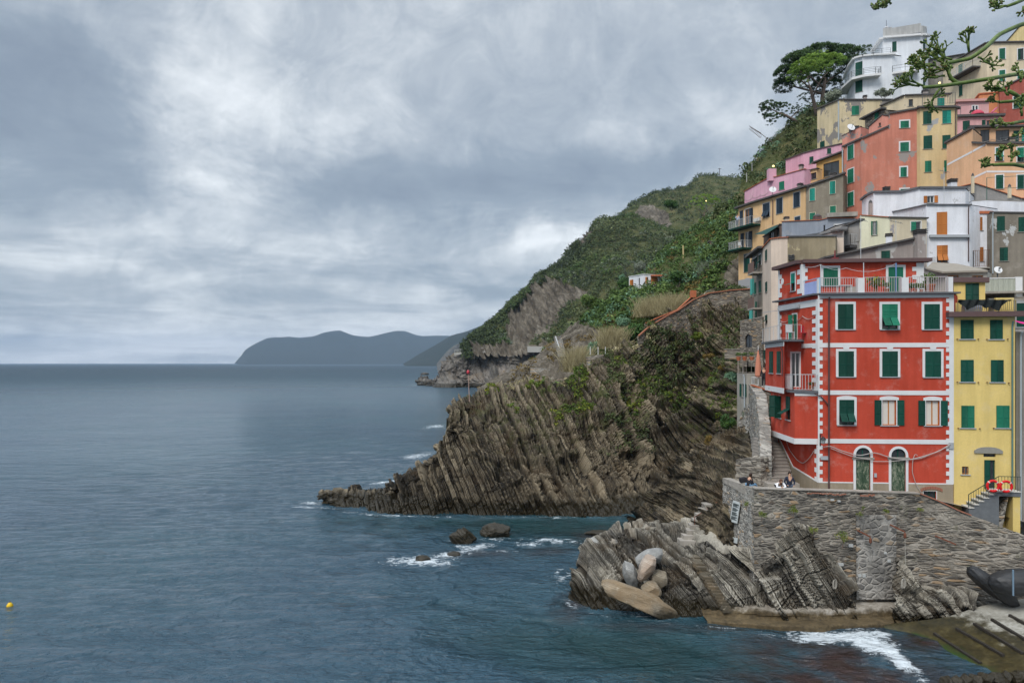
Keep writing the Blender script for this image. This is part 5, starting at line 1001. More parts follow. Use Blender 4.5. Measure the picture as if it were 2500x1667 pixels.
# lantern and the sagging cables
def lantern(p, out, label):
    p = np.array(p, float); o = np.array(out, float); H = empty('wall_lantern', p, label, 'lantern'); m = MB(); m.bar(p-np.array((0, 0, .35)), p+np.array((0, 0, .35)), .05)
    e = p+o*.55+np.array((0, 0, .25)); m.tube([p+np.array((0, 0, .3)), p+o*.3+np.array((0, 0, .34)), e], .018, 6); m.build('bracket', plain('black_iron', (.02, .02, .022), .5), H)
    m = MB(); m.lathe(e-np.array((0, 0, .42)), [(.05, 0), (.10, .06), (.15, .26)], 6); m.build('lamp_glass', plain('frosted_glass', (.35, .38, .38), .2), H)
    m = MB(); m.lathe(e-np.array((0, 0, .16)), [(.20, 0), (.12, .10), (.03, .18)], 8); m.build('lamp_hood', plain('black_iron', (.02, .02, .022), .5), H)
lantern(FM.w(su(678), FM.sz(*rp(3, 678, 920))[1], .04), (*FM.n, 0), 'black iron wall lantern on the white corner quoins of the red house')
def cable(name, pts, r, label, cat='cable', group=None, mat=None):
    m = MB(); P_ = [np.array(p) for p in pts]; out = catmull(np.array(P_), [6]*(len(P_)-1)); c0 = out.mean(0); m.tube(list(out), r, 6); o = m.build(name, mat or plain('cable_grey', (.40, .36, .34), .6)); return tag(o, label, cat, group)
on = lambda u, v, o=.12: FM.w(*FM.sz(*rp(3, u, v)), o)
cable('cable', [on(700, 975), on(760, 970), on(850, 1005), on(950, 1035), on(1010, 1042), on(1120, 1022), on(1240, 1058), on(1330, 1072), on(1400, 1078), on(1520, 1050), on(1640, 1010), on(1740, 950)], .028, 'thick grey cable sagging in one long bow above both arched doors', group='cables on the red house')
cable('cable', [on(760, 985), on(930, 1048), on(1080, 1078), on(1120, 1092), on(1240, 1092), on(1350, 1082), on(1500, 1065), on(1735, 965)], .022, 'lower grey cable crossing the door lintels of the red house', group='cables on the red house')
cable('cable', [on(1505, 1352), on(1460, 1285), on(1428, 1180), on(1432, 1080), on(1450, 1035), on(1472, 1045)], .018, 'thin white cable dropping to the small low door at the right', group='cables on the red house')
os_ = lambda u, v, o=.1: FS.w(*FS.sz(*rp(3, u, v)), o)
cable('cable', [os_(640, 1010), os_(600, 1070), os_(550, 1108), os_(500, 1080), os_(440, 1000), os_(415, 930)], .022, 'grey cable looping down the stair side wall of the red house', group='cables on the red house')
# ------------------------------------------------------------------ the yellow house
ZY = 17.75; GY = 44.2
y = house('house', 'narrow yellow house with green shutters and outside stairs, joined to the red house', 0, [(2329, 44.25, pyz(ZY, 44.25), 1300), (2478, 43.7, pyz(ZY, 43.7), 1320)], C_ygold,
    [(1830, 1278, 1936, 1434, dict(G_(), reg=2)), (2071, 1278, 2174, 1436, dict(G_(), reg=2)), (1831, 263, 1936, 442, dict(G_(), reg=3)), (2078, 264, 2181, 444, dict(G_(), reg=3)), (1836, 638, 1942, 819, dict(G_('mid'), reg=3)), (2123, 637, 2229, 819, dict(G_('mid'), reg=3)),
     (2024, 1083, 2114, 1318, dict(G_('green', None, 'left', sill=False), reg=3)), (2018, 1032, 2118, 1058, dict(G_('dark', mode='door', sill=False), reg=3)), (1842, 1136, 1895, 1200, dict(G_('brown', mode='door', inner='wood'), reg=3)), (2137, 85, 2208, 238, dict(G_(sill=False), reg=4))],
    back=6, eave='brown', over=.45, eth=.3, grounded=False, **RW)
YEL = y['o']; FY = y['faces'][0]
yu = house('x', '', 2, [(1775, 46.2, 972, 1180), (2032, 45.5, 972, 1180)], C_ygold, [(1870, 980, 1981, 1150, G_('green', sill=False))], back=3, eave='brown', over=.2, eth=.3, into=YEL, near=True)
m = MB(); zt = FY.sz(*rp(2, 1800, 1115))[1]; rect(m, FY, FY.L-1.0, ZY+.31, FY.L+.0, zt+.1, -.3, -.12)
m.build('parapet', C_ygold, YEL)
m = MB(); rect(m, FY, .05, ZY+.31, FY.L-1.0, zt-.1, -1.2, -1.05); m.build('terrace_wall', C_ygold, YEL)
railing('railing', [FY.w(.1, ZY+.31, .3), FY.w(FY.L-.1, ZY+.31, .3)], zt-ZY-.4, plain('dark_yellow_rail', (.28, .22, .09), .6), YEL, gap=.11)
m = MB()
s0, z0 = FY.sz(*rp(3, 1940, 1028)); s1, z1 = FY.sz(*rp(3, 2172, 978)); n = 8
for i in range(n):
    t0, t1 = i/n, (i+1)/n; g = lambda t: (z1-z0)*(.45+.55*(1-abs(2*t-1)**3)); q = [(s0+(s1-s0)*t0, z0+.02), (s0+(s1-s0)*t1, z0+.02), (s0+(s1-s0)*t1, z0+g(t1)), (s0+(s1-s0)*t0, z0+g(t0))]
    m.hexa([FY.w(*p, .001) for p in q], [FY.w(*p, .08) for p in q])
m.build('lintel', FRAMES['stone'], YEL)
m = MB(); a = FY.sz(*rp(3, 1842, 1200)); b = FY.sz(*rp(3, 1895, 1136))
for k in range(1, 4): z = a[1]+(b[1]-a[1])*k/4; m.bar(FY.w(a[0], z, .02), FY.w(b[0], z, .02), .025)
m.bar(FY.w((a[0]+b[0])/2, a[1], .02), FY.w((a[0]+b[0])/2, b[1], .02), .025); m.build('window_grille', M_iron, YEL)
m = MB()
for rr, L_ in ((2, ((1800, 1436), (1972, 1436), (2043, 1438), (2213, 1436))), (3, ((1800, 445), (1973, 447), (2045, 447), (2222, 452), (1808, 822), (1985, 825), (2097, 822)))):
    for q in L_: s, z = FY.sz(*rp(rr, *q)); m.bar(FY.w(s, z, 0), FY.w(s, z, .12), .05)
m.build('shutter_stop', M_rust, YEL)
pipe(YEL, FY, 0, 1800+2248/3.357, 785, 1290, plain('green_downpipe', (.10, .19, .17), .5), .05)
# outside stair of the yellow house
SY = empty('outside_stairs', FY.w(FY.L*.5, 6, 1), 'short flight of white and grey slate steps climbing to the yellow house door', 'stairs')
ms = MB(); mt = MB(); n = 6
a = rp(3, 1838, 1478); b = rp(3, 2078, 1345); sA, zA = FY.sz(*a); sB, zB = FY.sz(*b); k = 43.2/44.0
tops = []
for i in range(n):
    s0 = sA+(sB-sA)*i/n; s1 = sA+(sB-sA)*(i+1)/n; z = 6.35+(7.55-6.35)*(i+1)/n; rect(ms, FY, s0, 5.2, s1, z-.05, .02, 1.0); rect(mt, FY, s0-.03, z-.05, s1, z, .02, 1.05); tops.append((s0, z))
sE = FY.L-.15
rect(ms, FY, sB, 7.25, sE, 7.5, .02, 1.0); rect(mt, FY, sB, 7.5, sE, 7.55, .02, 1.05)
ms.build('risers', plain('slate_riser', (.13, .14, .15), .8, .3), SY); mt.build('treads', plain('pale_treads', (.50, .49, .46), .8), SY)
m = MB(); m.bar(FY.w(sA, 6.5, .95), FY.w(sA, 7.3, .95), .035); m.bar(FY.w(sA, 7.3, .95), FY.w(sB, 8.4, .95), .035); m.bar(FY.w(sB, 8.4, .95), FY.w(sE, 8.4, .95), .035)
for i in range(13): t = i/12; s = sA+(sB-sA)*t; m.bar(FY.w(s, 6.4+1.15*t, .95), FY.w(s, 7.3+1.1*t, .95), .016)
for i in range(8): s = sB+(sE-sB)*i/7; m.bar(FY.w(s, 7.5, .95), FY.w(s, 8.4, .95), .016)
m.build('railing', plain('dark_green_iron', (.02, .05, .04), .6), SY)
m = MB(); q = [FY.w(sA+.1, 4.9, .06), FY.w(sB+.1, 4.9, .06), FY.w(sB+.5, 7.2, .06), FY.w(sA+1.8, 6.4, .06)]; m.hexa(q, [p+np.array((*FY.n, 0))*.93 for p in q]); m.build('stone_base', M_stone, SY)
m = MB(); rect(m, FY, FY.L-.55, 5., FY.L-.16, 7.24, .03, .95); m.build('pier', C_ygold, SY)
def lifebuoy(c, R_, r, n, label):
    bm = []; m = MB(); c = np.array(c, float); N3 = np.array((*n, 0)); U = np.cross(N3, (0, 0, 1)); K = 28
    for mi, nm, mat in ((0, 'ring', plain('red_buoy', (.62, .012, .015), .4, .05)), ):
        V = []; Fc = []
        for i in range(K):
            a = 2*pi*i/K; d = U*cos(a)+np.array((0, 0, 1))*sin(a)
            for j in range(10): b = 2*pi*j/10; V.append(c+d*(R_+r*cos(b))+N3*r*sin(b))
        for i in range(K):
            for j in range(10): Fc.append((i*10+j, i*10+(j+1) % 10, ((i+1) % K)*10+(j+1) % 10, ((i+1) % K)*10+j))
        H = empty('lifebuoy', c, label, 'lifebuoy', 'lifebuoys on the stair railing'); m.v = [tuple(v) for v in V]; m.f = Fc; m.m = [0]*len(Fc); m.build('ring', mat, H, True)
    m = MB()
    for q in range(4):
        a = pi/4+q*pi/2; pts = []
        for da in (-.07, .07): pass
        d = U*cos(a)+np.array((0, 0, 1))*sin(a); t = -U*sin(a)+np.array((0, 0, 1))*cos(a); m.tube([c+d*R_-t*.03, c+d*R_+t*.03], r*1.06, 10)
    m.build('band', plain('pale_band', (.6, .55, .5), .6), H)
for u0, v0, lb in ((2095, 1296, 'left one of two red lifebuoys hanging on the stair railing of the yellow house'), (2202, 1300, 'right one of two red lifebuoys hanging on the stair railing of the yellow house')):
    s, z = FY.sz(*rp(3, u0, v0)); p = FY.w(s, z, 0); p = np.array((0, 0, EYE))+(p-np.array((0, 0, EYE)))*(1-1.16/44); lifebuoy(p, .30, .075, FY.n, lb)
# dark net over the terrace of the yellow house, grill under it
o3 = lambda u, v, o: FY.w(*FY.sz(*rp(2, u, v)), o)
V = []; nu, nv = 40, 8
for i in range(nu+1):
    t = i/nu; u_ = 1780+(2215-1780)*t; low = 1130+75*max(0, 1-abs(t-.19)/.2)+70*max(0, 1-abs(t-.76)/.16)+58*max(0, 1-abs(t-.53)/.3)
    for j in range(nv+1): s = j/nv; V.append(o3(u_, 1118+(low-1118)*s, .45+.08*sin(t*40+s*3)))
tag(mesh_np('shade_net', V, grid_faces(nu+1, nv+1), plain('black_net', (.014, .018, .018), .9)), 'black shade net drooping in points over the yellow house terrace', 'net')
m = MB(); c = FY.w(*FY.sz(*rp(2, 1945, 1205)), -.4); 
m.box(c, (.95, .5, .5), ((*FY.d, 0), (*FY.n, 0), (0, 0, 1))); m.tube([c+np.array((0, 0, .25))-np.array((*FY.d, 0))*.47, c+np.array((0, 0, .25))+np.array((*FY.d, 0))*.47], .24, 12); tag(m.build('covered_grill', plain('grey_cover', (.20, .21, .25), .6)), 'grey covered barbecue on the yellow house terrace below the black net', 'barbecue')
# grey neighbour at the right edge
g = house('house', 'grey wall of a house at the right edge with a long pale drainpipe', 0, [(2480, 44.4, 812, 1320), (2600, 44.1, 812, 1320)], plaster('grey_neighbour_render', (.25, .23, .20), .35), [], back=6, eave='none', eth=.08, over=.1, grounded=False, **RW)
pipe(g['o'], g['faces'][0], 0, 2490, 810, 1285, M_gpipe, .06)
g2 = house('house', 'dark green boarded house front beside the yellow terrace at the right edge', 0, [(2479, 45.6, 733, 820), (2600, 45.2, 733, 820)], plaster('pale_grey_front', (.36, .36, .36)), [(2482, 740, 2540, 798, G_('green'))], back=4, eave='none', over=.1, eth=.08, grounded=False, **RW)
m = MB(); p = P(2488, 788, 44.6); m.face([p, p+np.array((.9, -.3, -.28)), p+np.array((.9, .1, -.05)), p+np.array((-.18, .3, .18))]); tag(m.build('beach_towel', plain('magenta_cloth', (.55, .02, .20), .8)), 'magenta towel hung out beside the yellow house wall', 'towel')
# corrugated screen and slab above the yellow house
CF = Face(dict(px=2403, Y=49, pt=680, pb=712), dict(px=2478, Y=48.6, pt=678, pb=712))
SCR = empty('screen_fence', CF.w(0, CF.zb[0]), 'pale corrugated screen fence with white posts on the terrace behind the yellow house', 'fence'); m = MB()
n = 60
for i in range(n): s = CF.L*i/n; o = .03*sin(i*1.9); m.face([CF.w(s, CF.zb[0], o), CF.w(s+CF.L/n, CF.zb[0], .03*sin((i+1)*1.9)), CF.w(s+CF.L/n, CF.zt[0], .03*sin((i+1)*1.9)), CF.w(s, CF.zt[0], o)])
m.build('panel', plain('pale_panel', (.42, .44, .38), .6), SCR); m = MB(); m.bar(CF.w(0, CF.zt[0]), CF.w(CF.L, CF.zt[0]), .06); rect(m, CF, CF.L, CF.zb[0]-.4, CF.L+.4, CF.zt[0]+.05, -.1, .1); m.build('post', M_white, SCR)
m = MB(); rect(m, CF, -.3, CF.zb[0]-.15, CF.L+1.5, CF.zb[0]-.02, -4, .4); rect(m, CF, -.3, CF.zb[0]-.8, CF.L+3.5, CF.zb[0]-.65, -4, 1.0); rect(m, CF, -.3, 9, CF.L+3, CF.zb[0]-.8, -4, -.5); m.build('deck', M_conc, SCR)
# ------------------------------------------------------------------ quay wall, terrace, public stairs
def rough_wall(name, label, verts, zbase, mat, step=.12, amp=.06, back=.6, cat='wall', seed=0, kind=None, rows=None):
    top = [P(a, b, Y) for a, b, Y in verts]; bot = [np.array((p[0]*1.0, p[1], zbase)) for p in top]
    ch = top[-1]-top[0]; bn = np.array((-ch[1], ch[0], 0)); bn /= np.linalg.norm(bn)
    if bn@np.array((top[0][0], top[0][1], 0)) < 0: bn = -bn
    top = [top[0]+bn*back*.97]+top+[top[-1]+bn*back*.97]; bot = [np.array((p[0], p[1], zbase)) for p in top]
    bk = [top[0]]+[p+bn*back for p in top[1:-1]]+[top[-1]]; bb = [np.array((p[0], p[1], zbase)) for p in bk]
    def lin(r0, r1, n): return [[a*(1-t)+b*t for a, b in zip(r0, r1)] for t in np.linspace(0, 1, n)[:-1]]
    A = np.array(lin(bb, bk, 3)+lin(bk, top, 3)+lin(top, bot, 14)+[bot])
    A = np.swapaxes(A, 0, 1); n = []
    for i in range(len(A)-1):
        k = max(1, int(np.linalg.norm(A[i+1]-A[i], axis=1).mean()/step))
        for j in range(k): n.append(A[i]*(1-j/k)+A[i+1]*j/k)
    n.append(A[-1]); A = np.swapaxes(np.array(n), 0, 1)
    out = []
    for i in range(len(A)-1):
        k = max(1, int(np.linalg.norm(A[i+1]-A[i], axis=1).mean()/step))
        for j in range(k): out.append(A[i]*(1-j/k)+A[i+1]*j/k)
    out.append(A[-1]); G = np.array(out); N = normals(G)
    q = G*np.array((2.6, 2.6, 7)); q = q+vnoise(G*2, seed)[..., None]*.5
    c = np.round(q+.35*vnoise(G*3, seed+3)[..., None]); d = (hsh(c[..., 0], c[..., 1], c[..., 2])-.5)*amp+fbm(G/1.5, 3, seed)*amp
    d *= np.where(G[..., 2] > 90, 0, 1)
    G = G-N*d[..., None]
    o = grid_mesh(name, G, mat, None, False)
    return tag(o, label, cat, None, kind)
rough_wall('quay_wall', 'tall rubble stone quay wall under the red house, patched with cement and tufted with weeds', [(1842, 1195, 43.4), (1990, 1199, 43.5), (2247, 1207, 43.5), (2290, 1224, 43.3), (2345, 1250, 42.9), (2420, 1276, 42.4), (2500, 1306, 42.0), (2600, 1345, 41.3)], -.3, M_stone, seed=1)
rough_wall('quay_wall', 'pale side face of the quay wall carrying the long white notice board', [(1764, 1168, 50.2), (1800, 1180, 47), (1843, 1196, 43.42)], -.3, M_stonel, seed=2)
m = MB(); tp = [(1842, 1194, 43.34), (1990, 1198, 43.44), (2247, 1206, 43.44)]
for a, b in zip(tp, tp[1:]):
    p, q = P(*a), P(*b); d = np.array((0, .5, 0)); m.hexa([p, q, q+d, p+d], [v+np.array((0, 0, .07)) for v in (p, q, q+d, p+d)])
tag(m.build('coping', M_conc), 'flat grey coping along the top of the quay wall where people lean', 'coping')
m = MB()
for a, b in zip([(2247, 1206, 43.42), (2290, 1223, 43.22), (2345, 1249, 42.82), (2372, 1259, 42.6)], [(2290, 1223, 43.22), (2345, 1249, 42.82), (2372, 1259, 42.6)]):
    p, q = P(*a), P(*b); d = np.array((0, .6, 0)); m.hexa([p, q, q+d, p+d], [v+np.array((0, 0, .08)) for v in (p, q, q+d, p+d)])
for k in range(16): p = P(1972+k*6, 1201+k*.12+random.uniform(-1, 3), 43.42); m.box(p+np.array((0, -.04, -.06)), (.13, .1, random.choice((.05, .1, .05))))
for k in range(7): p = P(2102+k*5, 1205+random.uniform(-1, 4), 43.42); m.box(p+np.array((0, -.04, -.06)), (.12, .1, .07))
tag(m.build('brick_coping', plain('old_brick', (.30, .13, .085), .9, .3, 8)), 'worn red brick edging on the sloping end of the quay wall', 'coping')
# terrace floor
fl = [P(1764, 1169, 48.2), P(1842, 1196, 41.9), P(2247, 1208, 43.3), P(2345, 1251, 43.3), P(2600, 1340, 42.5)]
zf = 6.95
m = MB(); q = [(14.5, 50.6, zf), (14.5, 43.6, zf), (25, 43.7, zf), (25, 46.5, zf), (20, 52, zf), (17.6, 52, zf)]; m.face(q)
tag(m.build('terrace', M_conc), kind='structure')
m = MB(); m.face([(24.9, 43.7, 6.94), (29, 43.2, 6.0), (36, 42.8, 3.9), (36, 48, 3.9), (25, 46.5, 6.9)]); tag(m.build('lane', M_conc), kind='structure')
# low parapet of the terrace (left end, where the woman sits)
rough_wall('parapet', 'low curved stone parapet of the terrace where a woman sits', [(1764, 1166, 50.1), (1800, 1178, 46.9), (1842, 1193, 43.5)], 6.9, M_conc, .15, .02, .55, seed=5)
# stairs
ST = empty('public_stairs', (15.5, 50, 7.1), 'worn grey stone stairs climbing beside the red house', 'stairs'); m = MB(); n = 13
for i in range(n):
    z = 7.5+.186*i; Y = 46.9+.31*i; pxl = 1860; pxr = 1936-(1936-1902)*i/(n-1)
    xl = (pxl-CX)/F*Y; xr = (pxr-CX)/F*Y+.1; m.box(((xl+xr)/2, Y+1.0, (z+6.5)/2-.03), (xr-xl, 2.0, z-6.5-.02))
    m.box(((xl+xr)/2, Y+.14, z-.008), (xr-xl+.02, .34, .05))
m.build('steps', plaster('worn_step_stone', (.30, .27, .24), .3), ST)
xl = (1800+38/3.357-CX)/F*50
m = MB(); m.box((17.0, 46.6, zf+.2), (2.0, 1.0, .62)); m.box((17.25, 45.95, zf+.0), (1.9, .7, .5)); tag(m.build('stone_block', M_conc), 'low concrete block at the foot of the stone stairs, behind the seated woman', 'block')
rough_wall('stair_wall', 'rough pale stone parapet wall rising along the left of the stairs', [(1856, 1112, 47.4), (1854, 1040, 50), (1846, 965, 54), (1828, 937, 61)], 5, M_stonel, .15, .08, .7, seed=6)
rough_wall('retaining_wall', 'slate stone wall with orange tile coping above the stairs landing', [(1838, 942, 58.5), (1868, 952, 58), (1900, 966, 57)], 6, M_stone, .12, .08, 2, seed=7)
m = MB(); a = [P(1838, 942, 58.3), P(1868, 952, 57.8), P(1895, 962, 57)]
for p, q in zip(a, a[1:]): d = np.array((0, .6, 0)); m.hexa([p, q, q+d, p+d], [v+np.array((0, 0, .12)) for v in (p, q, q+d, p+d)])
tag(m.build('tile_coping', M_tile), 'orange tile coping on the slate wall above the stairs landing', 'coping')
rough_wall('dry_stone_wall', 'dark dry stone stack of flat slabs left of the stair foot', [(1796, 1122, 48.6), (1828, 1117, 47.6), (1857, 1120, 46.9)], 6.5, M_stone, .08, .14, 1.2, seed=8)
rough_wall('retaining_wall', 'lumpy rubble wall face below the little grey house', [(1800, 1040, 64), (1812, 1000, 64), (1830, 985, 61)], 4, M_stonel, .15, .14, 2, seed=9)
for k in range(16):
    t = k/15; p = P(1770+85*random.random(), 1118+44*random.random(), 50.5)
# shelf of concrete and rock at the foot of the wall
w0 = row((1728, 1519, None), (1800, 1530, None), (1919, 1541, None), (2068, 1539, None), (2187, 1533, None), (2300, 1521, None), (2380, 1510, None))
up = lambda r, dz, dy: [p+np.array((0, dy, dz*(.25 if i == 0 else .7 if i == 1 else 1))) for i, p in enumerate(r)]
G = loft([drop(w0, -1, -.1), w0, up(w0, .30, .05), up(w0, .34, .5), up(w0, .36, .9), up(w0, .85, 1.0), up(w0, .92, 1.6), up(w0, .98, 3.4)], .06)
N = normals(G); d = .05*fbm(G/.5, 4, 60)+.16*fbm(G/2.2, 3, 61); ed = np.where(G[..., 2] < .5, 1.4, .7); G = G+np.stack((d*0, -d*ed*1.6, d*ed*.5), -1)
def shelf_mat():
    t = NT('shelf_rock'); z = t.xyz()[2]; n = t.noise(1.1, 6, .7); n2 = t.noise(6, 5, .7); k = t.m('ADD', t.m('MULTIPLY', n, .6), t.m('MULTIPLY', n2, .4))
    top = t.ramp(k, [(.35, (.10, .085, .065)), (.5, (.27, .24, .20)), (.65, (.42, .39, .34))]); low = t.ramp(k, [(.35, (.035, .026, .014)), (.6, (.13, .095, .05))])
    c = t.mix(t.rng(t.m('ADD', z, t.m('MULTIPLY', t.m('SUBTRACT', n, .5), .9)), .55, .85), low, top); t.bump(k, .7, .06); return t.done(c, .8, .3)
M_shelf = shelf_mat()
tag(grid_mesh('quay_shelf', G, M_shelf), kind='structure')
# slipway
sl = [[Pz(2150, 1525, .15), Pz(2205, 1562, -.25), Pz(2290, 1610, -.25), Pz(2385, 1662, -.25), Pz(2420, 1700, -.25)], [Pz(2300, 1507, .75), Pz(2380, 1545, .5), Pz(2440, 1590, .4), Pz(2500, 1640, .3), Pz(2540, 1700, .3)],
      [Pz(2400, 1478, 1.25), Pz(2470, 1510, 1.15), Pz(2530, 1550, 1.0), Pz(2600, 1600, .9), Pz(2650, 1700, .9)], [Pz(2560, 1450, 1.9), Pz(2640, 1480, 1.8), Pz(2700, 1520, 1.7), Pz(2780, 1580, 1.6), Pz(2860, 1700, 1.6)]]
G = loft(sl, .12); G[..., 2] += .03*fbm(G/.7, 3, 70)
def slip_mat():
    t = NT('slipway_concrete'); x, y, z = t.xyz(); n = t.noise(.8, 6, .7); n2 = t.noise(5, 5, .7); k = t.m('ADD', t.m('MULTIPLY', n, .6), t.m('MULTIPLY', n2, .4))
    dry = t.ramp(k, [(.35, (.20, .185, .15)), (.55, (.36, .35, .31)), (.7, (.48, .47, .43))]); wet = t.ramp(k, [(.35, (.012, .012, .005)), (.5, (.04, .032, .012)), (.66, (.09, .075, .03))])
    c = t.mix(t.rng(t.m('ADD', z, t.m('MULTIPLY', t.m('SUBTRACT', n, .5), 1.6)), .66, 1.15), wet, dry); g = t.rng(t.m('ADD', z, t.m('MULTIPLY', t.m('SUBTRACT', n, .5), .5)), .15, -.15)
    c = t.mix(t.m('MULTIPLY', g, .8), c, (.02, .075, .012)); t.bump(k, .5, .04); return t.done(c, t.rng(z, .3, .9, .35, .9), .4)
tag(grid_mesh('slipway', G, slip_mat(), None, True, True), kind='structure')
def slz(p):
    return 0
rails = [((1435, 1195), (1725, 1430), 'lowest'), ((1612, 1160), (1995, 1405), 'second'), ((1795, 1120), (2180, 1340), 'third'), ((1940, 1080), (2345, 1325), 'fourth'), ((2085, 1045), (2400, 1235), 'fifth'), ((2230, 1010), (2500, 1160), 'highest')]
Gf = G.reshape(-1, 3); gx, gy = proj(Gf)
for (a, b, w) in rails:
    pts = []
    for t in np.linspace(0, 1, 8):
        px, py = rp(4, a[0]+(b[0]-a[0])*t, a[1]+(b[1]-a[1])*t); i = np.argmin((gx-px)**2+(gy-py)**2); p = Pz(px, py, Gf[i, 2]+.03); pts.append(p)
    m = MB()
    for p, q in zip(pts, pts[1:]): m.bar(p, q, .14, .13)
    tag(m.build('slipway_beam', plain('tarred_wood', (.035, .030, .024), .7, .4, 5)), '%s of the dark wooden beams set across the boat slipway, counted from the water' % w, 'beam', 'beams across the slipway')
# ------------------------------------------------------------------ vegetation
rng = np.random.default_rng(11)
def leaf_mat(name, dark, mid, light, trans=.0):
    t = NT(name); k = t.m('ADD', t.attr('tone'), t.m('MULTIPLY', t.m('SUBTRACT', t.noise(3, 3), .5), .35))
    return t.done(t.ramp(k, [(.1, dark), (.5, mid), (.9, light)]), .75, .25)
L_scrub = leaf_mat('scrub_leaves', (.026, .040, .012), (.068, .095, .030), (.17, .185, .075)); L_gard = leaf_mat('garden_leaves', (.026, .050, .010), (.070, .125, .026), (.18, .24, .07))
L_pine = leaf_mat('bright_pine_needles', (.05, .10, .014), (.15, .26, .035), (.30, .42, .08)); L_pined = leaf_mat('dark_pine_needles', (.014, .032, .010), (.036, .075, .020), (.075, .125, .038))
L_dark = leaf_mat('dark_leaves', (.016, .042, .010), (.036, .088, .018), (.08, .15, .032)); L_euph = leaf_mat('blue_green_leaves', (.05, .11, .065), (.13, .24, .14), (.25, .38, .24)); L_dry = leaf_mat('dry_reeds', (.16, .14, .07), (.36, .31, .17), (.55, .48, .30))
L_weed = leaf_mat('weed_leaves', (.03, .06, .008), (.10, .15, .02), (.28, .26, .03)); L_rust = leaf_mat('rusty_leaves', (.07, .05, .012), (.18, .12, .03), (.30, .20, .05)); L_silver = leaf_mat('silver_leaves', (.10, .12, .09), (.20, .23, .17), (.32, .35, .26))
M_bark = plain('pine_bark', (.14, .105, .085), .95, .35, 5)
def leaves(C, Rr, n, lsz=.3, flat=.8, tone=None, up=.25, shell=.45, asp=1.7):
    """n leaf quads round each centre; returns verts, faces, tone"""
    K = len(C); d = rng.normal(size=(K, n, 3)); d[..., 2] = d[..., 2]+up*1.5; d /= np.linalg.norm(d, axis=-1, keepdims=True)
    r = Rr[:, None]*(shell+(1-shell)*rng.random((K, n))**.6)*(.8+.4*rng.random((K, n))); p = C[:, None]+d*r[..., None]*np.array((1, 1, flat))
    nrm = d+rng.normal(size=d.shape)*.55; nrm /= np.linalg.norm(nrm, axis=-1, keepdims=True); a = np.cross(nrm, rng.normal(size=d.shape)); a /= np.linalg.norm(a, axis=-1, keepdims=True); b = np.cross(nrm, a)
    s = (Rr[:, None]*lsz*(.6+.8*rng.random((K, n))))[..., None]; a = a*s*asp*.5; b = b*s*.5
    V = np.stack((p-a, p-b*.9, p+a, p+b*.9), 2).reshape(-1, 3); Fc = np.arange(len(V)).reshape(-1, 4)
    t = (tone if tone is not None else .25+.5*rng.random(K))[:, None]+rng.normal(size=(K, n))*.12; return V, Fc, np.repeat(t.ravel(), 4)
def scrub(name, G, r, n, rad, nl, mat, lsz=.34, kind='stuff', cond=None, sink=.2, tonef=8.):
    Pn = G.reshape(-1, 3); ok = (r.ravel() < .45) if r is not None else np.ones(len(Pn), bool)
    if cond is not None: ok &= cond.ravel()
    i = np.flatnonzero(ok); i = rng.choice(i, min(n, len(i)), replace=False); C = Pn[i]; Rr = rad[0]+(rad[1]-rad[0])*rng.random(len(C))**2.2
    C = C+np.array((0, 0, 1.))*(Rr*(.5-sink))[:, None]
    tn = .42+.30*fbm(C/tonef, 3, 5)*1.6+.16*(rng.random(len(C))-.5)
    V, Fc, t = leaves(C, Rr, nl, lsz, .75, tn); return tag(mesh_np(name, V, Fc, mat, {'tone': t}), kind=kind)
scrub('hillside_scrub', HG, HGr, 5600, (1.0, 3.6), 40, L_scrub, .26, tonef=30, cond=(HG[..., 1] < 570))
scrub('pale_hillside_scrub', HG, HGr, 1200, (.8, 2.4), 34, L_silver, .24, tonef=20, cond=(HG[..., 1] < 570)&(vnoise(HG/28, 95) > .15))
scrub('bright_hillside_scrub', HG, HGr, 900, (1.2, 3.2), 40, L_gard, .24, tonef=20, cond=(HG[..., 1] < 570)&(vnoise(HG/34, 96) > .2))
scrub('upper_scrub', HH, HHr, 3600, (1.4, 4.2), 34, L_scrub, .26, tonef=40, cond=((HH[..., 2]/9+.4*vnoise(HH/60, 3)) % 1 < .58) | (HH[..., 2] > 204) | (vnoise(HH/45, 9) > .2))
px_, py_ = proj(HF)
scrub('garden_scrub', HF, HFr, 5200, (.35, 1.5), 60, L_gard, .22, tonef=7, cond=(HF[..., 2] > 2)&(HF[..., 1] > 100)&(px_ > 1150))
scrub('pale_scrub', HF, HFr, 1300, (.35, 1.2), 60, L_euph, .2, tonef=5, cond=(HF[..., 2] > 2)&(HF[..., 1] > 100)&(px_ > 1150)&(vnoise(HF/9, 91) > .1))
scrub('dry_scrub', HF, HFr*.3, 1500, (.3, 1.1), 50, L_rust, .2, tonef=5, cond=(HF[..., 2] > 2)&(HF[..., 1] > 100)&(px_ > 1150)&(vnoise(HF/8, 92) > .15))
scrub('pale_bank_scrub', HU, HUr, 700, (.3, 1.1), 55, L_euph, .2, tonef=4, cond=(HU[..., 1] > 108)&(vnoise(HU/6, 94) > 0))
scrub('dry_bank_scrub', HU, HUr, 600, (.3, 1.0), 55, L_dry, .2, tonef=4, cond=(HU[..., 1] > 108)&(vnoise(HU/6, 93) > .1))
scrub('bank_scrub', HU, HUr, 2600, (.35, 1.4), 55, L_scrub, .22, tonef=6, cond=(HU[..., 1] > 108))
px_h, py_h = proj(HEAD[0])
scrub('cliff_plants', HEAD[0], None, 1500, (.12, .6), 30, L_scrub, .3, cond=(px_h > 1480)&(HEAD[0][..., 2] > 5)&(vnoise(HEAD[0]/3.5, 79) > .05)&(HEAD[0][..., 1] < 96), tonef=3)
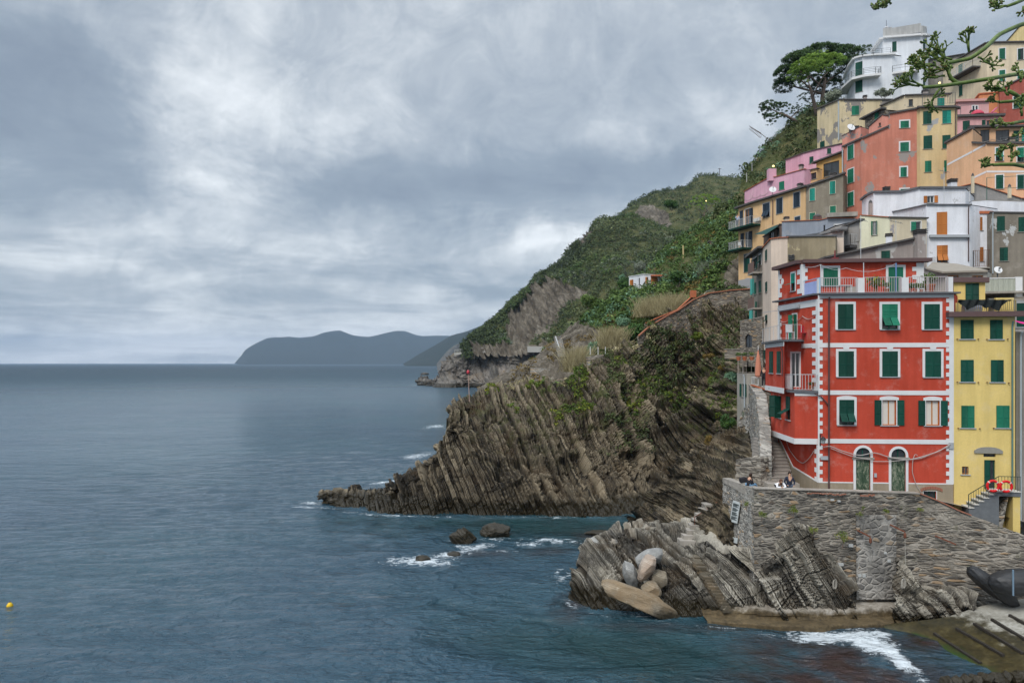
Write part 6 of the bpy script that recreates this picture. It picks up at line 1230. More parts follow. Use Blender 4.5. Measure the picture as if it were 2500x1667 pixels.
scrub('rock_plants', HEAD[0], 1-HEAD[1], 1300, (.10, .42), 22, L_weed, .42, cond=(vnoise(HEAD[0]/2.6, 77) > .28)&(HEAD[0][..., 1] < 92), tonef=2)
scrub('crest_grass', HEAD[0], None, 500, (.15, .55), 24, L_dry, .3, cond=(HEAD[0][..., 2] > 11)&(HEAD[0][..., 1] > 88)&(HEAD[0][..., 1] < 100)&(vnoise(HEAD[0]/3, 78) > .3), tonef=2)
def clumps_obj(name, C, Rr, n, mat, parent, lsz=.3, flat=.8, tone=None, up=.25, shell=.45, asp=1.7):
    V, Fc, t = leaves(np.array(C, float)-np.array(parent.location), np.array(Rr, float), n, lsz, flat, tone, up, shell, asp); return mesh_np(name, V, Fc, mat, {'tone': t}, parent=parent)
def shrub(px, py, Y, w, h, mat, label, name='shrub', cat='shrub', n=90, k=None, group=None, grass=False):
    """px,py centre in the picture at depth Y; w,h half sizes in picture px"""
    c = P(px, py, Y); s = Y/F; H = empty(name, c-np.array((0, 0, h*s)), label, cat, group); C = []; Rr = []
    m = MB()
    if grass:
        nb = 900; V = []
        for i in range(nb):
            b = c+np.array((rng.normal()*w*s*.42, rng.normal()*w*s*.4, -h*s)); l = h*s*(1.3+1.1*rng.random()); lean = np.array((rng.normal()*.35, rng.normal()*.3, 1.)); t = b+lean*l; sd = np.array((.5, .3, 0))*s*1.1
            V += [b-sd, b+sd, t+sd*.15+np.array((0, 0, -.05)), t-sd*.15]
        V = np.array(V)-np.array(H.location); tn = np.repeat(.3+.5*rng.random(nb), 4); mesh_np('blades', V, np.arange(len(V)).reshape(-1, 4), mat, {'tone': tn}, parent=H); return H
    k = k or 9
    for i in range(k):
        d = rng.normal(size=3); d /= np.linalg.norm(d); r = rng.random()**.4*.62; C.append(c+d*r*np.array((w*s, min(w, h)*s*.9, h*s))); Rr.append(min(w, h)*s*(.38+.28*rng.random()))
    clumps_obj('foliage', C, Rr, n, mat, H, .20, .85, .32+.4*rng.random(k)); b = c-np.array((0, 0, h*s*1.05))
    for i in range(3): m.tube([b+np.array((rng.normal()*.03, 0, -.1)), b*.6+C[i]*.4, C[i]], [.05*h*s, .035*h*s, .015*h*s], 5)
    m.build('stem', M_bark, H); return H
def pine(label, Y, trunk, limbs, pads, mat, n=150, name='umbrella_pine', tr=6, lsz=.16):
    """trunk, limbs in picture px; pads: (px, py, half width, half height, dY)"""
    s = Y/F; b = P(*trunk[0], Y); H = empty(name, b, label, 'pine tree'); m = MB()
    T = [P(a, c, Y) for a, c in trunk]; m.tube(T, [tr*s*(1-.45*i/(len(T)-1)) for i in range(len(T))], 9); m.build('trunk', M_bark, H, True)
    for L in limbs:
        m = MB(); k = len(L); m.tube([P(a, c, Y+d) for a, c, d in L], [tr*s*.42*(1-.65*i/(k-1)) for i in range(k)], 6); m.build('limb', M_bark, H, True)
    C, Rr, tn = [], [], []
    for (x, y, w, h, dy) in pads:
        K = max(10, int(w*h/9)); c0 = P(x, y, Y+dy); tb = rng.random()*.12
        for i in range(K):
            a = rng.random()*2*pi; r = rng.random()**.5; dx, dd = cos(a)*r, sin(a)*r; z = math.sqrt(max(0, 1-r*r))*(1 if rng.random() < .75 else -.35)
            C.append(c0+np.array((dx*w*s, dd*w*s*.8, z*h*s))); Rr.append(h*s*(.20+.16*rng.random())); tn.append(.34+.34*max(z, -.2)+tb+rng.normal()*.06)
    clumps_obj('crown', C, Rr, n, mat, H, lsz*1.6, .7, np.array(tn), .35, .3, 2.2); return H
pine('huge dark umbrella pine filling the hilltop behind the bright pine and the white villa', 140, [(2010, 300), (2008, 240), (2014, 190)], [[(2010, 215, 0), (1975, 185, -3), (1940, 170, -4)], [(2012, 205, 0), (2060, 170, 2), (2100, 150, 3)], [(2010, 230, 0), (1950, 215, 0), (1915, 205, 0)]],
     [(2010, 140, 55, 26, 0), (1960, 160, 50, 28, -3), (2060, 140, 50, 22, 2), (2110, 130, 36, 14, 4), (1925, 190, 34, 26, -2), (1915, 215, 26, 20, 0), (2050, 175, 50, 24, 0), (1990, 205, 40, 18, 2), (2020, 215, 40, 20, 3), (2085, 160, 30, 20, 0), (1975, 240, 30, 12, 4)], L_pined, 60, tr=7)
pine('bright green umbrella pine with forked pale trunk, in front of the huge dark one', 126, [(1996, 292), (1990, 262), (1984, 238), (1978, 215)], [[(1984, 240, 0), (1994, 215, -1), (2008, 190, -2), (2022, 176, -2)], [(1979, 218, 0), (1960, 200, 0), (1945, 190, -1)], [(1986, 235, 0), (1975, 205, 2), (1970, 175, 3)]],
     [(1990, 155, 40, 18, 0), (2030, 152, 32, 17, -2), (1962, 168, 30, 16, -4), (2000, 165, 34, 14, -4), (1950, 185, 30, 15, -2), (1975, 170, 30, 14, -3), (2010, 175, 26, 10, 1), (1960, 205, 24, 8, 0), (2005, 135, 26, 9, 2), (1930, 195, 12, 8, -3)], L_pine, 70, tr=5.5)
pine('leaning dark pine with a wind bent crown hanging over the edge of the slope', 128, [(1968, 312), (1945, 297), (1918, 282), (1895, 275)], [[(1930, 288, 0), (1945, 275, 0), (1955, 265, 0)], [(1905, 278, 0), (1885, 268, 0), (1870, 262, 0)], [(1915, 281, 0), (1890, 290, 1), (1875, 296, 0)]],
     [(1880, 262, 28, 14, 0), (1910, 265, 26, 12, 2), (1940, 272, 20, 9, 0), (1890, 290, 24, 12, -1), (1868, 275, 16, 13, 0), (1925, 280, 22, 9, 3), (1885, 303, 16, 7, 0), (1950, 258, 10, 7, 0)], L_pined, 110, 'leaning_pine', tr=4)
pine('lone bright round pine halfway up the slope above the white garden cottage', 195, [(1726, 560), (1722, 535), (1718, 518)], [[(1720, 530, 0), (1705, 512, 0), (1695, 505, 0)], [(1719, 522, 0), (1735, 505, 0), (1745, 498, 0)]],
     [(1718, 488, 34, 12, 0), (1700, 500, 22, 10, -2), (1742, 498, 20, 12, 0), (1722, 508, 30, 8, -3), (1685, 508, 10, 7, 0)], L_pine, 50, tr=2.6)
for a in [(2157, 228, 116, 28, 15, L_silver, 'grey green oleander bush against the foot of the white villa'), (2035, 235, 122, 26, 22, L_silver, 'dusty shrub bank between the pines and the white villa'),
          (1545, 812, 98, 30, 30, L_dark, 'dense dark green bush at the head of the brick coped path wall'), (1520, 785, 104, 20, 17, L_euph, 'large blue green spurge dome above the dense dark bush'), (1530, 700, 128, 26, 24, L_dark, 'dark leafy tree directly below the white garden cottage'),
          (1438, 738, 138, 46, 22, L_gard, 'wide green tree crowns spreading left of the white garden cottage', ), (1560, 650, 140, 17, 13, L_silver, 'grey round shrub behind the roof of the white garden cottage'), (1520, 682, 134, 14, 12, L_euph, 'pale dome shrub left of the white garden cottage'), (1655, 680, 112, 19, 28, L_dark, 'tall dark shrub at the foot of the yellow pole'),
          (1650, 620, 140, 26, 20, L_dark, 'dark round tree behind the top of the yellow pole'), (1450, 848, 97, 17, 22, L_euph, 'blue green spurge hanging over the small terraced wall'), (1440, 868, 96, 12, 10, L_euph, 'low spurge tuft below the small terraced wall'), (1825, 1008, 63.5, 15, 14, L_silver, 'round silver shrub beside the drainpipe of the grey lower house'),
          (1775, 1030, 65, 34, 20, L_dark, 'green shrub on top of the rock ridge left of the lower house'), (1790, 925, 78, 24, 22, L_euph, 'blue green bush under the stone tower terrace'), (1772, 898, 80, 34, 12, L_rust, 'rusty brown bush hanging below the low stone wall'), (1733, 870, 84, 30, 10, L_rust, 'flat brown tuft on the cliff left of the stone tower'),
          (1700, 820, 88, 22, 14, L_weed, 'yellow green bush on the dark cliff'), (1780, 730, 93, 20, 12, L_dark, 'dark bush drooping over the brick coped wall'), (1728, 1070, 63, 10, 24, L_rust, 'orange brown tuft on the left edge of the rock ridge'), (1880, 545, 106, 26, 22, L_dark, 'x'), (1640, 500, 210, 24, 14, L_dark, 'dark shrubs on the slope left of the lone bright pine'),
          (1760, 520, 160, 26, 26, L_scrub, 'tall olive shrub left of the apricot house garden'), (1690, 592, 150, 30, 10, L_euph, 'bluish agave hedge along the middle garden terrace'), (1740, 555, 150, 22, 20, L_gard, 'light green bush on the upper garden terrace'), (1500, 720, 140, 20, 16, L_gard, 'olive tree left of the dark leafy tree'), (1740, 690, 108, 24, 26, L_gard, 'spiky green garden bush left of the apricot house')]:
    if a[6] == 'x': continue
    shrub(*a, n=260, k=12)
for a in [(1640, 745, 100, 52, 24, L_dry, 'broad clump of dry straw coloured reeds above the brick coped path wall'), (1590, 752, 103, 40, 22, L_dry, 'second straw reed clump, on the left behind the broad one'), (1492, 828, 97, 34, 24, L_dry, 'straw reed clump left of the dense dark bush'), (1410, 880, 96, 34, 28, L_dry, 'lowest straw reed clump beside the terraced wall'),
          (1735, 668, 112, 22, 24, L_silver, 'tall grey green grass clump near the apricot house')]:
    shrub(*a, name='reeds', cat='reeds', grass=True)
for k, (u, v, w, h, tn) in enumerate([(75, 100, 26, 34, 'beside the top of the white notice board'), (200, 182, 46, 32, 'low near the left corner of the quay wall'), (455, 150, 52, 38, 'lush under the drain hole of the quay wall'), (612, 312, 50, 36, 'on the apex of the tilted rock'), (862, 350, 48, 68, 'tall on the dark seam of the quay wall'),
                                      (1005, 182, 26, 22, 'small, lower one of two beside the cement patch'), (1032, 130, 26, 18, 'small, upper one of two beside the cement patch'), (1215, 160, 24, 28, 'small, above the rusty hook'), (1500, 155, 22, 26, 'small, below the brick edging'), (1640-1800+1800, 600, 1, 1, '')]):
    if not tn: continue
    px, py = rp(4, u, v); shrub(px, py, 43.0 if k else 44.1, w/2.5, h/2.5, L_weed, 'yellow green weed, '+tn, 'weed', 'weed', 60, 6, 'weeds growing from the quay wall')
# agave flower stalk leaning from the bank
p0, p1 = P(1886, 348, 118), P(1832, 312, 118); H = empty('agave_stalk', p0, 'slender dead agave flower stalk leaning out over the prickly bank', 'agave stalk'); m = MB(); m.tube([p0, (p0+p1)/2+np.array((0, 0, .15)), p1], [.05, .04, .025], 6); m.build('stalk', M_bark, H); m = MB()
for i in range(10):
    t = .5+.5*i/9; c = p0*(1-t)+p1*t; l = 1.25-.9*(t-.5)
    for sg in (-1, 1): m.tube([c, c+np.array((-.05, 0, .22*sg))*l, c+np.array((-.22, 0, .34*sg))*l], [.012, .03, .07], 5)
m.build('pods', M_bark, H)
# ---- foreground: curved green flower stalks reaching in from the right
M_stalk = None
def stalk_mat():
    t = NT('green_stalk'); x, y, z = t.xyz(); n = t.noise(25, 4, .6); n2 = t.noise(90, 3, .6)
    c = t.ramp(t.m('ADD', t.m('MULTIPLY', n, .7), t.m('MULTIPLY', n2, .3)), [(.3, (.045, .080, .012)), (.55, (.11, .165, .03)), (.75, (.20, .26, .07))]); t.bump(n2, .3, .002); return t.done(c, .5, .4)
M_stalk = stalk_mat(); M_bud = plain('brown_bud', (.12, .07, .03), .8, .4, 60)
def stalk(label, Y, main, r0, r1, clusters):
    A = catmull(np.array([P(a, b, Y+d) for a, b, d in main]), [7]*(len(main)-1)); H = empty('flower_stalk', A[0], label, 'flower stalk', 'curved green stalks hanging in from the right edge'); s = Y/F
    m = MB(); n = len(A); m.tube(list(A), [.88*s*(r0+(r1-r0)*i/(n-1)) for i in range(n)], 10); m.build('stem', M_stalk, H, True)
    rr = random.Random(len(label))
    for (a, b, dx, dy, L, k) in clusters:
        m = MB(); tips = []
        base = P(a, b, Y)
        def br(p, d, l, r, dep):
            q = p+d*l*.5+np.array((rr.uniform(-.1, .1), rr.uniform(-.15, .15), rr.uniform(-.05, .12)))*l; e = p+d*l+np.array((0, 0, .06))*l; m.tube([p, q, e], [r, r*.85, r*.7], 6)
            if dep == 0: tips.append((e, d)); return
            for _ in range(rr.choice((2, 3, 3))):
                nd = d+np.array((rr.uniform(-.9, .9), rr.uniform(-.8, .8), rr.uniform(-.55, 1.0))); nd /= np.linalg.norm(nd); br(e, nd, l*rr.uniform(.45, .75), r*.78, dep-1)
        for i in range(k):
            d = np.array((dx, rr.uniform(-.5, .5), -dy))+np.array((rr.uniform(-.35, .35), 0, rr.uniform(-.3, .3))); d /= np.linalg.norm(d); t = rr.random(); br(base+np.array((dx, 0, -dy))*L*s*t*.6, d, L*s*rr.uniform(.3, .5), 2.9*s, 3)
        for p, d in tips: m.tube([p, p+d*5*s], [1.7*s, 2.1*s], 5)
        m.build('branchlets', M_stalk, H, True); m = MB()
        for p, d in tips[::2]: m.tube([p+d*5*s, p+d*6*s], [1.9*s, .8*s], 5)
        m.build('buds', M_bud, H)
stalk('thickest curved green stalk, arching down from the upper right towards the white villa', 5.2, [(2540, 48, .4), (2490, 62, .3), (2440, 85, .15), (2405, 118, 0), (2370, 142, 0), (2345, 148, 0), (2310, 155, -.05)], 6.5, 5, [(2335, 150, -.9, -.3, 60, 3), (2370, 140, -.3, -1, 46, 2), (2300, 158, -1, .15, 62, 3), (2385, 138, .7, .5, 40, 2)])
stalk('long nearly level green stalk with dense branchlets at its left end, below the thickest one', 5.0, [(2540, 176, .4), (2480, 182, .2), (2420, 192, 0), (2350, 203, 0), (2300, 210, -.05), (2255, 214, -.1)], 6, 4.5, [(2262, 212, -1, -.1, 56, 3), (2300, 210, -.6, .7, 60, 2), (2320, 185, -.6, -.9, 60, 3), (2285, 175, -.9, -.4, 56, 3), (2330, 165, -.9, .2, 50, 2)])
stalk('upward curling side stalk linking the level stalk to the dense branchlets', 5.0, [(2344, 206, 0), (2325, 195, 0), (2316, 178, 0), (2322, 160, 0)], 6, 4, [(2320, 168, -.9, .1, 44, 2), (2310, 185, -1, .2, 40, 2)])
stalk('short green stalk entering at the top right corner of the view', 5.4, [(2545, -30, .3), (2505, -4, .1), (2480, 8, 0), (2458, 16, 0)], 6, 4, [(2462, 14, -1, .2, 42, 3), (2478, 4, -.5, -.8, 30, 1), (2500, 12, -.3, .9, 30, 1)])
stalk('drooping green stalk in front of the brick red house', 4.8, [(2550, 270, .3), (2505, 250, .1), (2480, 232, 0), (2462, 222, 0)], 6.5, 5, [(2468, 224, -1, -.2, 42, 3), (2490, 215, .1, -1, 40, 2)])
stalk('level green stalk crossing the orange house', 4.9, [(2550, 244, .3), (2500, 246, .1), (2465, 248, 0), (2440, 250, 0)], 5, 4, [(2446, 249, -1, 0, 30, 2), (2462, 244, -.2, -1, 30, 2)])
stalk('green stalk in front of the peach rooftop terrace', 4.7, [(2550, 292, .3), (2500, 296, .1), (2470, 302, 0)], 5.5, 4.5, [(2475, 300, -1, .1, 40, 3), (2495, 288, -.2, -1, 34, 2), (2498, 310, -.6, .8, 30, 1)])
stalk('lowest green stalk, reaching across the tilted shutters of the peach house', 4.7, [(2560, 412, .3), (2510, 408, .1), (2475, 402, 0), (2440, 402, 0), (2425, 403, 0)], 6, 4, [(2430, 402, -1, -.1, 24, 2), (2445, 398, -.2, -1, 26, 2), (2468, 400, .1, -1, 28, 2)])
stalk('tips of a green stalk just touching the top edge, left of the thickest one', 5.2, [(2230, -60, 0), (2200, -30, 0), (2180, -10, 0)], 5, 4, [(2185, -12, -.9, .7, 30, 3), (2150, -14, -.3, 1, 22, 2)])
# ------------------------------------------------------------------ rocks, boulders, islets
def icos(sub):
    import bmesh
    bm = bmesh.new(); bmesh.ops.create_icosphere(bm, subdivisions=sub, radius=1); V = np.array([v.co[:] for v in bm.verts]); Fc = np.array([[v.index for v in f.verts] for f in bm.faces]); bm.free(); return V, Fc
IV, IF = icos(5)
def boulder(c, e, ang, seed, mat, label, name='boulder', cat='boulder', group=None, tiltx=0., cut=.72, rough=.10, bedn=None):
    V = IV.copy(); rr = np.random.default_rng(seed)
    for _ in range(16):                       # chip flat faces
        n = rr.normal(size=3); n /= np.linalg.norm(n); k = cut+.22*rr.random(); d = V@n; V = V-n*np.maximum(d-k, 0)[:, None]*.92
    V = V*(1+rough*fbm(V*1.6, 4, seed))[:, None]; V = V*np.array(e); V += .03*fbm(V*3, 3, seed+2)[:, None]*V/np.linalg.norm(V, axis=1, keepdims=True)
    tone = .45+.3*fbm(V*1.2, 3, seed+5)
    if bedn is not None:
        n = np.array(bedn)/np.linalg.norm(bedn); b = V@n; i = np.floor(b/.28); V = V+(V/np.linalg.norm(V, axis=1, keepdims=True))*((hsh(i, i*0+seed)-.5)*.16)[:, None]; tone = .25+.5*hsh(i, i*0+seed)
    a = R(ang); b_ = R(tiltx); Ry = np.array(((cos(a), 0, sin(a)), (0, 1, 0), (-sin(a), 0, cos(a)))); Rx = np.array(((1, 0, 0), (0, cos(b_), -sin(b_)), (0, sin(b_), cos(b_))))
    V = V@Ry.T@Rx.T; o = mesh_np(name, V, IF, mat, {'tone': tone, 'bed': V[:, 0]*.3+V[:, 2], 'green': tone*0}, False); o.location = [float(x) for x in c]; return tag(o, label, cat, group)
def bmat(name, d, m_, l, wet=.35):
    return rock_mat(name, d, m_, l, 1.2, wet=wet)
M_b1 = bmat('sandstone', (.09, .075, .052), (.22, .185, .135), (.34, .30, .235)); M_b2 = bmat('pink_stone', (.20, .15, .11), (.38, .30, .24), (.48, .42, .36)); M_b3 = bmat('grey_stone', (.14, .14, .135), (.27, .27, .26), (.38, .38, .36))
bg = 'loose boulders lying on the shore ledge'
boulder(P(*rp(8, 715, 1055), 43.8), (2.6, .95, .74), 21, 3, M_b1, 'long flat tan boulder lying tilted at the water edge, biggest of the loose boulders', group=bg, cut=.58, rough=.16)
boulder(P(*rp(8, 768, 785), 45.3), (.50, .62, .98), 28, 4, M_b2, 'pinkish upright boulder in the middle of the loose boulders', group=bg)
boulder(P(*rp(8, 785, 715), 46.6), (1.05, .8, .55), -28, 5, M_b3, 'grey slanting boulder behind the pinkish one', group=bg)
boulder(P(*rp(8, 632, 840), 45.6), (.45, .6, .92), -20, 6, M_b3, 'grey upright boulder left of the pinkish one', group=bg)
boulder(P(*rp(8, 800, 975), 44.7), (.68, .6, .58), 15, 7, M_b1, 'blocky tan boulder wedged just above the long flat one', group=bg)
boulder(P(*rp(8, 865, 895), 45.4), (.55, .6, .75), 10, 8, M_b1, 'dark olive boulder tucked behind the blocky tan one', group=bg)
boulder(P(*rp(8, 225, 560-20), 51.5)-np.array((-1.6, 0, .5)), (1.3, 1, .5), 5, 9, M_b3, 'flat pale block at the upper left edge of the ledge', group=bg, cut=.6)
ig = 'rocks awash in the cove'
boulder(Pz(1130, 1322, 0)+np.array((0, 0, .35)), (1.05, .9, .85), 10, 13, M_rock, 'rounded brown rock standing in white water in the cove, left of the flat one', 'sea_rock', 'rock', ig, rough=.2, bedn=(.6, .2, .8))
boulder(Pz(1210, 1306, 0)+np.array((0, 0, .3)), (1.3, 1.0, .75), -5, 14, M_rock, 'wide jagged rock in the cove, right of the rounded brown one', 'sea_rock', 'rock', ig, rough=.25, bedn=(.7, .2, .6))
boulder(Pz(1033, 1366, 0)+np.array((0, 0, .1)), (.62, .5, .28), 0, 15, M_rock, 'small low rock in the foam, nearest of the cove rocks', 'sea_rock', 'rock', ig, rough=.2)
boulder(Pz(1108, 1352, 0)+np.array((0, 0, .0)), (.6, .6, .22), 0, 16, M_rock, 'half drowned rock just in front of the rounded brown one', 'sea_rock', 'rock', ig, rough=.2)
boulder(Pz(1470, 1303, 0)+np.array((0, 0, -.1)), (1.6, .8, .42), 0, 17, M_rock, 'dark weedy rock beside the flat upper end of the ledge', 'sea_rock', 'rock', None, rough=.25, bedn=(.2, .5, .8))
boulder(Pz(1037, 915, 0)+np.array((0, 0, .8)), (5.2, 4, 2.6), 0, 18, M_rock3, 'tiny black islet alone in the sea beyond the promontory', 'islet', 'rock', None, rough=.3)
for k, (px, w, h) in enumerate(((1026, 2.4, 1.6), (1042, 3.6, 2.4), (1056, 4.4, 2.8), (1068, 4, 3.2))):
    boulder(Pz(px, 941, 0)+np.array((0, 2, .5)), (w, w, h), 0, 30+k, M_rock3, ['outermost low black rock off the promontory tip', 'second black rock off the promontory tip, counted from the sea', 'third black rock off the promontory tip, counted from the sea', 'innermost black rock against the promontory'][k], 'sea_rock', 'rock', 'black rocks trailing off the promontory', rough=.35)
ORD = ['first', 'second', 'third', 'fourth', 'fifth', 'sixth', 'seventh', 'eighth', 'ninth', 'tenth', 'eleventh', 'twelfth', 'thirteenth']
# low black rocks of the headland spit
for k in range(13):
    px = 790+k*19+random.uniform(-5, 5); py = 1226+(k*2.2 if k < 8 else 18)-16-k*1.6; c = P(px, py-2, 79.5)
    boulder(c, (random.uniform(.5, 1.0), .8, random.uniform(.5, 1.1)), random.uniform(-25, 25), 50+k, M_rock, '%s dark craggy rock lump along the low headland spit, counted from its seaward tip' % ORD[k], 'spit_rock', 'rock', 'rock lumps along the headland spit', rough=.35, bedn=(.9, .1, .3))
# dark foreground masonry at the bottom right corner
for k in range(9):
    px, py = rp(4, 1730+k*78, 1520-k*7); boulder(Pz(px, py+14, .35), (.34+.1*(k % 3), .4, .34), random.uniform(-10, 10), 70+k, M_rock, '%s rough stone in the kerb at the bottom right corner, counted from the left' % ORD[k], 'kerb_stone', 'stone', 'rough stones edging the slipway', rough=.2, cut=.62)
# ------------------------------------------------------------------ small things
def simple(name, m, mat, label, cat, group=None, smooth=False): return tag(m.build(name, mat, None, smooth), label, cat, group)
# brick coped path wall climbing the crest of the headland
low = [(1559, 821, 90), (1576, 806, 90.5), (1590, 795, 91), (1630, 771, 91.5), (1658, 757, 92), (1692, 733, 92.5), (1730, 717, 93), (1780, 710, 92.5), (1835, 706, 91.5)]
rough_wall('path_wall', 'curving stone path wall with brick coping along the crest of the headland', low, 15, M_tower, .25, .10, .5, seed=12)
m = MB()
for a, b in zip(low, low[1:]): m.bar(P(a[0], a[1]-1.2, a[2]), P(b[0], b[1]-1.2, b[2]), .24, .12)
simple('brick_coping', m, plain('faded_brick', (.33, .13, .075), .9, .3, 5), 'long orange brick coping curving along the headland path wall', 'coping')
upw = [(1576, 790, 93), (1602, 778, 93.5), (1654, 757, 94), (1692, 722, 95)]
rough_wall('path_wall', 'upper branch of the brick coped wall among the straw reeds', upw, 18, M_tower, .25, .08, .4, seed=13)
m = MB()
for a, b in zip(upw, upw[1:]): m.bar(P(a[0], a[1]-1, a[2]), P(b[0], b[1]-1, b[2]), .22, .12)
m.box(P(1692, 718, 94.8), (.7, .6, .9)); simple('brick_coping', m, M_tile, 'short upper brick coping ending in a square pier', 'coping')
# cliff path with railing and concrete box
cp = [(1110, 864, 464), (1160, 860, 460), (1240, 858, 452), (1290, 859, 445), (1350, 860, 432)]; m = MB()
for a, b in zip(cp, cp[1:]): p, q = P(*a), P(*b); m.bar(p, q, 1.2, 1.0); m.bar(p+np.array((0, 0, 2.6)), q+np.array((0, 0, 2.6)), .25)
for a, b in zip(cp, cp[1:]):
    for k in range(14): t = k/14; p = P(*a)*(1-t)+P(*b)*t; m.bar(p, p+np.array((0, 0, 2.6)), .2)
simple('cliff_path_railing', m, plain('pale_concrete', (.40, .39, .36), .9), 'long pale railing and kerb of the cliff path above the promontory', 'railing')
m = MB(); p = P(1318, 853, 430); m.box(p, (14.5, 6, 3.4)); simple('concrete_shelter', m, plain('pale_concrete', (.40, .39, .36), .9), 'flat concrete rockfall shelter at the end of the cliff path', 'shelter')
# little terraced wall with posts, sea path wall
rough_wall('terrace_wall', 'small dry stone terrace wall with white posts beneath the spurge', [(1430, 872, 94), (1450, 868, 93), (1474, 865, 93)], 13.5, M_stone, .12, .12, 1, seed=14)
m = MB()
for px in (1441, 1460, 1478): p = P(px, 866, 93); m.bar(p, p+np.array((0, 0, 1.0)), .07)
p, q = P(1441, 850, 93), P(1478, 848, 93)
simple('fence_posts', m, M_white, 'three white posts on the small dry stone terrace wall', 'posts')
rough_wall('path_wall', 'pale low wall of the footpath crossing the grey rocks behind the headland', [(1295, 898, 108), (1335, 901, 106), (1374, 904, 104)], 12, M_stonel, .2, .1, .8, seed=15)
def rail2(name, pts, label, h=1., mat=None):
    m = MB(); P_ = [P(*a) for a in pts]
    for a, b in zip(P_, P_[1:]): m.bar(a+(0, 0, h), b+(0, 0, h), .06)
    for a in P_: m.bar(a, a+np.array((0, 0, h)), .07)
    simple(name, m, mat or plain('worn_wood_rail', (.30, .24, .17), .9), label, 'railing')
rail2('handrail', [(1262, 962, 92), (1300, 957, 91.5), (1340, 950, 91), (1382, 944, 90)], 'worn handrail along the top edge of the striped headland')
rail2('handrail', [(1421, 912, 92), (1440, 908, 92), (1465, 903, 91.5)], 'pale handrail where the path turns below the terraced wall', mat=M_pale_iron)
rail2('handrail', [(1700, 775, 100), (1722, 790-60, 104), (1748, 720, 106), (1770, 708, 106)], 'rickety rail at the head of the garden path', mat=M_pale_iron)
# steps below the garden cliff
H = empty('garden_steps', P(1375, 860, 112), 'steep stone steps climbing the cliff left of the straw reeds', 'stairs'); m = MB()
for k in range(16): p = P(1372-k*.7, 868-k*3, 104+k*.35); m.box(p, (1.1, .8, .3))
m.build('steps', M_stonel, H); m = MB()
a, b = P(1356, 838, 106), P(1366, 868, 104); m.bar(a+(0, 0, 1), b+(0, 0, 1), .08); m.build('handrail', M_pale_iron, H)
# poles
m = MB(); b = P(1670, 702, 128); m.tube([b, b+np.array((-.15, 0, 7.3))], [.17, .13], 8); simple('pole', m, plain('yellow_pole', (.50, .40, .20), .7), 'tall yellowish pole standing among the garden shrubs', 'pole')
m = MB(); b = P(1757, 434, 752); m.tube([b, b+np.array((0, 0, 9.5))], .35, 5); m.bar(b+np.array((-1.6, 0, 9)), b+np.array((1.6, 0, 9)), .4); simple('utility_pole', m, M_slate, 'tiny utility pole on the skyline of the upper hill', 'pole')
H = empty('signal_pole', P(1146, 980, 84), 'thin rusty pole with a red lantern rising from the striped headland', 'pole'); m = MB(); b = P(1146, 980, 84); m.tube([b, b+np.array((-.15, 0, 3.6))], [.05, .04], 6); m.build('mast', plain('rust_white', (.38, .26, .22), .8), H); m = MB(); m.lathe(b+np.array((-.15, 0, 3.15)), [(.10, 0), (.16, .1), (.16, .3), (.08, .42)], 8); m.build('lantern', plain('red_lantern', (.5, .05, .07), .5), H)
for k, (px, py, Y, h) in enumerate(((1823, 445, 104, 2.2), (1836, 418, 108, 2.0))):
    m = MB(); b = P(px, py, Y); m.bar(b, b+np.array((0, 0, h*.6)), .05); simple('fence_post', m, M_pale_iron, ['lower', 'upper'][k]+' of two thin posts on the prickly bank', 'post')
# yellow street lamps (lit)
def lit(name, c=(1, .75, .25), s=1.6):
    m = bpy.data.materials.new(name); m.use_nodes = True; b = m.node_tree.nodes['Principled BSDF']; b.inputs['Base Color'].default_value = (.8, .7, .4, 1); b.inputs['Emission Color'].default_value = (*c, 1); b.inputs['Emission Strength'].default_value = s; return m
M_lit = lit('lit_lamp')
for px, py, Y, lb in ((1888, 408, 107, 'small lit yellow lamp on the prickly bank above the lilac house'), (1724, 492, 190, 'small lit yellow lamp in front of the lone bright pine'), (2294, 205, 112, 'small lit yellow lamp glimpsed between the green stalks')):
    c = P(px, py, Y); H = empty('lamp', c, lb, 'lamp'); m = MB(); m.lathe(c, [(.06, 0), (.15, .05), (.17, .16), (.06, .25)], 8); m.build('globe', M_lit, H); m = MB(); m.tube([c, c-np.array((0, 0, 2))], .05, 5); m.build('post', M_iron, H)
# notice boards on the quay wall
SW = Face(dict(px=1764, Y=50.2, pt=1168, pb=1400), dict(px=1843, Y=43.42, pt=1196, pb=1420))
def board(reg, pts, label, text=0, name='notice_board'):
    q = [SW.sz(*rp(reg, *p)) for p in pts]; H = empty(name, SW.w(*q[0], .05), label, 'sign'); m = MB(); m.hexa([SW.w(*p, .06) for p in q], [SW.w(*p, .10) for p in q]); m.build('panel', plain('white_panel', (.66, .70, .69), .5), H)
    if text:
        m = MB(); a, b, c, d = [np.array(p) for p in q]                 # left-top, right-top, right-bottom, left-bottom
        for k in range(text):
            t = .10+.82*k/text
            if k % 5 == 4: continue
            l = a*(1-t)+d*t; r = b*(1-t)+c*t; e = .9-.25*((k*7) % 3)/2; l2 = l*.9+r*.1; r2 = l*(1-e)+r*e; h = .07 if k else .12
            m.face([SW.w(*l2, .103), SW.w(*r2, .103), SW.w(r2[0], r2[1]-h, .103), SW.w(l2[0], l2[1]-h, .103)])
        m.build('lettering', plain('grey_lettering', (.12, .14, .14), .7), H)
board(8, [(1488, 238), (1546, 258), (1520, 428), (1461, 408)], 'tall white notice board covered in small lettering on the pale side of the quay wall', 20)
board(8, [(1486, 540), (1524, 548), (1520, 592), (1484, 582)], 'small blank white sign lower down the pale side of the quay wall', 0, 'sign')
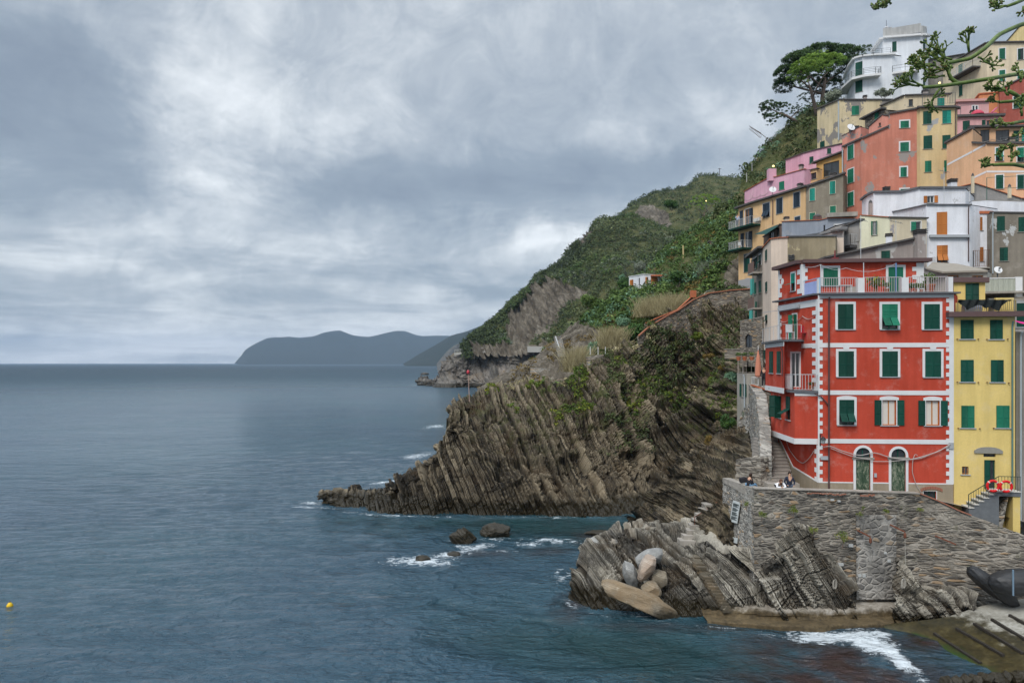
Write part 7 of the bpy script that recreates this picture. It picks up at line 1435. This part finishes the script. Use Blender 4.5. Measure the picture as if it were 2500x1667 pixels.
QW = Face(dict(px=1842, Y=43.3, pt=1195, pb=1450), dict(px=2247, Y=43.35, pt=1207, pb=1500))
for k, (u0, v0, u1, v1, lb) in enumerate(((985, 658, 1018, 695, 'left of two white tiles side by side on the cement patch'), (1022, 660, 1056, 698, 'right of two white tiles side by side on the cement patch'), (762, 55, 800, 72, 'small white box below the coping of the quay wall'), (822, 65, 848, 82, 'smaller white box right of the white box below the coping'),
     (825, 575, 880, 605, 'crooked white scrap beside the dark seam'), (910, 418, 956, 450, 'white scrap beside the rusty plants on the seam'), (1198, 482, 1226, 508, 'round white scrap high on the cement patch'), (1225, 545, 1262, 575, 'white ledge scrap in the middle of the cement patch'))):
    a = QW.sz(*rp(4, u0, v1)); b = QW.sz(*rp(4, u1, v0)); m = MB(); rect(m, QW, a[0], a[1], a[0]+(b[0]-a[0])*.75, a[1]+(b[1]-a[1])*.7, -.05, .09); simple('wall_plate', m, plain('dull_white', (.42, .43, .42), .7), lb, 'plate', 'white plates and scraps on the quay wall')
a = QW.sz(*rp(4, 975, 880)); b = QW.sz(*rp(4, 1300, 190)); m = MB(); rect(m, QW, a[0], a[1], b[0], b[1], -.05, .05)
simple('buttress', m, stone_mat('patch_stone', (.12, .115, .11), (.30, .28, .25), (.36, .34, .31), 2.4, 3.2, mwid=.10), 'smooth repaired buttress of grey stones set in pale mortar on the quay wall', 'buttress')
for k, (u0, v0, u1, v1, lb) in enumerate(((978, 312, 1040, 345, 'left'), (1244, 266, 1318, 305, 'middle'), (1612, 356, 1730, 406, 'right'))):
    a = QW.sz(*rp(4, u0, v0)); b = QW.sz(*rp(4, u1, v1)); p, q = QW.w(*a, .1), QW.w(*b, .75); H = empty('davit', p, '%s of three rusty iron davits jutting from the quay wall' % lb, 'davit', 'rusty davits on the quay wall'); m = MB(); m.bar(p, q, .07); m.build('arm', M_rust, H)
    if k < 2: m = MB(); m.lathe(q-np.array((0, 0, .38)), [(.03, 0), (.08, .08), (.08, .24), (.03, .34)], 6); m.build('pulley', M_rust, H)
    if k == 1: m = MB(); e = q-np.array((0, 0, 3.9)); m.tube([q-np.array((0, 0, .3)), q-np.array((-.03, 0, 2)), e], .018, 5); m.build('rope', plain('pale_rope', (.36, .34, .30), .9), H)
for k, (u, v, Y) in enumerate(((790, 745, 42.6), (1352, 740, 42.0))):
    c = P(*rp(4, u, v), Y); m = MB()
    for j in range(7): r = .09+.008*j; m.tube([c+np.array((r*sin(a)*.7+.01*j, -.05*j*.3, .28*cos(a)-.1+.01*j)) for a in np.linspace(0, 2*pi, 13)], .009, 5, False)
    simple('rope_coil', m, plain('pale_rope', (.36, .34, .30), .9), ['pale rope coil hung on the big tilted rock', 'pale rope coil hung on the small right outcrop'][k], 'rope', 'rope coils')
# boats under black tarpaulins
M_tarp = plain('black_tarpaulin', (.022, .023, .025), .55, .3, 6, .5)
def tarp(c, e, ang, label, seed):
    V = IV*np.array(e); V = V*(1+.07*fbm(IV*2.5, 4, seed)-.05*np.abs(fbm(IV*np.array((1, 5, 5)), 3, seed+1)))[:, None]; V[:, 2] = np.maximum(V[:, 2], -e[2]*.5); V[:, 2] += .25*e[2]*(V[:, 0]/e[0])**2
    a = R(ang); M = np.array(((cos(a), 0, sin(a)), (0, 1, 0), (-sin(a), 0, cos(a)))); V = V@M.T; o = mesh_np('covered_boat', V, IF, M_tarp, None, True); o.location = [float(x) for x in c]; tag(o, label, 'boat')
tarp(P(*rp(4, 2085, 790), 41.4), (1.75, .75, .55), 38, 'boat hauled up against the quay wall under a black tarpaulin, bow tilted up left', 3)
tarp(P(*rp(4, 2290, 755), 40.6), (1.5, .9, .85), -5, 'humped boat under a black tarpaulin at the right edge above the slipway', 6)
m = MB(); a, b = P(*rp(4, 2260, 640), 39.6), P(*rp(4, 2262, 850), 39.6); m.tube([b, a], .045, 6); simple('post', m, plain('blue_grey_post', (.16, .24, .32), .6), 'thin blue post standing in front of the humped covered boat', 'post')
# steps cut down the striped ledge
H = empty('rock_steps', P(*rp(8, 1300, 950), 44.8), 'rough pale steps cut diagonally down the striped shore ledge', 'stairs'); m = MB()
for k in range(17):
    t = k/16; u_ = 1165+(1430-1165)*t; v_ = 705+(1135-705)*t; q = on_surface(LEDGE, *rp(8, u_, v_)); c = P(*rp(8, u_, v_), q[1]-.12 if q is not None else 45-1.2*t); m.box(c+np.array((0, .35, -.08)), (.60, .8, .17), ((.98, .1, -.05), (-.1, .99, 0), (.05, 0, 1)))
m.build('steps', M_b1, H)
H = empty('rock_steps', P(*rp(8, 1150, 520), 50.5), 'wide pale steps with a rusty handrail climbing from the flat ledge to the quay wall', 'stairs'); m = MB()
for k in range(8): c = P(*rp(8, 1105+26*k, 565-42*k), 49.4+.35*k); m.box(c+np.array((0, .3, -.2)), (1.1-.04*k, 1.0, .4))
m.build('steps', M_conc, H); m = MB()
pts = [P(*rp(8, *p), Y) for p, Y in (((1160, 420), 50.5), ((1162, 375), 50.7), ((1250, 320), 51.5), ((1385, 225), 52.5))]; m.tube(pts, .03, 5); pts2 = [p-np.array((0, 0, .45)) for p in pts]; m.tube(pts2[1:], .025, 5)
for p in pts: m.bar(p, p-np.array((0, 0, .9)), .04)
m.build('handrail', M_rust, H)
# ---------------- things on balconies and terraces
def pot(p, r, label, mat=M_tile, plant=L_gard, ph=.45, group='flower pots'):
    p = np.array(p, float); H = empty('flower_pot', p, label, 'flower pot', group); m = MB(); m.lathe(p, [(r*.7, 0), (r, r*1.5), (r*1.12, r*1.5), (r*1.12, r*1.75)], 10); m.build('pot', mat, H); clumps_obj('plant', [p+np.array((dx, 0, r*1.8+ph*.45)) for dx in (-r*.5, 0, r*.5)], [ph*.5]*3, 50, plant, H, .28)
T = lambda u, v, o: FM.w(FM.sz(*rp(2, u, v))[0], ZT+.1, o)
pot(T(1160, 1060, -.5), .14, 'flower pot with a tall airy yellow green plant on the red house terrace', plant=L_weed, ph=1.0, group=None)
pot(T(1245, 1060, -.4), .16, 'small pot left of the terrace door of the red house')
for k, (u, lb) in enumerate(((1430, 'first pot in the plant row at the right end of the red house terrace'), (1480, 'second pot in the plant row at the right end of the red house terrace'), (1530, 'third pot in the plant row at the right end of the red house terrace'))): pot(T(u, 1060, -.35), .12, lb)
pot(T(1610, 1060, -.5), .3, 'large spiky cactus planter on the red house terrace', plant=L_gard, ph=.8, group=None)
def table(p, w, h, label, mat=M_white):
    H = empty('table', p, label, 'table'); p = np.array(p, float); m = MB(); m.box(p+np.array((0, 0, h)), (w, .6, .05)); m.build('top', mat, H)
    for sx in (-1, 1):
        for sy in (-1, 1): m = MB(); m.bar(p+np.array((sx*w*.45, sy*.25, 0)), p+np.array((sx*w*.45, sy*.25, h)), .05); m.build('leg', mat, H)
table(T(905, 1060, -.6), .7, .5, 'white low table on the red house terrace beside the slatted box'); m = MB(); m.box(T(955, 1060, -.6)+np.array((0, 0, .22)), (.55, .4, .42)); simple('storage_box', m, plain('beige_box', (.45, .42, .36)), 'beige slatted box on the red house terrace under the table', 'box'); table(T(1490, 1060, -.8), .6, .6, 'small white plant table at the right end of the red house terrace')
pt = e1['faces'][1].w(1.0, 13.35, -.3); pot(pt, .13, 'flower pot on the lower side balcony of the red house', ph=.3, group=None)
def chair(p, mat, label, s=1.):
    H = empty('chair', p, label, 'chair'); p = np.array(p, float); m = MB(); m.box(p+np.array((0, 0, .45*s)), (.42*s, .42*s, .04)); m.build('seat', mat, H); m = MB(); m.box(p+np.array((0, .2*s, .7*s)), (.42*s, .04, .5*s)); m.build('backrest', mat, H)
    for sx in (-1, 1):
        for sy in (-1, 1): m = MB(); m.bar(p+np.array((sx*.18*s, sy*.18*s, 0)), p+np.array((sx*.18*s, sy*.18*s, .45*s)), .04); m.build('leg', mat, H)
chair(e2['faces'][2].w(.25, 16.5, .5), M_pale_iron, 'pale folding chair on the upper side balcony of the red house'); chair(e2['faces'][2].w(1.0, 16.5, .45), plain('red_plastic', (.4, .03, .04), .5), 'red plastic chair on the upper side balcony of the red house', .9)
f = APR['faces'][0]; s, z = f.sz(*rp(2, 60, 690)); chair(f.w(s, z-.1, .8), M_white, 'white plastic chair on the lower balcony of the apricot house', .95)
# closed parasol and pots on the little terrace
c = P(1851, 912, 64); H = empty('parasol', c, 'closed salmon pink parasol on the little terrace left of the red house', 'parasol'); m = MB(); m.tube([c+np.array((0, 0, -1.2)), c+np.array((0, 0, 2.4))], .03, 6); m.build('pole', M_white, H); m = MB(); m.lathe(c+np.array((0, 0, -.3)), [(.20, 0), (.27, .15), (.24, .9), (.16, 1.7), (.07, 2.1), (.02, 2.4)], 10); m.build('canopy', plain('salmon_canvas', (.55, .22, .14), .85), H)
for k, (px, lb) in enumerate(((1803, 'left'), (1818, 'middle'), (1835, 'right'))): pot(P(px, 880, 66.5), .2, '%s one of three terracotta pots on the wall of the little terrace' % lb, group='pots on the little terrace')
table(P(1852, 924, 65)-np.array((0, 0, .6)), 1.1, .7, 'white ornate table under the closed parasol')
# washing and awning cloths on the narrow house
for k, (u, v0, v1, lb) in enumerate(((197, 945, 1075, 'upper teal cloth hanging from the narrow grey-brown house'), (194, 1200, 1310, 'lower teal cloth hanging from the narrow grey-brown house'))):
    f = NAR['faces'][0]; s, a = f.sz(*rp(2, u, v0)); _, b = f.sz(*rp(2, u, v1)); m = MB(); n = 8
    for i in range(n): o = lambda t: .9+.12*sin(t*20+k); m.face([f.w(s-.5+1.0*i/n, b+.2*i/n, o(i/n)), f.w(s-.5+1.0*(i+1)/n, b+.2*(i+1)/n, o((i+1)/n)), f.w(s-.5+1.0*(i+1)/n, a, o((i+1)/n)), f.w(s-.5+1.0*i/n, a, o(i/n))])
    simple('cloth', m, plain('teal_cloth', (.06, .30, .27), .8), lb, 'cloth', 'teal cloths on the narrow house')
# satellite dishes
def dish(p, r, n, label):
    p = np.array(p, float); n = np.array(n, float); n /= np.linalg.norm(n); H = empty('satellite_dish', p, label, 'satellite dish'); m = MB(); m.tube([p+n*.0, p+n*.03, p+n*.09, p+n*.12], [r*.15, r*.6, r*.95, r], 20); m.build('dish', M_white, H); m = MB(); m.bar(p-np.array((0, 0, r*.9)), p+n*r*1.1, .03); m.box(p+n*r*1.15, (.1, .1, .1)); m.bar(p, p-np.array((0, 0, r*1.7)), .06); m.build('arm', M_iron, H)
dish(P(*rp(2, 290, 215), 96), .45, (-.2, -1, .5), 'white satellite dish on the lilac terrace above the apricot house'); dish(P(*rp(1, 930, 1048), 93.5), .5, (.1, -1, .5), 'white satellite dish on the salmon rooftop terrace'); dish(P(*rp(2, 2132, 876), 51.5), .27, (-.1, -1, .5), 'white satellite dish above the corrugated screen fence')
# antennas
def antenna(p, h, label):
    H = empty('antenna', p, label, 'antenna'); p = np.array(p, float); m = MB(); m.tube([p, p+np.array((0, 0, h))], .025, 5); m.build('mast', M_pale_iron, H); m = MB(); q = p+np.array((0, 0, h*.9)); m.bar(q+np.array((-.5, 0, .1)), q+np.array((.5, 0, -.1)), .02)
    for k in range(6): c = q+np.array((-.45+k*.18, 0, .09-k*.035)); m.bar(c-np.array((0, .2, .12)), c+np.array((0, .2, .12)), .015)
    m.build('elements', M_iron, H)
antenna(P(*rp(2, 1012, 795), 58.5), 3.6, 'television antenna in front of the pale lemon house'); antenna(P(*rp(2, 1695, 330), 73), 3.6, 'television antenna on the white house roof terrace'); antenna(P(*rp(1, 2140, 350), 101), 1.6, 'television antenna on the large cream house roof'); antenna(P(*rp(2, 1300, 640), 60), 1.8, 'television antenna on the sloping grey roof')
# parasols on the pink terrace
f = PK['faces'][0]; zt = f.zt[0]+.3
for k, (u, mt, lb) in enumerate(((1985, plain('red_canvas', (.5, .06, .10), .8), 'red and cream parasol lying open on the pink roof terrace'), (2045, plain('pink_canvas', (.5, .12, .2), .8), 'pink lounger cushions on the pink roof terrace'))):
    s, _ = f.sz(*rp(1, u, 930)); c = f.w(s, zt+.1, -1.0); H = empty('parasol' if k == 0 else 'lounger', c, lb, 'parasol' if k == 0 else 'lounger'); m = MB()
    if k == 0: m.lathe(c, [(.8, 0), (.7, .25), (.4, .5), (.05, .65)], 12); m.build('canopy', mt, H)
    else:
        m.bar(c, c+np.array((1.4, 0, .1)), .5, .12); m.bar(c+np.array((.9, 0, .2)), c+np.array((1.5, 0, .8)), .5, .1); m.build('cushion', mt, H)
# roof clutter and hanging lines that belong to the upper houses
def clutter(key, face, s, w, h, mat, back=-.6):
    H = HOUSES[key]; f = H['faces'][face]; z = f.zt[0]+(f.zt[1]-f.zt[0])*s/f.L; m = MB(); c = f.w(s, z+h/2, back); m.box(c, (w, w, h), ((*f.d, 0), (*f.n, 0), (0, 0, 1))); m.build('chimney', mat, H['o']); m = MB(); m.box(c+np.array((0, 0, h/2+.06)), (w*1.3, w*1.3, .08), ((*f.d, 0), (*f.n, 0), (0, 0, 1))); m.box(c+np.array((0, 0, h/2+.22)), (w*1.2, w*1.2, .05), ((*f.d, 0), (*f.n, 0), (0, 0, 1)))
    for a in (-.4, .4): m.box(c+np.array((f.d[0]*a*w, f.d[1]*a*w, h/2+.14)), (.06, w, .14), ((*f.d, 0), (*f.n, 0), (0, 0, 1)))
    m.build('chimney_cap', M_slate, H['o'])
ks = list(HOUSES); rr = random.Random(5)
for k in ks:
    H = HOUSES[k]
    if not k.startswith('house') or H['roof'] is None: continue
    f = H['faces'][-1]
    if f.L > 4 and rr.random() < .45: clutter(k, -1, f.L*rr.uniform(.3, .8), rr.uniform(.4, .6), rr.uniform(.6, 1.0), rr.choice((C_white, C_grey, C_taupe, C_buff)), -1.2)
    f = H['faces'][0]
    if f.L > 5 and rr.random() < .8:                     # service cable along the wall
        m = MB(); z0 = min(f.zt)-rr.uniform(.6, 1.2); m.tube([f.w(.2+(f.L-.4)*t, z0-.25*math.sin(pi*((t*3) % 1)), .06) for t in np.linspace(0, 1, 19)], .02, 4); m.build('cable', plain('cable_grey', (.40, .36, .34), .6), H['o'])
# ---------------- sea buoy, gull
c = Pz(24, 1481, 0); H = empty('buoy', c, 'small yellow buoy floating near the left edge of the sea', 'buoy'); m = MB(); m.lathe(c-np.array((0, 0, .1)), [(.05, 0), (.17, .08), (.19, .2), (.10, .34), (.04, .40)], 12); m.build('float', plain('yellow_plastic', (.75, .48, .02), .4), H, True); m = MB(); m.lathe(c+np.array((0, 0, .29)), [(.05, 0), (.05, .06)], 8); m.build('cap', plain('dark_plastic', (.05, .05, .04), .5), H)
p = P(*rp(1, 1222, 225), 121); V = IV*np.array((.30, .12, .13)); V[:, 2] += .05*V[:, 0]; o = mesh_np('gull', np.vstack((V, IV*.07+np.array((.26, 0, .14)))), np.vstack((IF, IF+len(IV))), plain('gull_white', (.6, .6, .6), .8), None, True); o.location = [float(x) for x in p]; tag(o, 'white gull perched on the mast of the tall white tower block', 'gull')
# ---------------- people
SKIN = plain('skin', (.52, .30, .20), .6, .05)
def skinned(name, joints, edges, mat, parent, root=0, sub=2):
    me = bpy.data.meshes.new(name); off = np.array(parent.location); me.from_pydata([tuple(np.array(j[:3])-off) for j in joints], edges, []); me.materials.append(mat); o = bpy.data.objects.new(name, me); COL.objects.link(o); o.parent = parent
    sk = o.modifiers.new('skin', 'SKIN'); sk.use_smooth_shade = True
    for v, j in zip(me.skin_vertices[0].data if me.skin_vertices else [], joints): v.radius = (j[3], j[3]*(j[4] if len(j) > 4 else 1))
    if not me.skin_vertices:
        pass
    for i, v in enumerate(me.skin_vertices[0].data if me.skin_vertices else []): v.use_root = (i == root)
    s = o.modifiers.new('sub', 'SUBSURF'); s.levels = s.render_levels = sub; return o
def person(base, yaw, pose, label, top, legs, hair, long=False, scale=1.):
    """pose: dict of joints in metres (x right, y forward, z up) around the pelvis on the ground plane"""
    H = empty('person', base, label, 'person'); c, s_ = cos(R(yaw)), sin(R(yaw)); B = np.array(base, float)
    def w(p): x, y, z = p; return B+scale*np.array((c*x-s_*y, s_*x+c*y, z))
    J = pose; g = lambda k, r, q=1.: (*w(J[k]), r*scale, q)
    names = ['pelvis', 'waist', 'chest', 'neck', 'head0', 'head1', 'shl', 'ell', 'wrl', 'hal', 'shr', 'elr', 'wrr', 'har', 'hil', 'knl', 'anl', 'tol', 'hir', 'knr', 'anr', 'tor']
    rad = dict(pelvis=.13, waist=.11, chest=.13, neck=.05, head0=.078, head1=.088, shl=.055, ell=.04, wrl=.028, hal=.032, shr=.055, elr=.04, wrr=.028, har=.032, hil=.085, knl=.058, anl=.04, tol=.036, hir=.085, knr=.058, anr=.04, tor=.036)
    E = [('pelvis', 'waist'), ('waist', 'chest'), ('chest', 'neck'), ('neck', 'head0'), ('head0', 'head1'), ('chest', 'shl'), ('shl', 'ell'), ('ell', 'wrl'), ('wrl', 'hal'), ('chest', 'shr'), ('shr', 'elr'), ('elr', 'wrr'), ('wrr', 'har'), ('pelvis', 'hil'), ('hil', 'knl'), ('knl', 'anl'), ('anl', 'tol'), ('pelvis', 'hir'), ('hir', 'knr'), ('knr', 'anr'), ('anr', 'tor')]
    ix = {n: i for i, n in enumerate(names)}; skinned('body', [g(n, rad[n]) for n in names], [(ix[a], ix[b]) for a, b in E], SKIN, H)
    tn = ['waist', 'chest', 'shl', 'ell', 'wrl', 'shr', 'elr', 'wrr', 'pelvis']; ti = {n: i for i, n in enumerate(tn)}; k = 1.22
    skinned('jacket', [g(n, rad[n]*k+.008) for n in tn], [(ti[a], ti[b]) for a, b in (('pelvis', 'waist'), ('waist', 'chest'), ('chest', 'shl'), ('shl', 'ell'), ('ell', 'wrl'), ('chest', 'shr'), ('shr', 'elr'), ('elr', 'wrr'))], top, H)
    ln = ['pelvis', 'hil', 'knl', 'anl', 'hir', 'knr', 'anr']; li = {n: i for i, n in enumerate(ln)}
    skinned('trousers', [g(n, rad[n]*1.16+.006) for n in ln], [(li[a], li[b]) for a, b in (('pelvis', 'hil'), ('hil', 'knl'), ('knl', 'anl'), ('pelvis', 'hir'), ('hir', 'knr'), ('knr', 'anr'))], legs, H)
    fn = ['anl', 'tol', 'anr', 'tor']
    skinned('shoes', [g(n, rad[n]*1.3+.004) for n in fn[:2]]+[g(n, rad[n]*1.3+.004) for n in fn[2:]], [(0, 1), (2, 3)], plain('brown_leather', (.09, .045, .03), .6), H)
    hd = (np.array(J['head0'])+np.array(J['head1']))/2; up = np.array(J['head1'])-np.array(J['head0']); up = up/np.linalg.norm(up)
    V = IV[:]*np.array((.098, .112, .115))*scale; keep = V; back = V.copy(); back[:, 1] -= .018; back[:, 2] += .028
    back[:, 2] = np.where((back[:, 1] > .045)&(back[:, 2] < .05), .05+0*back[:, 2], back[:, 2])
    if long: back[:, 2] = np.where((back[:, 1] < 0)&(back[:, 2] < 0), back[:, 2]*2.6, back[:, 2])
    M = np.array(((c, -s_, 0), (s_, c, 0), (0, 0, 1))); W_ = back@M.T+w(hd)-B; mesh_np('hair', W_, IF, hair, None, True, H)
    return H
stand = lambda **k: {**dict(pelvis=(0, 0, .95), waist=(0, 0, 1.08), chest=(0, .01, 1.32), neck=(0, .01, 1.47), head0=(0, .03, 1.58), head1=(0, .03, 1.68), shl=(-.18, 0, 1.41), ell=(-.24, -.02, 1.13), wrl=(-.25, .08, .90), hal=(-.25, .11, .82), shr=(.18, 0, 1.41), elr=(.24, -.02, 1.13), wrr=(.25, .08, .90), har=(.25, .11, .82),
    hil=(-.09, 0, .90), knl=(-.10, .02, .50), anl=(-.10, 0, .09), tol=(-.10, .15, .04), hir=(.09, 0, .90), knr=(.10, .02, .50), anr=(.10, 0, .09), tor=(.10, .15, .04)), **k}
zc = 7.0
hair_d = plain('dark_brown_hair', (.030, .016, .010), .7); hair_r = plain('reddish_brown_hair', (.10, .040, .022), .7); black = plain('black_cloth', (.022, .020, .024), .85)
# seated woman on the low parapet
sit = stand(pelvis=(0, 0, .12), waist=(0, .03, .25), chest=(0, .07, .48), neck=(0, .12, .62), head0=(0, .17, .70), head1=(0, .20, .80), shl=(-.17, .06, .56), ell=(-.22, .12, .30), wrl=(-.08, .32, .28), hal=(-.02, .38, .30), shr=(.17, .06, .56), elr=(.22, .12, .30), wrr=(.08, .32, .28), har=(.03, .38, .30), hil=(-.09, .04, .12), knl=(-.11, .45, .22), anl=(-.10, .62, -.12), tol=(-.10, .76, -.16), hir=(.09, .04, .12), knr=(.12, .45, .20), anr=(.12, .64, -.12), tor=(.12, .78, -.16))
b = P(1828, 1186, 45.2); person((b[0], b[1], b[2]-.10), -60, sit, 'long haired woman in dark jumper and blue jeans, seated on the parapet', black, plain('blue_denim', (.16, .30, .46), .9), hair_d, True)
m = MB(); p = P(1814, 1171, 46.3); m.box(p, (.45, .35, .34), ((.96, .1, .2), (-.1, .99, 0), (-.2, 0, .97))); o = simple('bag', m, black, 'black bag resting on the parapet beside the seated woman', 'bag'); bv = o.modifiers.new('bevel', 'BEVEL'); bv.width = .09; bv.segments = 4
lean = stand(pelvis=(0, -.18, .93), waist=(0, -.08, 1.02), chest=(0, .14, 1.12), neck=(0, .24, 1.17), head0=(0, .30, 1.22), head1=(0, .33, 1.32), shl=(-.18, .18, 1.14), ell=(-.26, .36, .93), wrl=(-.05, .50, .93), hal=(.02, .54, .94), shr=(.18, .18, 1.14), elr=(.26, .36, .93), wrr=(.05, .50, .95), har=(-.02, .54, .97), hil=(-.09, -.18, .88), knl=(-.10, -.16, .48), hir=(.09, -.18, .88), knr=(.10, -.16, .48), anl=(-.1, -.2, .08), tol=(-.1, -.06, .04), anr=(.1, -.2, .08), tor=(.1, -.06, .04))
p = P(1903, 1190, 44.1); person((p[0], 44.15, zf-.25), 180, lean, 'girl with reddish brown hair in a white top leaning over the quay coping', plain('white_cloth', (.72, .72, .74), .85), black, hair_r, True)
p = P(1928, 1190, 44.4); person((p[0], 44.45, zf-.25), 175, stand(ell=(-.30, .02, 1.13), elr=(.30, .02, 1.13), wrr=(.16, .16, .96), har=(.10, .20, .92), wrl=(-.22, .18, .95), hal=(-.18, .22, .90)), 'short haired man in a dark navy jacket standing at the quay coping', plain('navy_cloth', (.020, .025, .045), .8), plain('grey_denim', (.07, .09, .13), .9), hair_d)
f = APR['faces'][0]; s, z = f.sz(*rp(2, 36, 512)); p = f.w(s, z-.1, .7); person(p, 150, stand(elr=(.28, .04, 1.15), wrr=(.12, .2, 1.3), har=(.06, .22, 1.38)), 'man in a pale blue shirt on the upper balcony of the apricot house', plain('pale_blue_shirt', (.42, .48, .62), .85), plain('grey_denim', (.07, .09, .13), .9), hair_r)
p = P(1865, 945, 60); person((p[0], 60, p[2]-.05), 160, stand(), 'person dressed in black standing behind the left edge of the red house', black, black, hair_d)
# haze: a closed box of even air round everything
def haze():
    m = MB(); m.hexa([(-17000, -600, -12), (17000, -600, -12), (17000, 16500, -12), (-17000, 16500, -12)], [(-17000, -600, 560), (17000, -600, 560), (17000, 16500, 560), (-17000, 16500, 560)])
    mt = bpy.data.materials.new('haze_air'); mt.use_nodes = True; nt = mt.node_tree; nt.nodes.clear(); v = nt.nodes.new('ShaderNodeVolumePrincipled'); o = nt.nodes.new('ShaderNodeOutputMaterial'); v.inputs['Color'].default_value = (.48, .65, .88, 1); v.inputs['Density'].default_value = 6.5e-5; v.inputs['Anisotropy'].default_value = .0; nt.links.new(v.outputs[0], o.inputs['Volume'])
    mt.cycles.homogeneous_volume = True
    ob = m.build('haze', mt); ob['kind'] = 'stuff'
haze()
